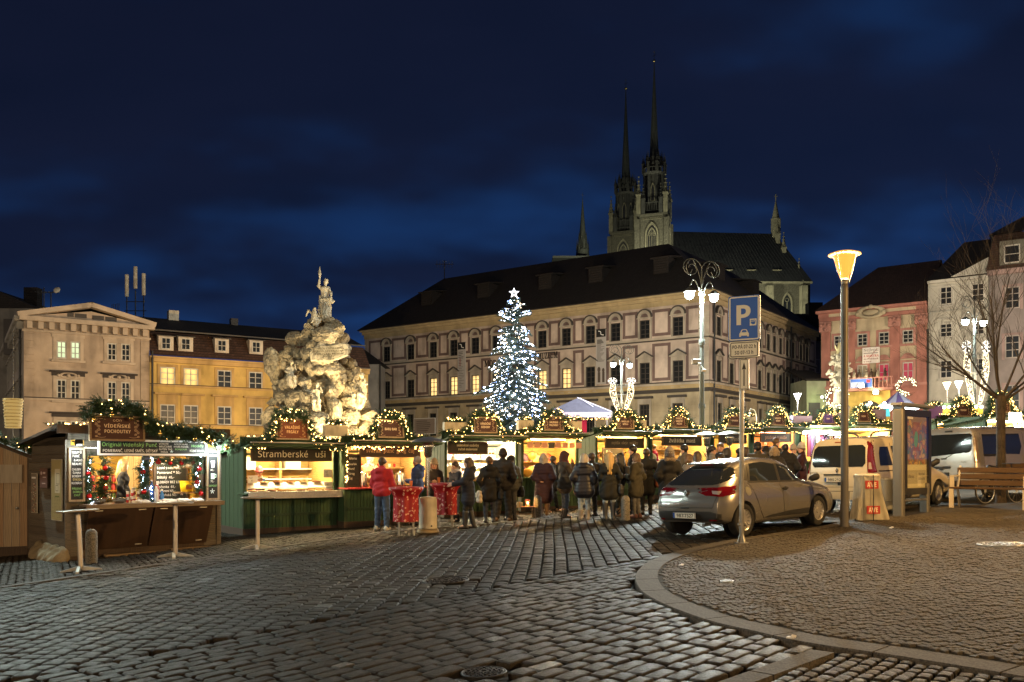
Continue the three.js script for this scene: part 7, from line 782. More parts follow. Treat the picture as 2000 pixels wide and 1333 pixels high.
{const p=onGround(1960,986);p.z -=.6;p.x +=.28;p.y=G(p.x,p.z);const o=thing('bare_tree','leafless young tree with fine spreading branches behind the bench','tree',p),br=[],tw=[],r=rng(42);
const T0=V(0,2.72,0);part('trunk',[lathe([[.16,-.1],[.13,.05],[.115,.6],[.105,1.6],[.11,2.3],[.13,2.72],[0,2.8]],14)],M.bark,o);
function grow(a,dir,len,rad,lvl){let q=a.clone(),d=dir.clone(),n=5,r0=rad;for(let i=0;i<n;i++){d.add(V((r()- .5)*.26,(r()- .38)*.20,(r()- .5)*.26)).normalize();const e=q.clone().addScaledVector(d,len / n),r1=rad*(1 -(i + 1)/ n*.62);(lvl<2?br:tw).push(bar(q,e,r0,r1,lvl<2?7:4));q=e;r0=r1;if(lvl<3&&i>=(lvl?0:1)){const k=lvl<1?2:1;for(let j=0;j<k;j++){if(lvl>1&&r()<.25)continue;const s=V(r()- .5,r()*.55 - .1,r()- .5).normalize(),nd=d.clone().multiplyScalar(.9).addScaledVector(s,.75).normalize();grow(q,nd,len*(.42 + r()*.25),Math.max(.0026,r1*.52),lvl + 1);}}}}
for(let i=0;i<10;i++){const an=i*2.4 + r()*.4,el=i<3?1.25:.42 + r()*.55;grow(T0.clone().add(V(0,-.15 + r()*.12,0)),V(Math.cos(an)*Math.cos(el),Math.sin(el),Math.sin(an)*Math.cos(el)*.85),1.9 + r()*1.4,.034,0);}
part('limb',br,M.bark,o,'stuff');part('twig',tw,M.bark,o,'stuff');}
// ---------- high tables, heaters, bollards, stools ----------
function highTable(px,py,label,tilt){const g=onGround(px,py),o=thing('high_table',label,'high table',g);part('table_top',[lathe([[0,1.06],[.33,1.06],[.345,1.07],[.345,1.085],[.33,1.095],[0,1.095]],32)],mat(.42,.34,.24,{roughness:.35,map:TX.grain}),o);part('post',[cyl(.042,.042,1.0,0,.56,0,16),cyl(.07,.05,.04,0,1.045,0,16)],mat(.55,.5,.44,{metalness:.7,roughness:.4}),o);for(let i=0;i<4;i++)part('leg',[T(extrude([[.03,.03],[.05,.1],[.33,.035],[.34,.0],[.31,.02]],.05,.004),0,0,0,0,i*Math.PI / 2 + .35)],M.galv,o);o.rotation.z=tilt;return o;}
highTable(158,1118,'bare standing table nearest the left, before the bollard and the brown side wall',-.05).rotation.z=.055;highTable(342,1090,'bare standing table before the right shutter of the punch hut',0);highTable(503,1074,'bare standing table before the cake hut counter',0);
const redCloth=(()=>{const m=print(canvasTex(512,512,(x,w,h)=>{x.fillStyle='#97121a';x.fillRect(0,0,w,h);x.fillStyle='#e3b9a9';for(let i=0;i<90;i++){const X=hash3(i,1,9)*w,Y=hash3(i,2,9)*h,r=7 + hash3(i,3,9)*7;for(let k=0;k<5;k++){x.beginPath();x.arc(X + Math.cos(k*1.257)*r*.7,Y + Math.sin(k*1.257)*r*.7,r*.42,0,7);x.fill();}}}),{roughness:.55});m.map.wrapS=m.map.wrapT=THREE.RepeatWrapping;return m;})();
function redTable(px,py,d,label){const g=onGround(px,py),o=thing('red_table',label,'high table',g);const N=48,Mh=16,p=[],uv=[],ix=[];for(let j=0;j<=Mh;j++)for(let i=0;i<=N;i++){const t=j / Mh,an=i / N*Math.PI*2;let r,y;if(t<.25){r=.40*t / .25;y=1.12 - .02*Math.max(0,t - .2);}else{const q=(t - .25)/ .75;y=1.11 - q*.78;r=lerp(.405,.27,sstep(0,.28,q))+ .018*q*0 +(.012 + .02*q)*Math.sin(an*9)*Math.min(1,q*5)+ .06*(q<.16?0:0);}p.push(Math.cos(an)*r,y,Math.sin(an)*r);uv.push(i / N*2.2,t*1.1);}for(let j=0;j<Mh;j++)for(let i=0;i<N;i++){const a=j*(N + 1)+ i;ix.push(a,a + 1,a + N + 1,a + 1,a + N + 2,a + N + 1);}const c=new THREE.BufferGeometry();c.setAttribute('position',new THREE.BufferAttribute(new Float32Array(p),3));c.setAttribute('uv',new THREE.BufferAttribute(new Float32Array(uv),2));c.setIndex(ix);c.computeVertexNormals();c.userData.keepUV=true;const m=redCloth;m.side=THREE.DoubleSide;part('cloth',[c],m,o);part('table_top',[cyl(.39,.39,.03,0,1.09,0,28)],M.plank,o);for(let i=0;i<4;i++)part('leg',[bar([Math.cos(i*1.57 + .6)*.24,0,Math.sin(i*1.57 + .6)*.24],[Math.cos(i*1.57 + .6)*.2,1.08,Math.sin(i*1.57 + .6)*.2],.014)],M.galv,o);part('ring',[T(new THREE.TorusGeometry(.23,.01,6,24),0,.18,0,Math.PI / 2)],M.galv,o);return o;}
const rt1=redTable(793,1047,0,'standing table under a red flowered cloth, beside the man in red'),rt2=redTable(870,1031,0,'standing table under a red flowered cloth, right of the gas heater');
for(const[t,x,z,l]of[[rt2,-.16,.1,'glass of hot drink on the red table before the woman in the beanie'],[rt2,.02,.0,'dark cup on the red table right of the glass'],[rt1,.1,-.1,'small glass on the red table beside the man in red']]){const c=solo('drink_cup',[lathe([[0,0],[.03,0],[.04,.13],[.036,.13],[.028,.01],[0,.01]],14)],l[0]==='d'?M.black:mat(.5,.16,.05,{roughness:.2}),l,'cup',t.position.clone().add(V(x,1.125,z)));}
function heater(g,label,cab=M.cream,cd=0){const o=thing('gas_heater',label,'patio heater',g);part('cabinet',[lathe([[0,.1],[.21,.1],[.215,.13],[.205,.80],[.19,.84],[.05,.86],[0,.86]],28)],cab,o);part('base',[lathe([[0,0],[.25,0],[.26,.04],[.24,.1],[0,.1]],28)],mat(.25,.2,.12,{roughness:.6}),o);part('pole',[cyl(.032,.032,1.0,0,1.32,0,12)],M.steel,o);part('burner',[lathe([[.03,1.76],[.09,1.8],[.1,1.98],[.13,2.0],[.13,2.1],[.05,2.12],[0,2.12]],20)],M.steel,o);part('hood',[lathe([[.42,2.13],[.425,2.14],[.28,2.2],[.08,2.25],[0,2.25],[0,2.24],[.08,2.235],[.28,2.185]],32)],mat(.5,.5,.48,{metalness:.9,roughness:.3}),o);part('knob',[cyl(.02,.02,.03,0,0,0,8).rotateX(Math.PI / 2).translate(.1,.18,.2)],M.black,o);return o;}
const hg=onGround(836,1042);heater(hg,'tall cream gas heater with a steel hood between the two red tables');{const p=onGround(1381,990);p.set(P(1381,905,28).x,0,-28);p.y=G(p.x,p.z);heater(p,'gas heater with a wide hood behind the hatchback, left of the lamp post',M.greyMetal);const q=P(1425,905,28.6);q.y=G(q.x,q.z);heater(q,'gas heater with a wide hood partly hidden by the parking sign post',M.greyMetal);}
for(const[px,py,l,h]of[[178,1101,'rounded stone bollard beside the nearest standing table',.66],[1050,1012,'rounded stone bollard by the wooden stool with a lantern',.62],[1222,1017,'pale stone bollard between the long haired blonde and the woman in the parka',.62]]){const g=onGround(px,py);if(px>1000)g.multiply(V(1,1,1));solo('stone_bollard',[lathe([[0,-.05],[.108,-.05],[.108,h - .11],[.098,h - .06],[.07,h - .022],[.03,h - .003],[0,h]],24)],mat(.30,.28,.24,{map:TX.grit,rep:2,bump:TX.grit,bs:.003,roughness:.8}),l,'bollard',g);}
{const g=onGround(1022,1014),o=thing('wooden_stool','low pale wooden stool table carrying a lantern and a gift box','stool',g,.2),w=M.lightWood;for(let i=0;i<3;i++)part('slat',[rbox(.66,.03,.1,.006,0,.32,-.11 + i*.11)],w,o);for(const[x,z]of[[-.28,.13],[.28,.13],[-.28,-.13],[.28,-.13]])part('leg',[bar([x,.31,z],[x*1.06,0,z],.025,.025,6)],w,o);part('rail',[b2(-.28,.28,.12,.16,.12,.14)],w,o);
const b=thing('wooden_board','pale plank standing on edge left of the wooden stool','plank',g.clone().add(V(-.42,0,.16)),.5);part('board',[rbox(.1,.44,.03,.008,0,.22,0,-.1)],w,b);part('foot',[rbox(.12,.03,.12,.006,0,.015,0)],w,b);
const l=thing('candle_lantern','small glowing candle lantern with a red lid on the wooden stool','lantern',g.clone().add(V(.12,.335,0)));part('lantern_body',[lathe([[0,0],[.07,0],[.075,.02],[.07,.16],[.066,.16],[.07,.02],[0,.01]],16)],new THREE.MeshPhysicalMaterial({color:C(1,.85,.6),transmission:1,thickness:0,roughness:.1}),l);part('flame',[T(ball(.022,0,.07,0,8),0,0,0,0,0,0,[1,1.4,1])],glow(1,.7,.25,40),l);part('lid',[cyl(.06,.08,.04,0,.18,0,16)],mat(.5,.04,.03),l);lampAt(g.x + .12,g.y + .43,g.z,[1,.65,.25],1.6,1);
const x=thing('gift_box','small pale gift box beside the candle lantern on the stool','box',g.clone().add(V(-.12,.335,.02)),.3);part('box',[rbox(.16,.12,.14,.006,0,.06,0)],M.cream,x);part('ribbon',[b2(-.012,.012,-.001,.124,-.073,.073)],mat(.5,.3,.1),x);}
// ---------- plague column with wreaths of light ----------
{const D=62,g=P(1640,905,D);g.y=G(g.x,g.z);const m=D / F,o=thing('plague_column','carved stone column with figures and a gilded cluster at its top before the theatre','column',g),Y=py=>yAt(py,D)- g.y;part('shaft',[lathe([[.9,0],[.9,.8],[.65,1],[.65,Y(800)],[.75,Y(797)],[.42,Y(785)],[.36,Y(740)],[.3,Y(705)],[.42,Y(700)],[0,Y(698)]],20)],M.statue,o);const cl=[],r=rng(8);for(let i=0;i<46;i++){const a=r()*6.3,y=lerp(Y(752),Y(690),r()),w=lerp(.85,.35,Math.abs((y - Y(725))/(Y(690)- Y(725))));cl.push([Math.cos(a)*w*r(),y,Math.sin(a)*w*r(),Math.cos(a)*w,y +(r()- .5)*.5,Math.sin(a)*w,.15,.10]);}part('carved_clouds',[blob(cl,.06,.08)],M.statue,o);part('statue',[blob([[0,Y(695),0,0,Y(678),0,.26,.16],[0,Y(676),0,0,Y(672),0,.13,.12],[-.2,Y(683),0,-.35,Y(676),.1,.07,.05],[.2,Y(683),0,.36,Y(688),.1,.07,.05]],.035,.05)],mat(.45,.38,.2,{metalness:.3,roughness:.5}),o);for(const s of[-1,1])part('figure',[blob([[s*.9,1.0,.5,s*.9,1.9,.5,.28,.2],[s*.9,2.1,.5,s*.9,2.2,.5,.14,.13],[s*.75,1.8,.5,s*.5,2.1,.6,.08,.06]],.05,.06)],M.statue,o);
for(const[px,py,s,l]of[[1634,778,1,'wreath of tiny lights in a shrub left of the plague column'],[1771,755,1.1,'swag of tiny lights on the theatre wall at the right of the balcony']]){const q=P(px,py,px<1700?60:74),b=thing('light_wreath',l,'lights',q),ms=[];for(let i=0;i<90;i++){const a=rr(0,5.2),rr0=rr(.5,.85)*s;ms.push(new THREE.Matrix4().makeTranslation(Math.cos(a)*rr0,Math.sin(a)*rr0*.9,rr(-.2,.2)));}inst('string_lights',merge([new THREE.OctahedronGeometry(.034)]),glow(.9,1,.6,7),ms,b);const tw=[];for(let i=0;i<60;i++){const a=rr(0,5.2),q2=rr(.45,.9)*s;tw.push(bar([Math.cos(a)*q2,Math.sin(a)*q2*.9,0],[Math.cos(a + .5)*q2,Math.sin(a + .5)*q2*.9,.1],.015,.01,4));}part('twig',tw,M.bark,b,'stuff');}}
// ---------- vehicles ----------
const ev=new Evaluator();ev.useGroups=false;ev.attributes=['position','normal'];
function curve(pts){return x=>{if(x<=pts[0][0])return pts[0][1];for(let i=0;i<pts.length - 1;i++){const[a,b]=pts[i],[c,d]=pts[i + 1];if(x<=c){const t=(x - a)/(c - a);const m0=i?(d - pts[i - 1][1])/(c - pts[i - 1][0])*(c - a):d - b,m1=i<pts.length - 2?(pts[i + 2][1]- b)/(pts[i + 2][0]- a)*(c - a):d - b,t2=t*t,t3=t2*t;return(2*t3 - 3*t2 + 1)*b +(t3 - 2*t2 + t)*m0 +(-2*t3 + 3*t2)*d +(t3 - t2)*m1;}}return pts[pts.length - 1][1];};}
const linear=pts=>x=>{if(x<=pts[0][0])return pts[0][1];for(let i=0;i<pts.length - 1;i++){const[a,b]=pts[i],[c,d]=pts[i + 1];if(x<=c)return b +(d - b)*(x - a)/(c - a);}return pts[pts.length - 1][1];};
function carShell(p){
const NS=72,NC=30,pos=[],ix=[],rear=curve(p.rear),front=curve(p.front),top=curve(p.top),rings=[];
for(let s=0;s<=NS;s++){
const u0=s / NS,u=u0<.12?.12*Math.pow(u0 / .12,1.6):u0>.88?1 - .12*Math.pow((1 - u0)/ .12,1.6):u0,x=u*p.L,yt=top(x),belt=Math.min(p.belt(x),yt - .05),yb=p.bottom(x),e=Math.min(u,1 - u)/ p.cornerU,c=e>=1?1:1 - p.cornerW*Math.pow(1 - e,2.3),W=p.W*c,wt=p.wt(x)*c,gh=clamp((yt - belt)/ .25);
const half=[[0,yb],[W*.80,yb],[W*.955,yb + .06],[W*.99,yb + .22],[W,lerp(yb,belt,.55)],[W*.985,lerp(yb,belt,.85)],[lerp(W*.90,W*p.beltW,gh),belt],[lerp(W*.80,lerp(W*p.beltW,wt,.55),gh),lerp(belt,yt,.5)],[lerp(W*.62,wt*.985,gh),lerp(belt,yt,.88)],[lerp(W*.5,wt*.86,gh),yt - .012],[0,yt +(p.crown??.02)*gh]];
const cv=new THREE.CatmullRomCurve3(half.map(([z,y])=>V(z,y,0)),false,'centripetal'),ring=cv.getSpacedPoints(NC).map(v=>[v.x,v.y]);rings.push(ring.map(([z,y])=>{const xr=rear(y),xf=p.L - front(y);return[xr + u*(xf - xr),y,Math.max(0,z)];}));
}
const full=rings.map(r=>[...r,...r.slice(1,-1).reverse().map(([x,y,z])=>[x,y,-z])]),n=full[0].length;full.forEach(r=>r.forEach(v=>pos.push(...v)));
for(let s=0;s<NS;s++)for(let i=0;i<n;i++){const a=s*n + i,b=s*n +(i + 1)% n;ix.push(a,b,a + n,b,b + n,a + n);}
for(const[s,sg]of[[0,-1],[NS,1]]){const r=full[s];let base=s*n;const cy=r.reduce((q,v)=>q + v[1],0)/ n;for(let k=1;k<=6;k++){const q=1 - k / 6,st=pos.length / 3;if(k<6){for(const[x,y,z]of r){const yy=cy +(y - cy)*q,zz=z*q;const xx=(s?p.L - front(yy):rear(yy))+ sg*p.bulge*(1 -(zz / p.W)**2)*(1 - q*q);pos.push(xx,yy,zz);}for(let i=0;i<n;i++){const j=(i + 1)% n;s?ix.push(base + i,base + j,st + i,base + j,st + j,st + i):ix.push(base + i,st + i,base + j,base + j,st + i,st + j);}base=st;}else{pos.push((s?p.L - front(cy):rear(cy))+ sg*p.bulge,cy,0);for(let i=0;i<n;i++){const j=(i + 1)% n;s?ix.push(base + i,base + j,st):ix.push(base + i,st,base + j);}}}}
const g=new THREE.BufferGeometry();g.setAttribute('position',new THREE.BufferAttribute(new Float32Array(pos),3));g.setIndex(ix);g.computeVertexNormals();
{const P0=g.attributes.position,N0=g.attributes.normal;let s=0;for(let i=0;i<P0.count;i++)s +=N0.getZ(i)*P0.getZ(i);if(s<0){g.setIndex(ix.reverse());g.computeVertexNormals();}}
const shell=merge([g]),probe=shell.clone();let b=new Brush(shell);b.updateMatrixWorld();
for(const x of p.wheels)for(const s of[-1,1]){const c=new Brush(merge([T(new THREE.CylinderGeometry(p.wr + .045,p.wr + .045,.5,36),x,p.wr,s*(p.W - .02),Math.PI / 2)]));c.updateMatrixWorld();b=ev.evaluate(b,c,SUBTRACTION);b.updateMatrixWorld();}
const og=b.geometry;const out=new THREE.BufferGeometry();out.setAttribute('position',og.attributes.position);out.setAttribute('normal',og.attributes.normal);if(og.index)out.setIndex(og.index);
return{geo:merge([out]),bvh:new MeshBVH(probe)};
}
function patch(bvh,pts,axis,off=.006,size=.05,sgn=1){
const sh=new THREE.Shape(new THREE.SplineCurve?pts.map(p=>new THREE.Vector2(...p)):pts),g0=new THREE.ShapeGeometry(sh);let P0=[],idx=[...g0.index.array];const q=g0.attributes.position;for(let i=0;i<q.count;i++)P0.push([q.getX(i),q.getY(i)]);
for(let it=0;it<7;it++){const mid=new Map(),nx=[];let split=false;const E=(a,b)=>Math.hypot(P0[a][0]- P0[b][0],P0[a][1]- P0[b][1]),key=(a,b)=>a<b?a + '_' + b:b + '_' + a,M2=(a,b)=>{const k=key(a,b);if(!mid.has(k)){mid.set(k,P0.length);P0.push([(P0[a][0]+ P0[b][0])/ 2,(P0[a][1]+ P0[b][1])/ 2]);}return mid.get(k);};
for(let i=0;i<idx.length;i +=3){let t=[idx[i],idx[i + 1],idx[i + 2]],m=[0,1,2].map(k=>E(t[k],t[(k + 1)% 3])>size?M2(t[k],t[(k + 1)% 3]):-1),c=m.filter(x=>x>=0).length;if(!c){nx.push(...t);continue;}split=true;const[a,b,d]=t,[x,y,z]=m;if(c===3)nx.push(a,x,z,x,b,y,z,y,d,x,y,z);else if(c===1){const k=m.findIndex(v=>v>=0),A=t[k],B=t[(k + 1)% 3],D=t[(k + 2)% 3];nx.push(A,m[k],D,m[k],B,D);}else{const k=m.findIndex(v=>v<0),A=t[k],B=t[(k + 1)% 3],D=t[(k + 2)% 3],mB=m[(k + 1)% 3],mD=m[(k + 2)% 3];nx.push(A,B,mD,B,mB,mD,mB,D,mD);}}idx=nx;if(!split)break;}
const ray=new THREE.Ray(),pos=new Float32Array(P0.length*3);P0.forEach(([a,b],i)=>{if(axis==='z')ray.set(V(a,b,sgn*3),V(0,0,-sgn));else ray.set(V(sgn<0?-3:9,b,a),V(-sgn,0,0));let h=bvh.raycastFirst(ray,THREE.DoubleSide);for(let k=1;k<40&&!h;k++){const q=1 - k*.02;if(axis==='z')ray.set(V(2 +(a - 2)*q,b,sgn*3),V(0,0,-sgn));else ray.set(V(sgn<0?-3:9,b,a*q),V(-sgn,0,0));h=bvh.raycastFirst(ray,THREE.DoubleSide);}let v=h?h.point:V(1,b,0);pos[i*3]=v.x +(axis==='x'?sgn*off:0);pos[i*3 + 1]=v.y;pos[i*3 + 2]=v.z +(axis==='z'?sgn*off:0);});
const g=new THREE.BufferGeometry();g.setAttribute('position',new THREE.BufferAttribute(pos,3));g.setIndex(idx);g.computeVertexNormals();const nn=g.attributes.normal;let s=0;for(let i=0;i<nn.count;i++)s +=axis==='z'?nn.getZ(i)*sgn:nn.getX(i)*sgn;if(s<0){g.setIndex(idx.reverse());g.computeVertexNormals();}return g;
}
function seam(bvh,pts,axis,r=.006,sgn=1){const o=[];for(let i=0;i<pts.length - 1;i++){const n=Math.ceil(Math.hypot(pts[i + 1][0]- pts[i][0],pts[i + 1][1]- pts[i][1])/ .06);for(let k=0;k<n;k++)o.push([lerp(pts[i][0],pts[i + 1][0],k / n),lerp(pts[i][1],pts[i + 1][1],k / n)]);}o.push(pts[pts.length - 1]);const ray=new THREE.Ray(),v=[];for(const[a,b]of o){if(axis==='z')ray.set(V(a,b,sgn*3),V(0,0,-sgn));else ray.set(V(sgn<0?-3:9,b,a),V(-sgn,0,0));const h=bvh.raycastFirst(ray,THREE.DoubleSide);if(h)v.push(h.point.clone());}return tube(v,r,5,v.length*2);}
function wheel(o,x,z,r,out,spokes,rimM){const t=part('wheel',[T(lathe([[r*.62,-.10],[r*.92,-.1],[r*.985,-.075],[r,-.03],[r,.03],[r*.985,.075],[r*.92,.1],[r*.64,.1],[r*.62,.06]],40),0,0,0,Math.PI / 2)],M.rubber,o);t.position.set(x,r,z);if(out<0)t.rotation.y=Math.PI;const g=[T(lathe([[r*.55,-.05],[r*.64,.075],[r*.66,.095],[r*.63,.1],[r*.56,.05]],36),0,0,0,Math.PI / 2),cyl(r*.17,r*.2,.05,0,0,0,20).rotateX(Math.PI / 2).translate(0,0,.07)];for(let i=0;i<spokes;i++){const a=i*6.2832 / spokes;g.push(T(extrude([[r*.12,-.014*7 / spokes*2],[r*.62,-.022*7 / spokes*2],[r*.62,.022*7 / spokes*2],[r*.12,.014*7 / spokes*2]],.02,.004),0,0,.055,0,0,a));}part('rim',g,rimM,t);part('hub_well',[T(cyl(r*.62,r*.62,.03,0,0,0,28),0,0,.02,Math.PI / 2)],M.black,t);}
const glassM=mat(.02,.024,.024,{roughness:.05,clearcoat:1,clearcoatRoughness:.03}),tailM=mat(.16,.005,.007,{roughness:.12,clearcoat:1}),tailW=mat(.45,.38,.36,{roughness:.15,clearcoat:1}),trim=mat(.02,.02,.02,{roughness:.55}),chrome=mat(.75,.74,.7,{metalness:1,roughness:.15}),rimM=mat(.5,.49,.46,{metalness:.7,roughness:.35});
function plateTex(s,blue=true){return canvasTex(520,112,(x,w,h)=>{x.fillStyle='#d9d8cc';x.fillRect(0,0,w,h);x.strokeStyle='#111';x.lineWidth=6;x.strokeRect(3,3,w - 6,h - 6);x.fillStyle='#2456b0';x.fillRect(6,6,42,h - 12);x.fillStyle='#111';x.font='bold 92px sans-serif';x.textAlign='center';x.fillText(s,285,88,440);x.fillStyle='#567';x.beginPath();x.arc(262,38,10,0,7);x.arc(262,72,10,0,7);x.fill();});}
const paint=(r,g,b,met=.5)=>mat(r,g,b,{metalness:met,roughness:.26,clearcoat:1,clearcoatRoughness:.03});
const diamond=(s)=>{const q=new THREE.Shape();q.moveTo(0,-s);q.lineTo(s*.62,0);q.lineTo(0,s);q.lineTo(-s*.62,0);const h=new THREE.Path();h.moveTo(0,-s*.5);h.lineTo(-s*.26,0);h.lineTo(0,s*.5);h.lineTo(s*.26,0);q.holes.push(h);return new THREE.ExtrudeGeometry(q,{depth:.015,bevelEnabled:true,bevelSize:.004,bevelThickness:.004,bevelSegments:1});};
{
const p={L:4.06,W:.866,wheels:[.63,3.22],wr:.312,cornerU:.115,cornerW:.20,beltW:.93,bulge:.07,crown:.025,rear:[[.2,.10],[.32,.02],[.5,0],[.68,.015],[.80,.07],[.92,.12],[1.05,.28],[1.2,.50],[1.33,.72],[1.42,.80]],front:[[.2,.12],[.4,.0],[.6,.03],[.72,.10],[.9,.2]],top:linear([[0,1.355],[.3,1.40],[.8,1.435],[1.3,1.445],[1.8,1.42],[2.35,1.31],[2.75,1.12],[3.05,.985],[3.4,.945],[3.75,.895],[3.98,.80],[4.06,.74]]),belt:linear([[0,.94],[1,.945],[2.2,.90],[3.1,.88],[3.8,.78],[4.06,.66]]),bottom:linear([[0,.30],[.3,.24],[.9,.20],[3,.19],[3.8,.2],[4.06,.26]]),wt:linear([[0,.51],[1,.585],[2.2,.60],[3.1,.62],[4.06,.6]])};
p.top=(f=>Object.assign([],{f}))(p.top);const tp=p.top.f;p.top=[];for(let i=0;i<=20;i++){const x=i*4.06 / 20;p.top.push([x,tp(x)]);}
const sh=carShell(p),rear=V(4.30,0,-16.3),dir=[.76,-.65],turn=Math.atan2(.65,.76),z0=V(rear.x - dir[0]*.63,0,rear.z - dir[1]*.63),off=local(z0,turn,0,0,-.76),pos=V(off.x,(G(rear.x,rear.z)+ G(rear.x - .65,rear.z - 1.0))/ 2 + .0,off.z),o=thing('hatchback','grey hatchback parked by the kerb behind the parking sign post','car',pos,turn);
o.rotation.order='YZX';o.rotation.z=.033;o.rotation.x=-.02;o.position.y +=.01;
const pm=paint(.29,.28,.26,.62);part('body',sh.geo,pm,o);
const B=sh.bvh;for(const x of p.wheels)for(const s of[-1,1])part('inner_arch',[T(cyl(.34,.34,.02,0,0,0,28),x,.312,s*.60,Math.PI / 2)],M.black,o);
for(const x of p.wheels)for(const s of[1,-1])wheel(o,x,s*.755,.312,s,14,rimM);
for(const s of[1,-1]){
part('side_window',[patch(B,[[.93,1.03],[1.15,1.0],[1.88,.985],[1.98,1.32],[1.6,1.37],[1.2,1.35]],'z',.006,.06,s)],glassM,o);
part('quarter_window',[patch(B,[[.62,1.12],[.9,1.03],[1.12,1.34],[.95,1.32],[.75,1.24]],'z',.004,.06,s)],trim,o);
part('side_window',[patch(B,[[1.98,.98],[2.98,.955],[2.84,1.06],[2.42,1.27],[2.07,1.32]],'z',.006,.06,s)],glassM,o);
part('window_trim',[patch(B,[[.9,1.0],[3.04,.93],[3.02,.955],[.9,1.025]],'z',.009,.06,s),patch(B,[[1.885,.985],[1.975,.985],[2.065,1.325],[1.985,1.33]],'z',.008,.06,s),patch(B,[[.9,1.03],[.95,1.03],[1.22,1.355],[1.14,1.345]],'z',.007,.06,s)],trim,o);
part('door_seam',[seam(B,[[1.93,1.3],[1.90,.97],[1.93,.6],[1.98,.3],[2.9,.29],[3.02,.5],[3.04,.9]],'z',.006,s),seam(B,[[.86,1.0],[1.0,.74],[1.18,.4],[1.26,.3],[1.98,.3]],'z',.006,s)],M.black,o);
part('sill_strip',[patch(B,[[1.28,.31],[2.85,.30],[2.85,.40],[2.1,.39],[1.45,.345]],'z',.008,.08,s)],trim,o);
part('door_handle',[rbox(.19,.03,.03,.012,2.0,.83,s*.868),rbox(.1,.08,.02,.01,2.0,.83,s*.862)],trim,o);
part('mirror',[blob([[2.86,.99,s*.94,2.92,1.02,s*1.0,.065,.07],[2.9,.97,s*.86,2.9,.99,s*.96,.03,.03]],.02,.02)],trim,o);
part('tail_lamp',[patch(B,[[.03,.79],[.12,.77],[.30,.85],[.40,.955],[.24,.955],[.04,.93]],'z',.012,.04,s)],tailM,o);
part('tail_lamp',[patch(B,[[s*.46,.90],[s*.52,.80],[s*.72,.77],[s*.84,.80],[s*.84,.96],[s*.7,.955]].sort(()=>0),'x',.012,.04,-1)],tailM,o);part('tail_lens',[patch(B,[[s*.54,.885],[s*.57,.825],[s*.7,.81],[s*.72,.875]],'x',.016,.04,-1)],tailW,o);
part('reflector',[patch(B,[[s*.52,.325],[s*.66,.325],[s*.66,.35],[s*.52,.35]],'x',.02,.05,-1)],tailM,o);
part('headlamp',[patch(B,[[3.62,.68],[3.92,.66],[3.82,.76],[3.6,.80]],'z',.01,.05,s)],tailW,o);
}
part('fuel_cap',[patch(B,Array.from({length:16},(_,i)=>[.78 + Math.cos(i*.393)*.085,.84 + Math.sin(i*.393)*.085]),'z',.004,.05,1)],mat(.34,.33,.24,{metalness:.4,roughness:.3,clearcoat:1}),o);
part('rear_window',[patch(B,[[-.50,.985],[.50,.985],[.62,1.01],[.70,1.09],[.62,1.22],[.48,1.305],[.3,1.32],[-.3,1.32],[-.48,1.305],[-.62,1.22],[-.70,1.09],[-.62,1.01]],'x',.008,.06,-1)],glassM,o);
part('spoiler',[rbox(.2,.03,.88,.012,.74,1.385,0,0,0,.16)],pm,o);part('stop_lamp',[rbox(.02,.022,.3,.006,.66,1.35,0)],tailM,o);
part('wiper',[bar([.30,1.0,.02],[.28,1.04,-.36],.008),bar([.27,1.0,.02],[.27,1.0,.06],.02)],trim,o);
part('bumper_insert',[patch(B,[[-.72,.31],[.72,.31],[.74,.45],[.56,.50],[-.56,.50],[-.74,.45]],'x',.008,.07,-1)],trim,o);for(let i=0;i<4;i++)part('bumper_slat',[seam(B,[[-.7,.34 + i*.035],[.7,.34 + i*.035]],'x',.007,-1)],M.black,o);
part('boot_seam',[seam(B,[[-.60,.98],[-.66,.76],[-.6,.57],[.6,.57],[.66,.76],[.60,.98]],'x',.006,-1)],M.black,o);
const np=part('number_plate',[rbox(.02,.115,.53,.006)],M.white,o);np.position.set(-.085,.42,.0);np.rotation.z=.06;part('plate_face',[quad(.52,.112,-.0115,0,0,-Math.PI / 2)],print(plateTex('9B7 7327'),{roughness:.4}),np);const dm=part('badge',[T(diamond(.06),0,0,0,0,-Math.PI / 2,0)],chrome,o);dm.position.set(-.005,.845,0);dm.rotation.z=-.35;const tl=part('lettering',[quad(.26,.05,0,0,0,-Math.PI / 2)],print(canvasTex(256,48,(x,w,h)=>{x.clearRect(0,0,w,h);x.fillStyle='#d8d8d0';x.font='bold 44px sans-serif';x.textAlign='center';x.fillText('C L I O',w / 2,40,w - 8);}),{alphaTest:.4,metalness:.8,roughness:.2}),o);tl.position.set(-.086,.735,0);tl.rotation.z=-.25;
part('aerial',[bar([.72,1.45,0],[.56,1.62,0],.006),cyl(.03,.035,.02,.72,1.46,0,10)],trim,o);part('handle_recess',[rbox(.03,.03,.2,.01,-.05,.565,0)],M.black,o);part('silencer',[cyl(.03,.03,.2,0,0,0,10).rotateZ(Math.PI / 2).translate(.06,.25,.4)],M.greyMetal,o);
}
function boxVan(p,q){const tp=linear(p.topL);p.top=[];for(let i=0;i<=24;i++){const x=i*p.L / 24;p.top.push([x,tp(x)]);}const sh=carShell(p),o=thing(q.name,q.label,'van',q.pos,q.turn);o.rotation.order='YZX';o.rotation.z=.028;o.rotation.x=-.02;part('body',sh.geo,q.paint,o);for(const x of p.wheels)for(const s of[-1,1])part('inner_arch',[T(cyl(p.wr + .03,p.wr + .03,.02,0,0,0,28),x,p.wr,s*(p.W - .27),Math.PI / 2)],M.black,o);for(const x of p.wheels)for(const s of[1,-1])wheel(o,x,s*(p.W - .115),p.wr,s,q.spokes,rimM);return{o,B:sh.bvh};}
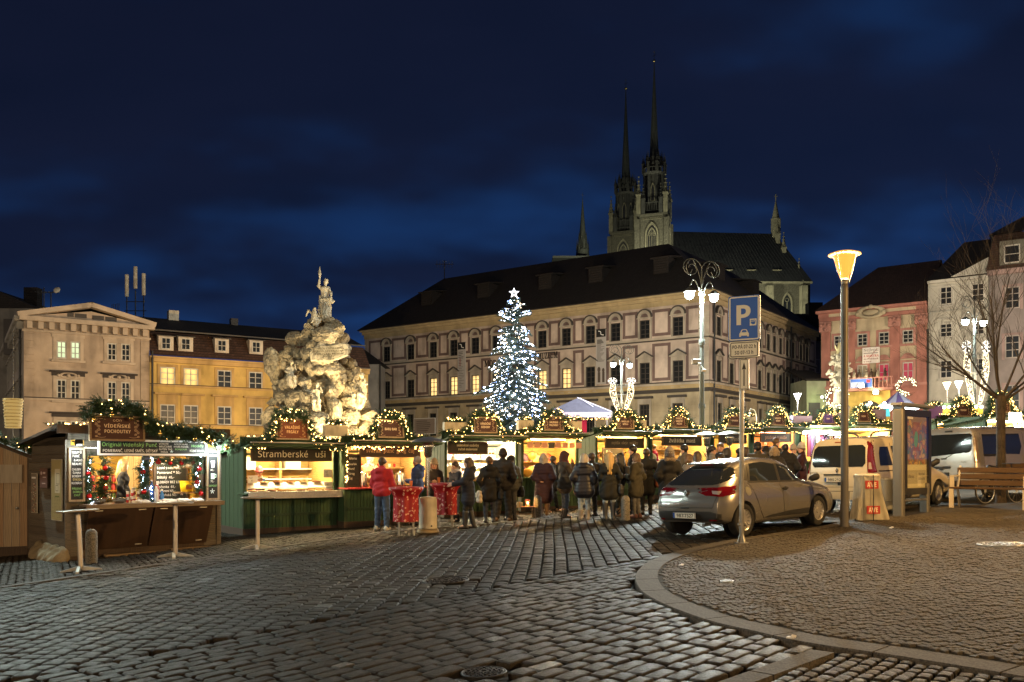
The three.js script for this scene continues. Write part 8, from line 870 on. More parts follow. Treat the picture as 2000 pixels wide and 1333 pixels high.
{
const p={L:4.21,W:.915,wheels:[.72,3.42],wr:.318,cornerU:.05,cornerW:.10,beltW:.955,bulge:.03,crown:.03,rear:[[.2,.06],[.35,0],[.7,.01],[1.1,.05],[1.5,.13],[1.75,.24],[1.85,.3]],front:[[.2,.12],[.45,0],[.7,.06],[.9,.2],[1,.3]],topL:[[0,1.76],[.3,1.79],[1.2,1.81],[2.2,1.80],[2.7,1.66],[3.25,1.22],[3.5,1.10],[3.9,1.0],[4.21,.86]],belt:linear([[0,1.02],[2.8,.98],[3.5,.96],[4.21,.74]]),bottom:linear([[0,.32],[.5,.24],[3.6,.22],[4.21,.3]]),wt:linear([[0,.74],[2.4,.74],[3.2,.68],[4.21,.66]])};
const cr=V(8.5,0,-20.35),turn=Math.atan2(.65,.76),c=local(cr,turn,0,0,-.915),pos=V(c.x,G(c.x,c.z)+ .02,c.z),{o,B}=boxVan(p,{name:'minivan',label:'cream white minivan with red tail lamps behind the orange lamp post',pos,turn,paint:paint(.62,.55,.40,.05),spokes:6});
part('rear_window',[patch(B,[[-.62,1.10],[.62,1.10],[.69,1.18],[.66,1.55],[.58,1.62],[-.58,1.62],[-.66,1.55],[-.69,1.18]],'x',.008,.07,-1)],glassM,o);
for(const s of[1,-1]){part('side_window',[patch(B,[[.42,1.12],[1.05,1.10],[.98,1.56],[.58,1.56],[.48,1.4]],'z',.006,.07,s)],glassM,o);part('side_window',[patch(B,[[1.2,1.10],[2.1,1.08],[2.06,1.56],[1.14,1.57]],'z',.006,.07,s)],glassM,o);part('side_window',[patch(B,[[2.22,1.08],[3.15,1.06],[2.7,1.48],[2.2,1.56]],'z',.006,.07,s)],glassM,o);part('door_seam',[seam(B,[[1.12,1.65],[1.12,1.05],[1.2,.5],[1.25,.36]],'z',.006,s),seam(B,[[2.16,1.62],[2.16,.36]],'z',.006,s),seam(B,[[1.2,.36],[3.0,.36]],'z',.006,s)],trim,o);part('side_rail',[patch(B,[[.3,.98],[2.1,.95],[2.1,.97],[.3,1.0]],'z',.008,.08,s)],trim,o);part('tail_lamp',[patch(B,[[s*.76,.95],[s*.86,.95],[s*.85,1.4],[s*.72,1.72],[s*.70,1.6]],'x',.012,.05,-1),patch(B,[[.08,.95],[.2,.97],[.22,1.3],[.26,1.7],[.2,1.7],[.1,1.3]],'z',.012,.05,s)],tailM,o);part('tail_lens',[patch(B,[[s*.775,1.04],[s*.85,1.04],[s*.84,1.2],[s*.765,1.2]],'x',.018,.05,-1)],tailW,o);part('roof_rail',[tube([[.5,1.82,s*.60],[.62,1.90,s*.61],[2.1,1.90,s*.61],[2.25,1.82,s*.6]],.022,6,40)],trim,o);part('mirror',[blob([[2.95,1.08,s*.98,3.0,1.14,s*1.06,.08,.08]],.025)],trim,o);part('headlamp',[patch(B,[[3.75,.78],[4.08,.72],[3.95,.9],[3.7,.96]],'z',.01,.06,s)],tailW,o);}
part('bumper_line',[seam(B,[[-.8,.52],[.8,.52]],'x',.008,-1),seam(B,[[-.78,.62],[.78,.62]],'x',.005,-1)],trim,o);part('boot_seam',[seam(B,[[-.70,1.72],[-.74,1.0],[-.70,.62]],'x',.006,-1),seam(B,[[.70,1.72],[.74,1.0],[.70,.62]],'x',.006,-1)],trim,o);part('stop_lamp',[rbox(.03,.03,.3,.01,.20,1.70,0)],mat(.3,.08,.02),o);part('wiper',[bar([.02,1.09,.1],[.03,1.14,-.4],.009)],trim,o);part('handle',[rbox(.03,.035,.5,.01,-.02,.92,-.1),rbox(.03,.08,.22,.01,-.02,.70,.12)],trim,o);
const np=part('number_plate',[rbox(.02,.12,.52,.006)],M.white,o);np.position.set(-.055,.80,-.05);part('plate_face',[quad(.51,.112,-.0115,0,0,-Math.PI / 2)],print(plateTex('9B0 2921'),{roughness:.4}),np);const dm=part('badge',[T(diamond(.06),0,0,0,0,-Math.PI / 2,0)],chrome,o);dm.position.set(-.01,1.02,0);const tl=part('lettering',[quad(.36,.055,0,0,0,-Math.PI / 2)],print(canvasTex(300,48,(x,w,h)=>{x.clearRect(0,0,w,h);x.fillStyle='#4a4842';x.font='bold 42px sans-serif';x.fillText('KANGOO',8,40,w - 16);}),{alphaTest:.4}),o);tl.position.set(-.012,.97,-.56);
}
{
const p={L:4.78,W:.95,wheels:[.95,4.05 - .1],wr:.335,cornerU:.035,cornerW:.08,beltW:.965,bulge:.02,crown:.04,rear:[[.2,.05],[.4,0],[1,.02],[1.5,.07],[1.9,.13],[1.98,.16]],front:[[.3,.1],[.6,0],[.9,.1],[1.1,.25]],topL:[[0,1.92],[.3,1.95],[2.4,1.97],[3.0,1.93],[3.5,1.68],[4.1,1.2],[4.5,1.08],[4.78,.9]],belt:linear([[0,1.12],[3.4,1.08],[4.1,1.02],[4.78,.8]]),bottom:linear([[0,.34],[.5,.26],[4.3,.24],[4.78,.32]]),wt:linear([[0,.82],[3,.82],[4,.74],[4.78,.7]])};
const cr=P(1913,905,23.2);const turn=Math.atan2(.65,.76)- .14,c=local(V(cr.x,0,cr.z),turn,0,0,-.95),pos=V(c.x,G(c.x,c.z)+ .02,c.z),{o,B}=boxVan(p,{name:'silver_van',label:'silver passenger van with dark windows behind the bench and bare tree',pos,turn,paint:paint(.40,.38,.35,.45),spokes:5});
part('rear_window',[patch(B,[[-.72,1.16],[.70,1.28],[.77,1.36],[.76,1.74],[.7,1.79],[-.7,1.79],[-.78,1.72]],'x',.008,.08,-1)],glassM,o);for(const s of[1,-1]){part('side_window',[patch(B,[[.38,1.22],[1.42,1.2],[1.42,1.76],[.42,1.76]],'z',.006,.08,s)],glassM,o);part('side_window',[patch(B,[[1.5,1.2],[2.2,1.18],[2.36,1.4],[2.3,1.76],[1.5,1.76]],'z',.006,.08,s)],glassM,o);part('side_window',[patch(B,[[2.6,1.2],[3.55,1.15],[3.1,1.66],[2.65,1.74]],'z',.006,.08,s)],glassM,o);part('window_trim',[patch(B,[[.36,1.16],[1.45,1.14],[1.45,1.2],[.36,1.22]],'z',.009,.08,s)],trim,o);part('tail_lamp',[patch(B,[[.03,1.0],[.14,1.0],[.16,1.72],[.09,1.72]],'z',.012,.06,s),patch(B,[[s*.84,1.0],[s*.91,1.0],[s*.87,1.6],[s*.84,1.6]],'x',.012,.06,-1)],mat(.16,.12,.10,{roughness:.15,clearcoat:1}),o);part('lamp_panel',[patch(B,[[.16,.92],[.36,.92],[.36,1.6],[.2,1.72]],'z',.006,.08,s)],mat(.22,.21,.19,{metalness:.4,roughness:.4}),o);part('door_handle',[rbox(.04,.2,.03,.012,2.42,1.08,s*.955),rbox(.04,.2,.03,.012,2.64,1.06,s*.955)],trim,o);part('door_seam',[seam(B,[[.34,1.8],[.34,.5]],'z',.006,s),seam(B,[[1.46,1.8],[1.46,.4]],'z',.005,s),seam(B,[[2.5,1.8],[2.52,.4]],'z',.006,s)],trim,o);part('mirror',[blob([[3.45,1.2,s*1.02,3.5,1.35,s*1.1,.09,.09]],.03)],trim,o);part('headlamp',[patch(B,[[4.3,.85],[4.62,.8],[4.5,1.0],[4.25,1.05]],'z',.01,.06,s)],tailW,o);}
part('stop_lamp',[rbox(.03,.05,.22,.015,.12,1.87,.1)],M.black,o);part('handle',[rbox(.04,.07,.52,.02,-.02,.88,-.06),rbox(.04,.1,.12,.02,-.03,.86,-.06),rbox(.04,.1,.5,.02,-.02,.70,-.1)],trim,o);part('boot_seam',[seam(B,[[-.8,1.84],[-.86,1.0],[-.82,.66],[.82,.66],[.86,1.0],[.8,1.84]],'x',.006,-1)],trim,o);part('wiper',[bar([.04,1.28,.32],[.0,1.12,.02],.012),rbox(.03,.04,.16,.01,-.0,1.12,.0)],trim,o);part('bumper',[patch(B,[[-.88,.36],[.88,.36],[.88,.52],[-.88,.52]],'x',.015,.1,-1)],trim,o);
const np=part('number_plate',[rbox(.02,.12,.52,.006)],M.white,o);np.position.set(-.05,.585,-.1);part('plate_face',[quad(.51,.112,-.0115,0,0,-Math.PI / 2)],print(plateTex('8B7 8014'),{roughness:.4}),np);const tl=part('lettering',[quad(.3,.07,0,0,0,-Math.PI / 2)],print(canvasTex(256,60,(x,w,h)=>{x.clearRect(0,0,w,h);x.fillStyle='#3a3834';x.font='italic 46px serif';x.fillText('Traffic',8,44);}),{alphaTest:.4}),o);tl.position.set(-.012,1.02,.62);
}
// ---------- people ----------
const skinC=C(.52,.30,.21),lipC=C(.42,.13,.11),eyeW=C(.6,.58,.55),eyeC=C(.03,.022,.018),browC=C(.10,.06,.04);
const skinM=mat(1,1,1,{vertexColors:true,roughness:.6});
function tint(g,fn){const p=g.attributes.position,c=new Float32Array(p.count*3);for(let i=0;i<p.count;i++)fn(p.getX(i),p.getY(i),p.getZ(i)).toArray(c,i*3);g.setAttribute('color',new THREE.BufferAttribute(c,3));return g;}
const headG=(()=>{
const g=blob([[0,.045,-.018,0,.02,-.005,.086,.083],[0,-.02,.012,0,-.055,.03,.066,.052],[-.028,-.085,.052,.028,-.085,.052,.022,.022,.03],[-.05,-.05,.0,-.035,-.085,.03,.03,.022,.03],[.05,-.05,0,.035,-.085,.03,.03,.022,.03],[0,.018,.084,0,-.028,.101,.009,.013,.012],[-.012,-.03,.092,.012,-.03,.092,.008,.008,.01],[-.042,.022,.066,-.016,.026,.08,.011,.010,.014],[.042,.022,.066,.016,.026,.08,.011,.010,.014],[-.02,-.058,.083,.02,-.058,.083,.007,.007,.008],[-.015,-.066,.082,.015,-.066,.082,.007,.007,.008],[-.045,-.02,.052,-.05,-.03,.04,.022,.02,.02],[.045,-.02,.052,.05,-.03,.04,.022,.02,.02],[-.083,.012,-.012,-.080,-.025,-.004,.013,.009,.008],[.083,.012,-.012,.080,-.025,-.004,.013,.009,.008]],.0062,.03);
tint(g,(x,y,z)=>(z>.066&&y<-.050&&y>-.074&&Math.abs(x)<.027)?lipC:(z>.05&&y>.016&&y<.034&&Math.abs(x)>.012&&Math.abs(x)<.048)?browC.clone().lerp(skinC,.25):skinC);
const eyes=[];for(const s of[-1,1]){eyes.push(tint(ball(.0125,s*.031,.003,.0665,10),()=>eyeW),tint(ball(.0066,s*.031,.003,.0745,8),()=>eyeC),tint(rbox(.028,.004,.01,.002,s*.031,.0135,.072),()=>skinC));}
return merge([g,...eyes]);
})();
const handG=(()=>{
const c=[[0,-.01,0,0,-.075,.012,.020,.022],[0,-.02,-.012,0,-.078,-.022,.018,.018],[0,-.03,.018,-.004,-.06,.03,.017,.014]];
const F4=[[.026,.076,.030],[.009,.084,.034],[-.009,.080,.031],[-.025,.068,.024]];for(const[z,l,k]of F4){const a=[0,-.078,z],b=[-.006,-.078 - k,z*1.12],d=[-.022,-.078 - k - .022,z*1.14],e=[-.038,-.078 - k - .030,z*1.12];c.push([...a,...b,.0098,.0092,.006],[...b,...d,.0092,.0086,.006],[...d,...e,.0086,.0075,.006]);}
c.push([-.004,-.03,.026,-.016,-.062,.050,.0125,.0105,.01],[-.016,-.062,.050,-.028,-.090,.052,.0105,.0085,.006]);return tint(blob(c,.0052,.02),()=>skinC);
})();
const hairStyles={
short:()=>blob([[0,.06,-.03,0,.045,-.012,.092,.090],[0,.02,-.05,0,-.03,-.045,.078,.055],[-.06,.06,.02,.06,.06,.02,.045,.045],[-.075,.03,-.01,-.078,-.01,-.01,.02,.012],[.075,.03,-.01,.078,-.01,-.01,.02,.012],[-.03,.095,.045,.04,.1,.04,.025,.025]],.008,.03,(x,y,z)=>.004*(fbm(x*60,y*60,z*60,2)- .5)*2),
long:()=>blob([[0,.06,-.03,0,.045,-.012,.098,.094],[-.05,.07,.03,.05,.07,.03,.04,.04],[-.08,.03,.0,-.088,-.12,-.01,.035,.035],[.08,.03,0,.088,-.12,-.01,.035,.035],[0,0,-.06,0,-.25,-.10,.085,.075],[-.06,-.05,-.04,-.075,-.33,-.085,.05,.035],[.06,-.05,-.04,.075,-.33,-.085,.05,.035],[0,-.2,-.1,0,-.42,-.11,.07,.03],[-.03,-.3,-.1,-.04,-.45,-.105,.04,.015],[.03,-.3,-.1,.05,-.44,-.105,.04,.015]],.009,.03,(x,y,z)=>.005*Math.sin(Math.atan2(x,z)*22 + y*6)+ .003*Math.sin(x*160)),
bob:()=>blob([[0,.06,-.03,0,.045,-.012,.098,.095],[-.05,.07,.03,.05,.07,.03,.042,.042],[-.08,.03,.0,-.085,-.08,.0,.036,.036],[.08,.03,0,.085,-.08,0,.036,.036],[0,0,-.06,0,-.11,-.065,.085,.07],[-.05,-.06,-.05,.05,-.06,-.05,.06,.06]],.009,.03,(x,y,z)=>.005*Math.sin(Math.atan2(x,z)*20 + y*9)),
tail:()=>blob([[0,.06,-.03,0,.045,-.012,.094,.091],[-.05,.07,.03,.05,.07,.03,.04,.04],[0,.02,-.05,0,-.04,-.04,.075,.05],[0,.05,-.11,0,-.03,-.15,.035,.035],[0,-.03,-.15,0,-.2,-.13,.035,.015],[-.078,.02,-.005,-.08,-.03,0,.018,.012],[.078,.02,-.005,.08,-.03,0,.018,.012]],.009,.03,(x,y,z)=>.003*Math.sin(Math.atan2(x,z)*24 + y*9)),
curly:()=>blob([[0,.06,-.03,0,.045,-.012,.1,.098],[-.05,.07,.03,.05,.07,.03,.045,.045],[-.08,.03,.0,-.1,-.14,0,.04,.045],[.08,.03,0,.1,-.14,0,.04,.045],[0,0,-.06,0,-.2,-.09,.095,.09],[-.06,-.05,-.04,-.08,-.24,-.06,.055,.045],[.06,-.05,-.04,.08,-.24,-.06,.055,.045]],.009,.03,(x,y,z)=>.014*(fbm(x*34,y*34,z*34,2)- .5)*2),
},hairCache={};
const hats={
beanie:()=>merge([blob([[0,.075,-.025,0,.06,-.015,.102,.104],[0,.12,-.03,0,.13,-.03,.075,.07]],.009,.03,(x,y,z)=>.004*Math.sin(Math.atan2(x,z + .02)*30)).translate(0,.012,0),T(new THREE.TorusGeometry(.098,.024,8,30),0,.052,-.012,Math.PI / 2 - .15,0,0,[1,1.06,1.3])]),
pom:()=>merge([hats.beanie(),T(blob([[0,0,0,0,.01,0,.045,.045]],.009,.02,(x,y,z)=>.014*(fbm(x*60,y*60,z*60,2)- .5)),0,.215,-.04)]),
fur:()=>blob([[0,.1,-.03,0,.08,-.02,.1,.105],[-.07,.06,.035,.07,.06,.035,.05,.05],[-.095,.03,-.02,-.095,-.04,-.01,.05,.045],[.095,.03,-.02,.095,-.04,-.01,.05,.045],[0,.03,-.09,0,-.06,-.08,.07,.06]],.010,.04,(x,y,z)=>.018*(fbm(x*50,y*50,z*50,3)- .5)*2),
cap:()=>merge([blob([[0,.075,-.025,0,.06,-.01,.1,.102],[0,.1,-.02,0,.1,-.02,.08,.08]],.009,.03).translate(0,.015,0),T(new THREE.CylinderGeometry(.08,.08,.01,20,1,false,-1.2,2.4),0,.07,.06,.15)]),
hood:()=>blob([[0,.06,-.05,0,.05,-.03,.115,.115],[-.09,.02,.0,-.08,-.12,.01,.04,.045],[.09,.02,0,.08,-.12,.01,.04,.045],[0,-.02,-.08,0,-.14,-.06,.09,.09],[-.07,.1,.04,.07,.1,.04,.035,.035]],.010,.03),
},hatCache={};
const clothTex=TX.cloth;
const fab=(r,g,b,o={})=>mat(r,g,b,{map:clothTex,rep:4,bump:clothTex,bs:.003,roughness:.85,...o});
let personN=0;
function person(o){
const id=personN++,r=rng(1000 + id*17),h=o.h??1.7,s=h / 1.75,g=o.at??(o.d?(()=>{const p=P(o.px,HZ,o.d);p.y=G(p.x,p.z);return p;})():onGround(o.px,o.py)),turn=o.face??Math.PI,fem=o.fem;
const t=thing('person',o.label,'person',g,turn);t.scale.setScalar(s);
const lean=o.lean??0,sw=fem?.165:.19,hw=fem?.095:.092,J={};const L=(y,z=0,x=0)=>[x,y*Math.cos(lean*.5),z + Math.sin(lean)*Math.max(0,y - .9)];
const st=o.stance??[[.10,.02],[-.10,-.02]];
const hip=[L(.93,0,hw*.95),L(.93,0,-hw*.95)],foot=st.map(([x,z])=>[x,.085,z]),knee=st.map(([x,z],i)=>[lerp(hip[i][0],x,.52),.50,lerp(0,z,.45)+(o.bend?.1*(o.bend[i]??0):.025)]);
const chest=L(1.24),neck=L(1.47,-.01),hd=L(1.625,.015),sh=[L(1.40,-.01,sw),L(1.40,-.01,-sw)];
const poses={down:k=>[[k*(sw + .07),1.12,-.03],[k*(sw + .075),.86,.04]],pocket:k=>[[k*(sw + .12),1.13,-.09],[k*(sw + .02),.93,.09]],front:k=>[[k*(sw + .06),1.12,.02],[k*.07,1.14,.26]],mouth:k=>[[k*(sw + .05),1.14,.12],[k*.08,1.45,.19]],reach:k=>[[k*(sw + .05),1.16,.12],[k*.16,1.10,.38]],bag:k=>[[k*(sw + .08),1.14,-.08],[k*(sw + .0),1.22,.12]],phone:k=>[[k*(sw + .04),1.13,.06],[k*.05,1.22,.24]],behind:k=>[[k*(sw + .10),1.12,-.10],[k*.10,1.02,-.17]]};
const ap=o.arms??['down','down'],arm=[1,-1].map((k,i)=>poses[ap[i]](k).map(p=>{const q=L(p[1],p[2],p[0]);return q;}));
const mk=(a,b,ra,rb,k)=>[...a,...b,ra,rb,k],bulk=o.bulk??0,cell=o.cell??.019;
const bd=[mk(L(.95,0,-.05),L(.95,0,.05),.092,.092),mk(L(1.0),chest,.09,.10),mk(L(1.38,0,-sw + .04),L(1.38,0,sw - .04),.062,.062),mk(L(1.3,0,-.06),L(1.3,0,.06),.085,.085),mk(neck,L(1.56,.005),.052,.05)];
for(const i of[0,1])bd.push(mk(hip[i],knee[i],.082,.058),mk(knee[i],foot[i],.056,.04),mk(foot[i],[foot[i][0]+(i?-.03:.03),.04,foot[i][2]+ .14],.04,.034),mk(sh[i],arm[i][0],.055,.042),mk(arm[i][0],arm[i][1],.042,.028));
const yaw=o.headYaw??0,pitch=o.headPitch??.06,hm=new THREE.Matrix4().compose(V(...hd),new THREE.Quaternion().setFromEuler(new THREE.Euler(pitch,yaw,o.headTilt??0,'YXZ')),V(.98,.98,.98));
const hands=[0,1].map(i=>{const e=V(...arm[i][0]),w=V(...arm[i][1]),dir=w.clone().sub(e).normalize(),q=new THREE.Quaternion().setFromUnitVectors(V(0,-1,0),dir),gg=handG.clone();const tw=new THREE.Quaternion().setFromAxisAngle(V(0,1,0),i?.3:-.3);if(i){gg.scale(-1,1,1);const ixx=gg.index.array.slice().reverse();gg.setIndex(new THREE.BufferAttribute(ixx,1));gg.computeVertexNormals();}gg.applyMatrix4(new THREE.Matrix4().compose(w,q.multiply(tw),V(.95,.95,.95)));return gg;});
const bg=tint(blob(bd,cell + .002,.035),()=>skinC);part('body',[bg,headG.clone().applyMatrix4(hm),...hands],skinM,t);
if(o.legs){const lb=o.legs.wide??0,tc=[mk(L(.97,0,-.05),L(.97,0,.05),.122 + bulk*.5,.122 + bulk*.5)];for(const i of[0,1])tc.push(mk(hip[i],knee[i],.098 + lb,.070 + lb),mk(knee[i],[foot[i][0],.10,foot[i][2]- .005],.070 + lb,.052 + lb));part('trousers',[blob(tc,cell,.03,(x,y,z)=>.006*Math.sin(y*60 + x*20 + Math.sin(z*30)*2)*(y<.35||Math.abs(y - .5)<.1?1:.35))],o.legs.m,t);}
{const sc=[];const bt=o.shoes?.boot;for(const i of[0,1]){const f=foot[i],ox=i?-.025:.025;sc.push(mk([f[0],.05,f[2]- .05],[f[0]+ ox,.042,f[2]+ .12],.050,.040),mk([f[0],.05,f[2]- .05],[f[0],.11,f[2]- .02],.048,.046));if(o.shoes?.heel)sc.push(mk([f[0],.015,f[2]- .08],[f[0],.06,f[2]- .07],.016,.03,.01));if(bt){const k=knee[i],tt=bt;sc.push(mk([f[0],.10,f[2]- .01],[lerp(f[0],k[0],tt),lerp(.1,.5,tt),lerp(f[2],k[2],tt)],.058,.078));}}part('shoes',[blob(sc,.014,.02)],o.shoes?.m??M.black,t);}
{const jc=o.coat,len=jc.len??.88,b2_=(jc.puff?.022:.008)+ bulk,cc=[mk(L(1.30,-.005,-.07),L(1.30,-.005,.07),.128 + b2_,.128 + b2_),mk(L(1.39,-.01,-sw + .04),L(1.39,-.01,sw - .04),.085 + b2_,.085 + b2_),mk(L(1.08,0,-.055),L(1.08,0,.055),.120 + b2_,.120 + b2_)];
const flare=jc.flare??.02,hemZ=0;for(const x of[-.06,.06])cc.push(mk(L(1.04,0,x),L(Math.max(len + .10,.3),hemZ,x*1.3),.118 + b2_,.118 + b2_ + flare));if(len<.75)for(const x of[-.07,.07])cc.push(mk(L(.9,0,x),[x*1.25,len + .10,.01],.125 + b2_,.115 + b2_ + flare));
cc.push(mk(L(1.46,-.02),L(1.51,-.015),.085 + b2_*.5,.075 + b2_*.4));if(jc.hood)cc.push(mk(L(1.45,-.11,-.06),L(1.45,-.11,.06),.075,.075),mk(L(1.47,-.06,-.09),L(1.47,-.06,.09),.05,.05));
for(const i of[0,1]){const w=V(...arm[i][0]).lerp(V(...arm[i][1]),.93).toArray();cc.push(mk(sh[i],arm[i][0],.070 + b2_*.8,.058 + b2_*.8),mk(arm[i][0],w,.058 + b2_*.8,.046 + b2_*.6));}
const pf=jc.puff?(x,y,z)=>.008*Math.abs(Math.sin(y*34 + .3*Math.sin(x*9)))- .003:(x,y,z)=>.006*Math.sin(y*38 + x*22 + Math.sin(z*25 + y*9)*2);
part('coat',[blob(cc,cell,.045,pf)],jc.m,t);
if(jc.stripe){const bs=L(1.14);part('stripe',[blob([mk(L(1.13,0,-.06),L(1.13,0,.06),.132 + b2_,.132 + b2_)],cell,.03).scale(1,.5,1).translate(0,.62,0),...[0,1].map(i=>bar(V(...arm[i][0]).lerp(V(...sh[i]),.25),V(...arm[i][0]).lerp(V(...sh[i]),.6),.072,.078,12))],jc.stripe,t);}
if(jc.fur){part('fur_trim',[blob([mk(L(1.50,-.13,-.07),L(1.50,-.13,.07),.05,.05),mk(L(1.50,-.12,-.08),L(1.46,.05,-.12),.05,.04),mk(L(1.50,-.12,.08),L(1.46,.05,.12),.05,.04)],.013,.03,(x,y,z)=>.022*(fbm(x*50,y*50,z*50,3)- .5)*2)],jc.fur,t);}}
if(o.hair){const[stl,m]=o.hair;hairCache[stl]??=merge([hairStyles[stl]()]);const x=part('hair',hairCache[stl],m,t);x.applyMatrix4(hm);}
if(o.hat){const[k,m]=o.hat;hatCache[k]??=merge([hats[k]()]);const x=part(k==='hood'?'hood':'hat',hatCache[k],m,t);x.applyMatrix4(hm);}
if(o.beard){const x=part('beard',[blob([[-.06,-.05,.03,0,-.1,.06,.03,.032],[.06,-.05,.03,0,-.1,.06,.03,.032],[-.02,-.045,.086,.02,-.045,.086,.008,.008]],.008,.02)],o.beard,t);x.applyMatrix4(hm);}
if(o.scarf){part('scarf',[blob([mk(L(1.49,.02,-.05),L(1.49,.02,.05),.078,.078),mk(L(1.47,-.05,-.06),L(1.49,-.05,.06),.07,.07),...(o.scarfTail?[mk(L(1.45,.11,.04),L(1.15,.15,.06),.04,.035)]:[])],.013,.03,(x,y,z)=>.008*Math.sin(y*90 + x*40))],o.scarf,t);}
t.userData.frame=undefined;delete t.userData.frame;o.toWorld=(x,y,z)=>V(x,y,z).multiplyScalar(s).applyAxisAngle(V(0,1,0),turn).add(g);o.turn=turn;o.s=s;return o;
}
function bag(p,label,side,y,m,w=.34,h=.28,strap=true,z=-.02,kind='shoulder_bag'){const k=side,q=p.toWorld(k*.27,y,z),b=thing(kind,label,'bag',q,p.turn + .2);part('bag_body',[blob([[0,-h*.35,-w*.32,0,-h*.35,w*.32,.07,.07],[0,h*.25,-w*.22,0,h*.25,w*.22,.055,.055],[0,0,-w*.3,0,0,w*.3,.07,.07]],.016,.05,(x,y2,z2)=>.005*Math.sin(y2*40 + z2*30))],m,b);if(strap)part('strap',[tube([[0,h*.3,-w*.22],[k*-.02,h*.3 + .16,-.08],[k*-.09,1.44*p.s - y*p.s + .0,-.02],[k*-.02,h*.3 + .14,.08],[0,h*.3,w*.22]],.012,6,30)],m,b);part('flap',[rbox(.02,h*.35,w*.6,.008,k*.075,h*.05,0)],m,b);}
const blackF=fab(.008,.008,.009),navyF=fab(.010,.013,.028),darkF=fab(.028,.024,.022),plumF=fab(.035,.012,.022),khakiF=fab(.045,.040,.024),greyF=fab(.10,.10,.105),jeans=fab(.045,.075,.14),jeansL=fab(.30,.36,.42),jeansD=fab(.022,.032,.055),blackL=mat(.02,.02,.022,{roughness:.4}),brownL=mat(.13,.075,.04,{roughness:.5}),creamF=fab(.55,.48,.38),beigeF=fab(.42,.35,.26),redF=fab(.42,.018,.03),furM=fab(.20,.15,.10),blond=mat(.58,.39,.15,{roughness:.45,map:TX.streak,rep:8}),ash=mat(.48,.42,.34,{roughness:.45,map:TX.streak,rep:8}),brunette=mat(.045,.026,.015,{roughness:.4}),blackH=mat(.014,.011,.009,{roughness:.38}),greyH=mat(.22,.20,.19,{roughness:.5}),brownH=mat(.10,.055,.025,{roughness:.45});
const PI=Math.PI,pp=[];
const add=o=>{const p=person(o);pp.push(p);return p;};
{const q=punch,at=local(q.pos,q.turn,1.44,.28,-.85);add({at,h:1.68,fem:1,face:q.turn + 1.25,headYaw:.1,arms:['down','pocket'],coat:{m:blackF,len:.82},legs:{m:blackF},hair:['long',blond],label:'blonde seller in a black jacket standing inside the yellow punch hut'});}
add({at:s2.L(.62,.02,-.95),h:1.62,fem:1,face:s2.turn + .1,lean:.35,headPitch:.35,arms:['reach','reach'],coat:{m:print(canvasTex(128,128,(x,w,h)=>{const c=['#8a2f2f','#e3dccb','#2f4d7a','#2b2b2b','#b58b3a'];for(let j=0;j<16;j++)for(let i=0;i<16;i++){x.fillStyle=c[Math.floor(hash3(i>>1,j,3)*5)];x.fillRect(i*8,j*8,8,8);}})),len:.9},legs:{m:darkF},hat:['beanie',fab(.45,.12,.14)],scarf:creamF,label:'seller in a pink checked cap and patterned sweater bending over the cakes'});
add({at:s3.L(1.05,.06,-.8),h:1.8,face:s3.turn + .25,arms:['reach','reach'],headPitch:.15,coat:{m:fab(.40,.28,.15),len:.85,puff:1},legs:{m:darkF},hair:['short',greyH],beard:mat(.45,.40,.36),scarf:fab(.35,.33,.31),scarfTail:1,label:'bearded seller in a tan jacket and grey scarf behind the drinks counter'});
add({at:s7.L(.42,.1,-.55),h:1.74,face:s7.turn + .7,arms:['reach','front'],headPitch:.25,coat:{m:fab(.26,.26,.22),len:.85},legs:{m:darkF},hair:['short',brownH],scarf:fab(.4,.03,.1),scarfTail:1,label:'seller in a pale green jacket behind the counter left of the tall lamp post'});
add({at:s6.L(.3,.06,-.5),h:1.66,face:s6.turn + .4,fem:1,arms:['front','front'],headPitch:.2,coat:{m:darkF,len:.85},legs:{m:darkF},hair:['bob',brownH],label:'dark clothed seller at the left inside the soap hut'});
add({at:s4.L(.45,.06,-.5),h:1.64,face:s4.turn + .2,fem:1,arms:['front','front'],coat:{m:creamF,len:.85,puff:1},legs:{m:darkF},hat:['pom',fab(.6,.5,.42)],label:'seller in a pale bobble hat inside the ornament hut'});
add({px:746,py:1037,h:1.8,face:PI - .25,arms:['front','front'],headPitch:.3,bulk:.015,coat:{m:redF,len:.86,hood:1},legs:{m:jeans,wide:.012},shoes:{m:mat(.4,.38,.34)},hair:['short',brunette],stance:[[.15,.06],[-.13,-.02]],label:'man in a red hooded jacket and blue jeans at the drinks hut counter'});
add({px:815,py:1026,h:1.8,face:-PI / 2 - .2,arms:['front','front'],coat:{m:fab(.02,.045,.16),len:.85,puff:1,hood:1},legs:{m:jeansD},hair:['short',greyH],label:'grey haired man in a bright blue quilted jacket behind the first red table'});
add({px:848,py:1020,h:1.68,fem:1,face:.1,headPitch:.2,arms:['front','front'],coat:{m:fab(.06,.05,.045),len:.7,hood:1},legs:{m:blackF},hair:['long',brownH],hat:['beanie',beigeF],label:'long haired young woman in a beige knitted hat behind the second red table'});
add({px:889,py:1020,h:1.62,fem:1,face:-.75,headYaw:-.3,arms:['reach','pocket'],coat:{m:fab(.05,.065,.10),len:.82},legs:{m:jeansL},shoes:{m:blackL,boot:.25},hair:['tail',brunette],scarf:fab(.5,.46,.44),label:'dark haired woman in a navy jacket and pale scarf at the second red table'});
const pa=add({px:915,py:1034,h:1.72,fem:1,face:-1.5,arms:['reach','reach'],headPitch:.1,coat:{m:navyF,len:.62,puff:1,hood:1,fur:darkF},legs:{m:blackF},shoes:{m:blackL,boot:.8,heel:1},hair:['curly',brunette],stance:[[.09,.10],[-.09,-.12]],label:'woman in a long black quilted coat and heeled boots right of the second red table'});
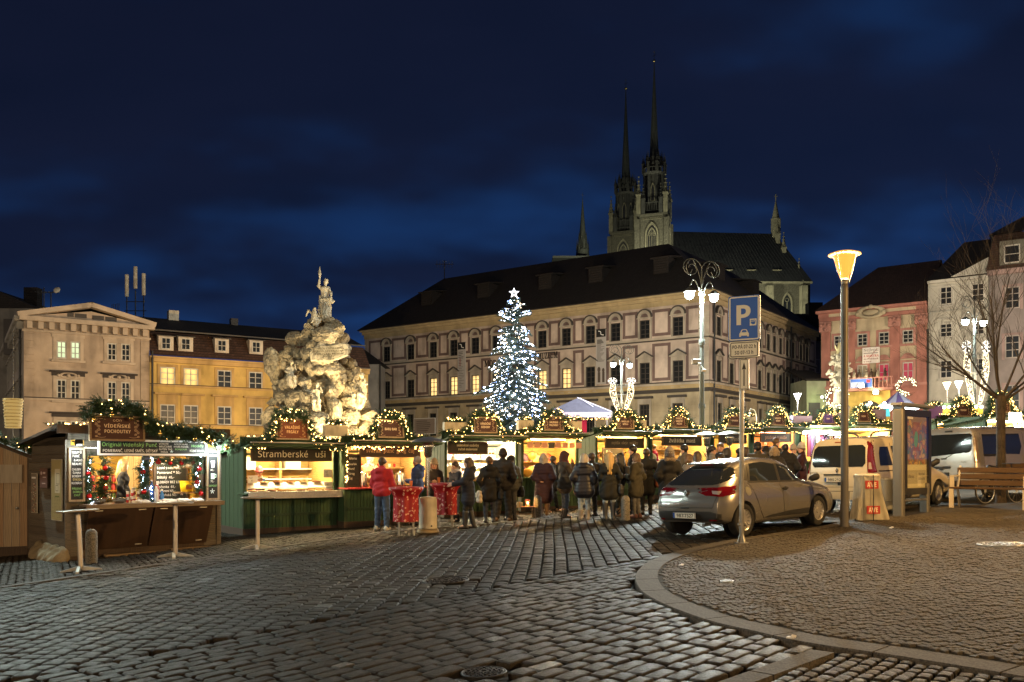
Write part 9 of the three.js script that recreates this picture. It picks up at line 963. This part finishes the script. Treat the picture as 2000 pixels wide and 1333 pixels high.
const pb=add({px:956,py:1022,h:1.72,fem:1,face:PI + .1,arms:['pocket','pocket'],coat:{m:blackF,len:.60,hood:1},legs:{m:jeansD},shoes:{m:blackL},hair:['short',brownH],label:'short haired person in a black hooded parka seen from behind before the ornament hut'});
bag(pb,'white paper carrier bag held beside the black hooded parka',1,.72,creamF,.26,.34,false,.02,'paper_bag');bag(pb,'black shoulder bag on the right of the black hooded parka',-1,.78,blackF,.3,.28);
add({px:982,py:1019,h:1.86,face:PI - .35,arms:['mouth','pocket'],bulk:.02,coat:{m:darkF,len:.82,puff:1},legs:{m:darkF,wide:.02},shoes:{m:brownL},hair:['short',brunette],hat:['beanie',fab(.05,.035,.03)],stance:[[.16,0],[-.16,.05]],headYaw:.3,label:'tall man in a dark knitted hat lifting food to his mouth before the ornament hut'});
const pc=add({px:998,py:1018,h:1.70,fem:1,face:PI + .35,arms:['pocket','down'],coat:{m:fab(.05,.05,.045),len:.84,puff:1,hood:1,stripe:fab(.05,.20,.18)},legs:{m:fab(.05,.05,.052)},shoes:{m:darkF},hair:['tail',brownH],hat:['hood',darkF],label:'person in a dark jacket with turquoise stripes seen from behind before the ornament hut'});
bag(pc,'black shoulder bag of the person in the turquoise striped jacket',-1,.82,blackF,.26,.3);
add({px:1062,py:1008,h:1.70,fem:1,face:PI - .2,arms:['behind','pocket'],bulk:.025,coat:{m:plumF,len:.45,puff:1,flare:.03},legs:{m:blackF},shoes:{m:brownL,boot:.55},hair:['bob',ash],hat:['fur',fab(.46,.38,.28)],label:'woman in a pale fur hat and long dark plum coat before the cushion hut'});
add({px:1080,py:1002,h:1.66,face:PI - .9,arms:['pocket','pocket'],coat:{m:blackF,len:.7},legs:{m:blackF},shoes:{m:brownL},hair:['short',brunette],stance:[[.1,.3],[-.1,-.35]],label:'person in black in mid step behind the woman in the fur hat'});
const pd=add({px:1103,py:1013,h:1.75,face:PI / 2 + .35,arms:['phone','mouth'],headPitch:.25,bulk:.02,coat:{m:fab(.055,.042,.032),len:.72,hood:1},legs:{m:jeans},shoes:{m:blackL,boot:.3},hair:['short',brunette],hat:['hood',fab(.05,.02,.022)],scarf:fab(.12,.02,.03),label:'person in a brown coat and blue jeans facing right before the cushion hut'});
bag(pd,'large dark grey shoulder bag on the back of the person in the brown coat',-1,.98,fab(.04,.04,.04),.5,.34,true,-.12);
const pe=add({px:1141,py:1017,h:1.68,fem:1,face:PI - .2,arms:['pocket','pocket'],bulk:.02,coat:{m:fab(.016,.017,.03,{roughness:.5}),len:.68,puff:1,hood:1,flare:.03},legs:{m:jeansL},shoes:{m:fab(.26,.23,.2),boot:.35},hair:['bob',ash],label:'ash blonde woman in a black quilted coat and pale jeans seen from behind'});
bag(pe,'black handbag with pale straps on the shoulder of the ash blonde woman',-1,1.1,blackL,.26,.22);
add({px:1156,py:1010,h:1.70,face:PI + .5,arms:['front','pocket'],coat:{m:blackF,len:.6},legs:{m:blackF},hair:['short',brunette],label:'dark figure mostly hidden behind the ash blonde woman'});
const pf=add({px:1190,py:1017,h:1.70,fem:1,face:PI,arms:['front','pocket'],coat:{m:fab(.012,.013,.012),len:.58,flare:.03},legs:{m:jeansL},shoes:{m:blackL,boot:.85},hair:['long',blond],label:'woman with very long straight blonde hair in a black coat and tall black boots'});
bag(pf,'black handbag on the right arm of the long haired blonde woman',-1,.82,blackL,.26,.26);
add({px:1211,py:1010,h:1.66,fem:1,face:-PI / 2 - .4,arms:['front','down'],coat:{m:blackF,len:.86},legs:{m:print(canvasTex(128,128,(x,w,h)=>{for(let i=0;i<400;i++){x.fillStyle=['#3d3a28','#25251b','#57503a','#16160f'][i % 4];x.beginPath();x.ellipse(hash3(i,1,2)*w,hash3(i,2,2)*h,9,5,i,0,7);x.fill();}}),{roughness:.9}),wide:.015},shoes:{m:brownL,boot:.3},hair:['long',blackH],label:'woman with long black hair and camouflage trousers right of the blonde'});
{const p=pp[pp.length - 1],q=p.toWorld(0,1.2,-.22),b=thing('backpack','dark backpack on the back of the woman with long black hair','bag',q,p.turn);part('bag_body',[rbox(.27,.4,.13,.05)],fab(.03,.03,.035),b);part('pocket',[rbox(.2,.18,.05,.02,0,-.08,-.08)],fab(.05,.05,.055),b);part('strap',[rbox(.04,.36,.03,.01,-.09,.02,.08),rbox(.04,.36,.03,.01,.09,.02,.08)],blackF,b);}
const pg=add({px:1243,py:1013,h:1.64,fem:1,face:-PI / 2 - .55,arms:['front','pocket'],bulk:.02,headPitch:.1,coat:{m:khakiF,len:.62,hood:1,flare:.02},legs:{m:fab(.10,.10,.105)},shoes:{m:fab(.10,.04,.035)},hair:['bob',brownH],scarf:fab(.34,.30,.27),label:'woman in an olive parka and pale scarf facing left before the soap hut'});
add({px:1236,py:1004,h:1.86,face:-PI / 2 - .3,arms:['front','pocket'],coat:{m:blackF,len:.75},legs:{m:blackF},hair:['short',blackH],label:'tall dark haired man in black behind the woman in the olive parka'});
const ph=add({px:1263,py:1006,h:1.76,face:PI - .1,arms:['pocket','pocket'],coat:{m:blackF,len:.55},legs:{m:blackF},hair:['short',brunette],label:'person in black with an orange bag right of the woman in the olive parka'});
bag(ph,'orange brown shoulder bag on the person in the black coat',-1,.88,mat(.28,.09,.04,{roughness:.5}),.26,.26);
add({px:1308,d:20.2,h:1.72,fem:1,face:PI - .1,bulk:.03,arms:['pocket','pocket'],coat:{m:blackF,len:.6,hood:1,fur:furM},legs:{m:blackF},hair:['bob',brunette],hat:['beanie',fab(.22,.20,.18)],label:'woman in a grey knitted hat and fur trimmed black coat left behind the hatchback'});
add({px:1337,d:24.5,h:1.82,face:PI + .8,arms:['front','pocket'],coat:{m:greyF,len:.8},legs:{m:jeansD},hair:['short',blackH],label:'dark haired man with a pale collar behind the rear of the hatchback'});
add({px:1346,d:22.2,h:1.56,fem:1,face:PI / 2 + .4,arms:['pocket','pocket'],coat:{m:fab(.30,.22,.15),len:.7},legs:{m:jeansD},hair:['bob',brownH],headPitch:.2,label:'brown haired person in a tan coat above the rear window of the hatchback'});
add({px:1362,d:22.8,h:1.62,fem:1,face:PI - .3,arms:['pocket','pocket'],coat:{m:creamF,len:.7,puff:1},legs:{m:jeansD},hair:['long',brunette],label:'woman with long dark hair in a cream coat above the hatchback roof'});
add({px:1392,d:25.2,h:1.76,fem:1,face:PI / 2 - .2,arms:['front','front'],coat:{m:fab(.22,.20,.18),len:.7},legs:{m:jeansD},hair:['tail',blackH],label:'dark haired woman in a pale grey jacket left of the parking sign post'});
add({px:1408,d:25.8,h:1.84,face:-.6,arms:['pocket','pocket'],coat:{m:darkF,len:.8},legs:{m:jeansD},hair:['short',brownH],label:'man facing the camera just left of the parking sign post'});
add({px:1408,d:22.4,h:1.54,fem:1,face:-.7,headYaw:-.2,arms:['pocket','pocket'],coat:{m:fab(.06,.015,.02),len:.7},legs:{m:jeansD},hair:['bob',blackH],label:'girl with black hair and flushed face above the hatchback roof'});
add({px:1424,d:24,h:1.68,face:PI + .6,lean:.1,arms:['pocket','pocket'],coat:{m:blackF,len:.75},legs:{m:blackF},hair:['bob',blackH],label:'person in black leaning forward left of the parking sign post'});
add({px:1444,d:25,h:1.66,face:PI,arms:['pocket','pocket'],coat:{m:blackF,len:.75},legs:{m:blackF},hair:['short',blackH],label:'dark figure directly behind the parking sign post'});
add({px:1456,d:25.6,h:1.68,face:PI + .2,arms:['pocket','pocket'],coat:{m:blackF,len:.75},legs:{m:blackF},hair:['bob',brunette],label:'dark figure just right of the parking sign post'});
add({px:1480,d:22.4,h:1.76,face:PI + .15,bulk:.03,arms:['pocket','pocket'],coat:{m:fab(.05,.045,.038),len:.72},legs:{m:blackF},hair:['short',blackH],hat:['cap',blackF],label:'broad man in a black cap and grey coat above the hatchback roof'});
add({px:1497,d:24.2,h:1.64,fem:1,face:PI + 1.2,arms:['pocket','pocket'],coat:{m:blackF,len:.7},legs:{m:blackF},hair:['bob',blackH],hat:['beanie',blackF],label:'woman in a black knitted hat facing left between taller people'});
add({px:1516,d:26.5,h:1.92,face:PI / 2 + .2,arms:['pocket','pocket'],coat:{m:khakiF,len:.8,hood:1},legs:{m:blackF},hair:['short',brownH],label:'tallest man facing right above the crowd behind the hatchback'});
add({px:1513,d:22.6,h:1.62,fem:1,face:PI - .2,bulk:.03,arms:['pocket','pocket'],coat:{m:fab(.03,.026,.022),len:.7,puff:1,hood:1},legs:{m:blackF},hair:['short',ash],hat:['fur',fab(.34,.26,.18)],scarf:creamF,label:'person in a tan fur hat and dark quilted jacket above the hatchback roof'});
add({px:1534,d:23.4,h:1.72,face:PI - .1,arms:['pocket','pocket'],bulk:.02,coat:{m:fab(.02,.018,.018),len:.6,puff:1},legs:{m:blackF},hair:['short',blackH],label:'black haired person in a shiny dark jacket above the hatchback bonnet'});
add({px:1550,d:25.4,h:1.66,fem:1,face:.2,arms:['front','front'],coat:{m:fab(.06,.05,.05),len:.7},legs:{m:blackF},hair:['short',brownH],hat:['beanie',fab(.40,.36,.32)],scarf:fab(.4,.38,.34),label:'woman in a pale knitted hat facing the camera left of the minivan'});
add({px:1566,d:23.8,h:1.70,fem:1,face:-PI / 2 - .2,arms:['front','front'],coat:{m:fab(.06,.014,.02),len:.5},legs:{m:blackF},hair:['short',brownH],hat:['beanie',fab(.55,.52,.48)],label:'woman in a white knitted hat and maroon coat beside the minivan'});
renderer.render(scene,camera);
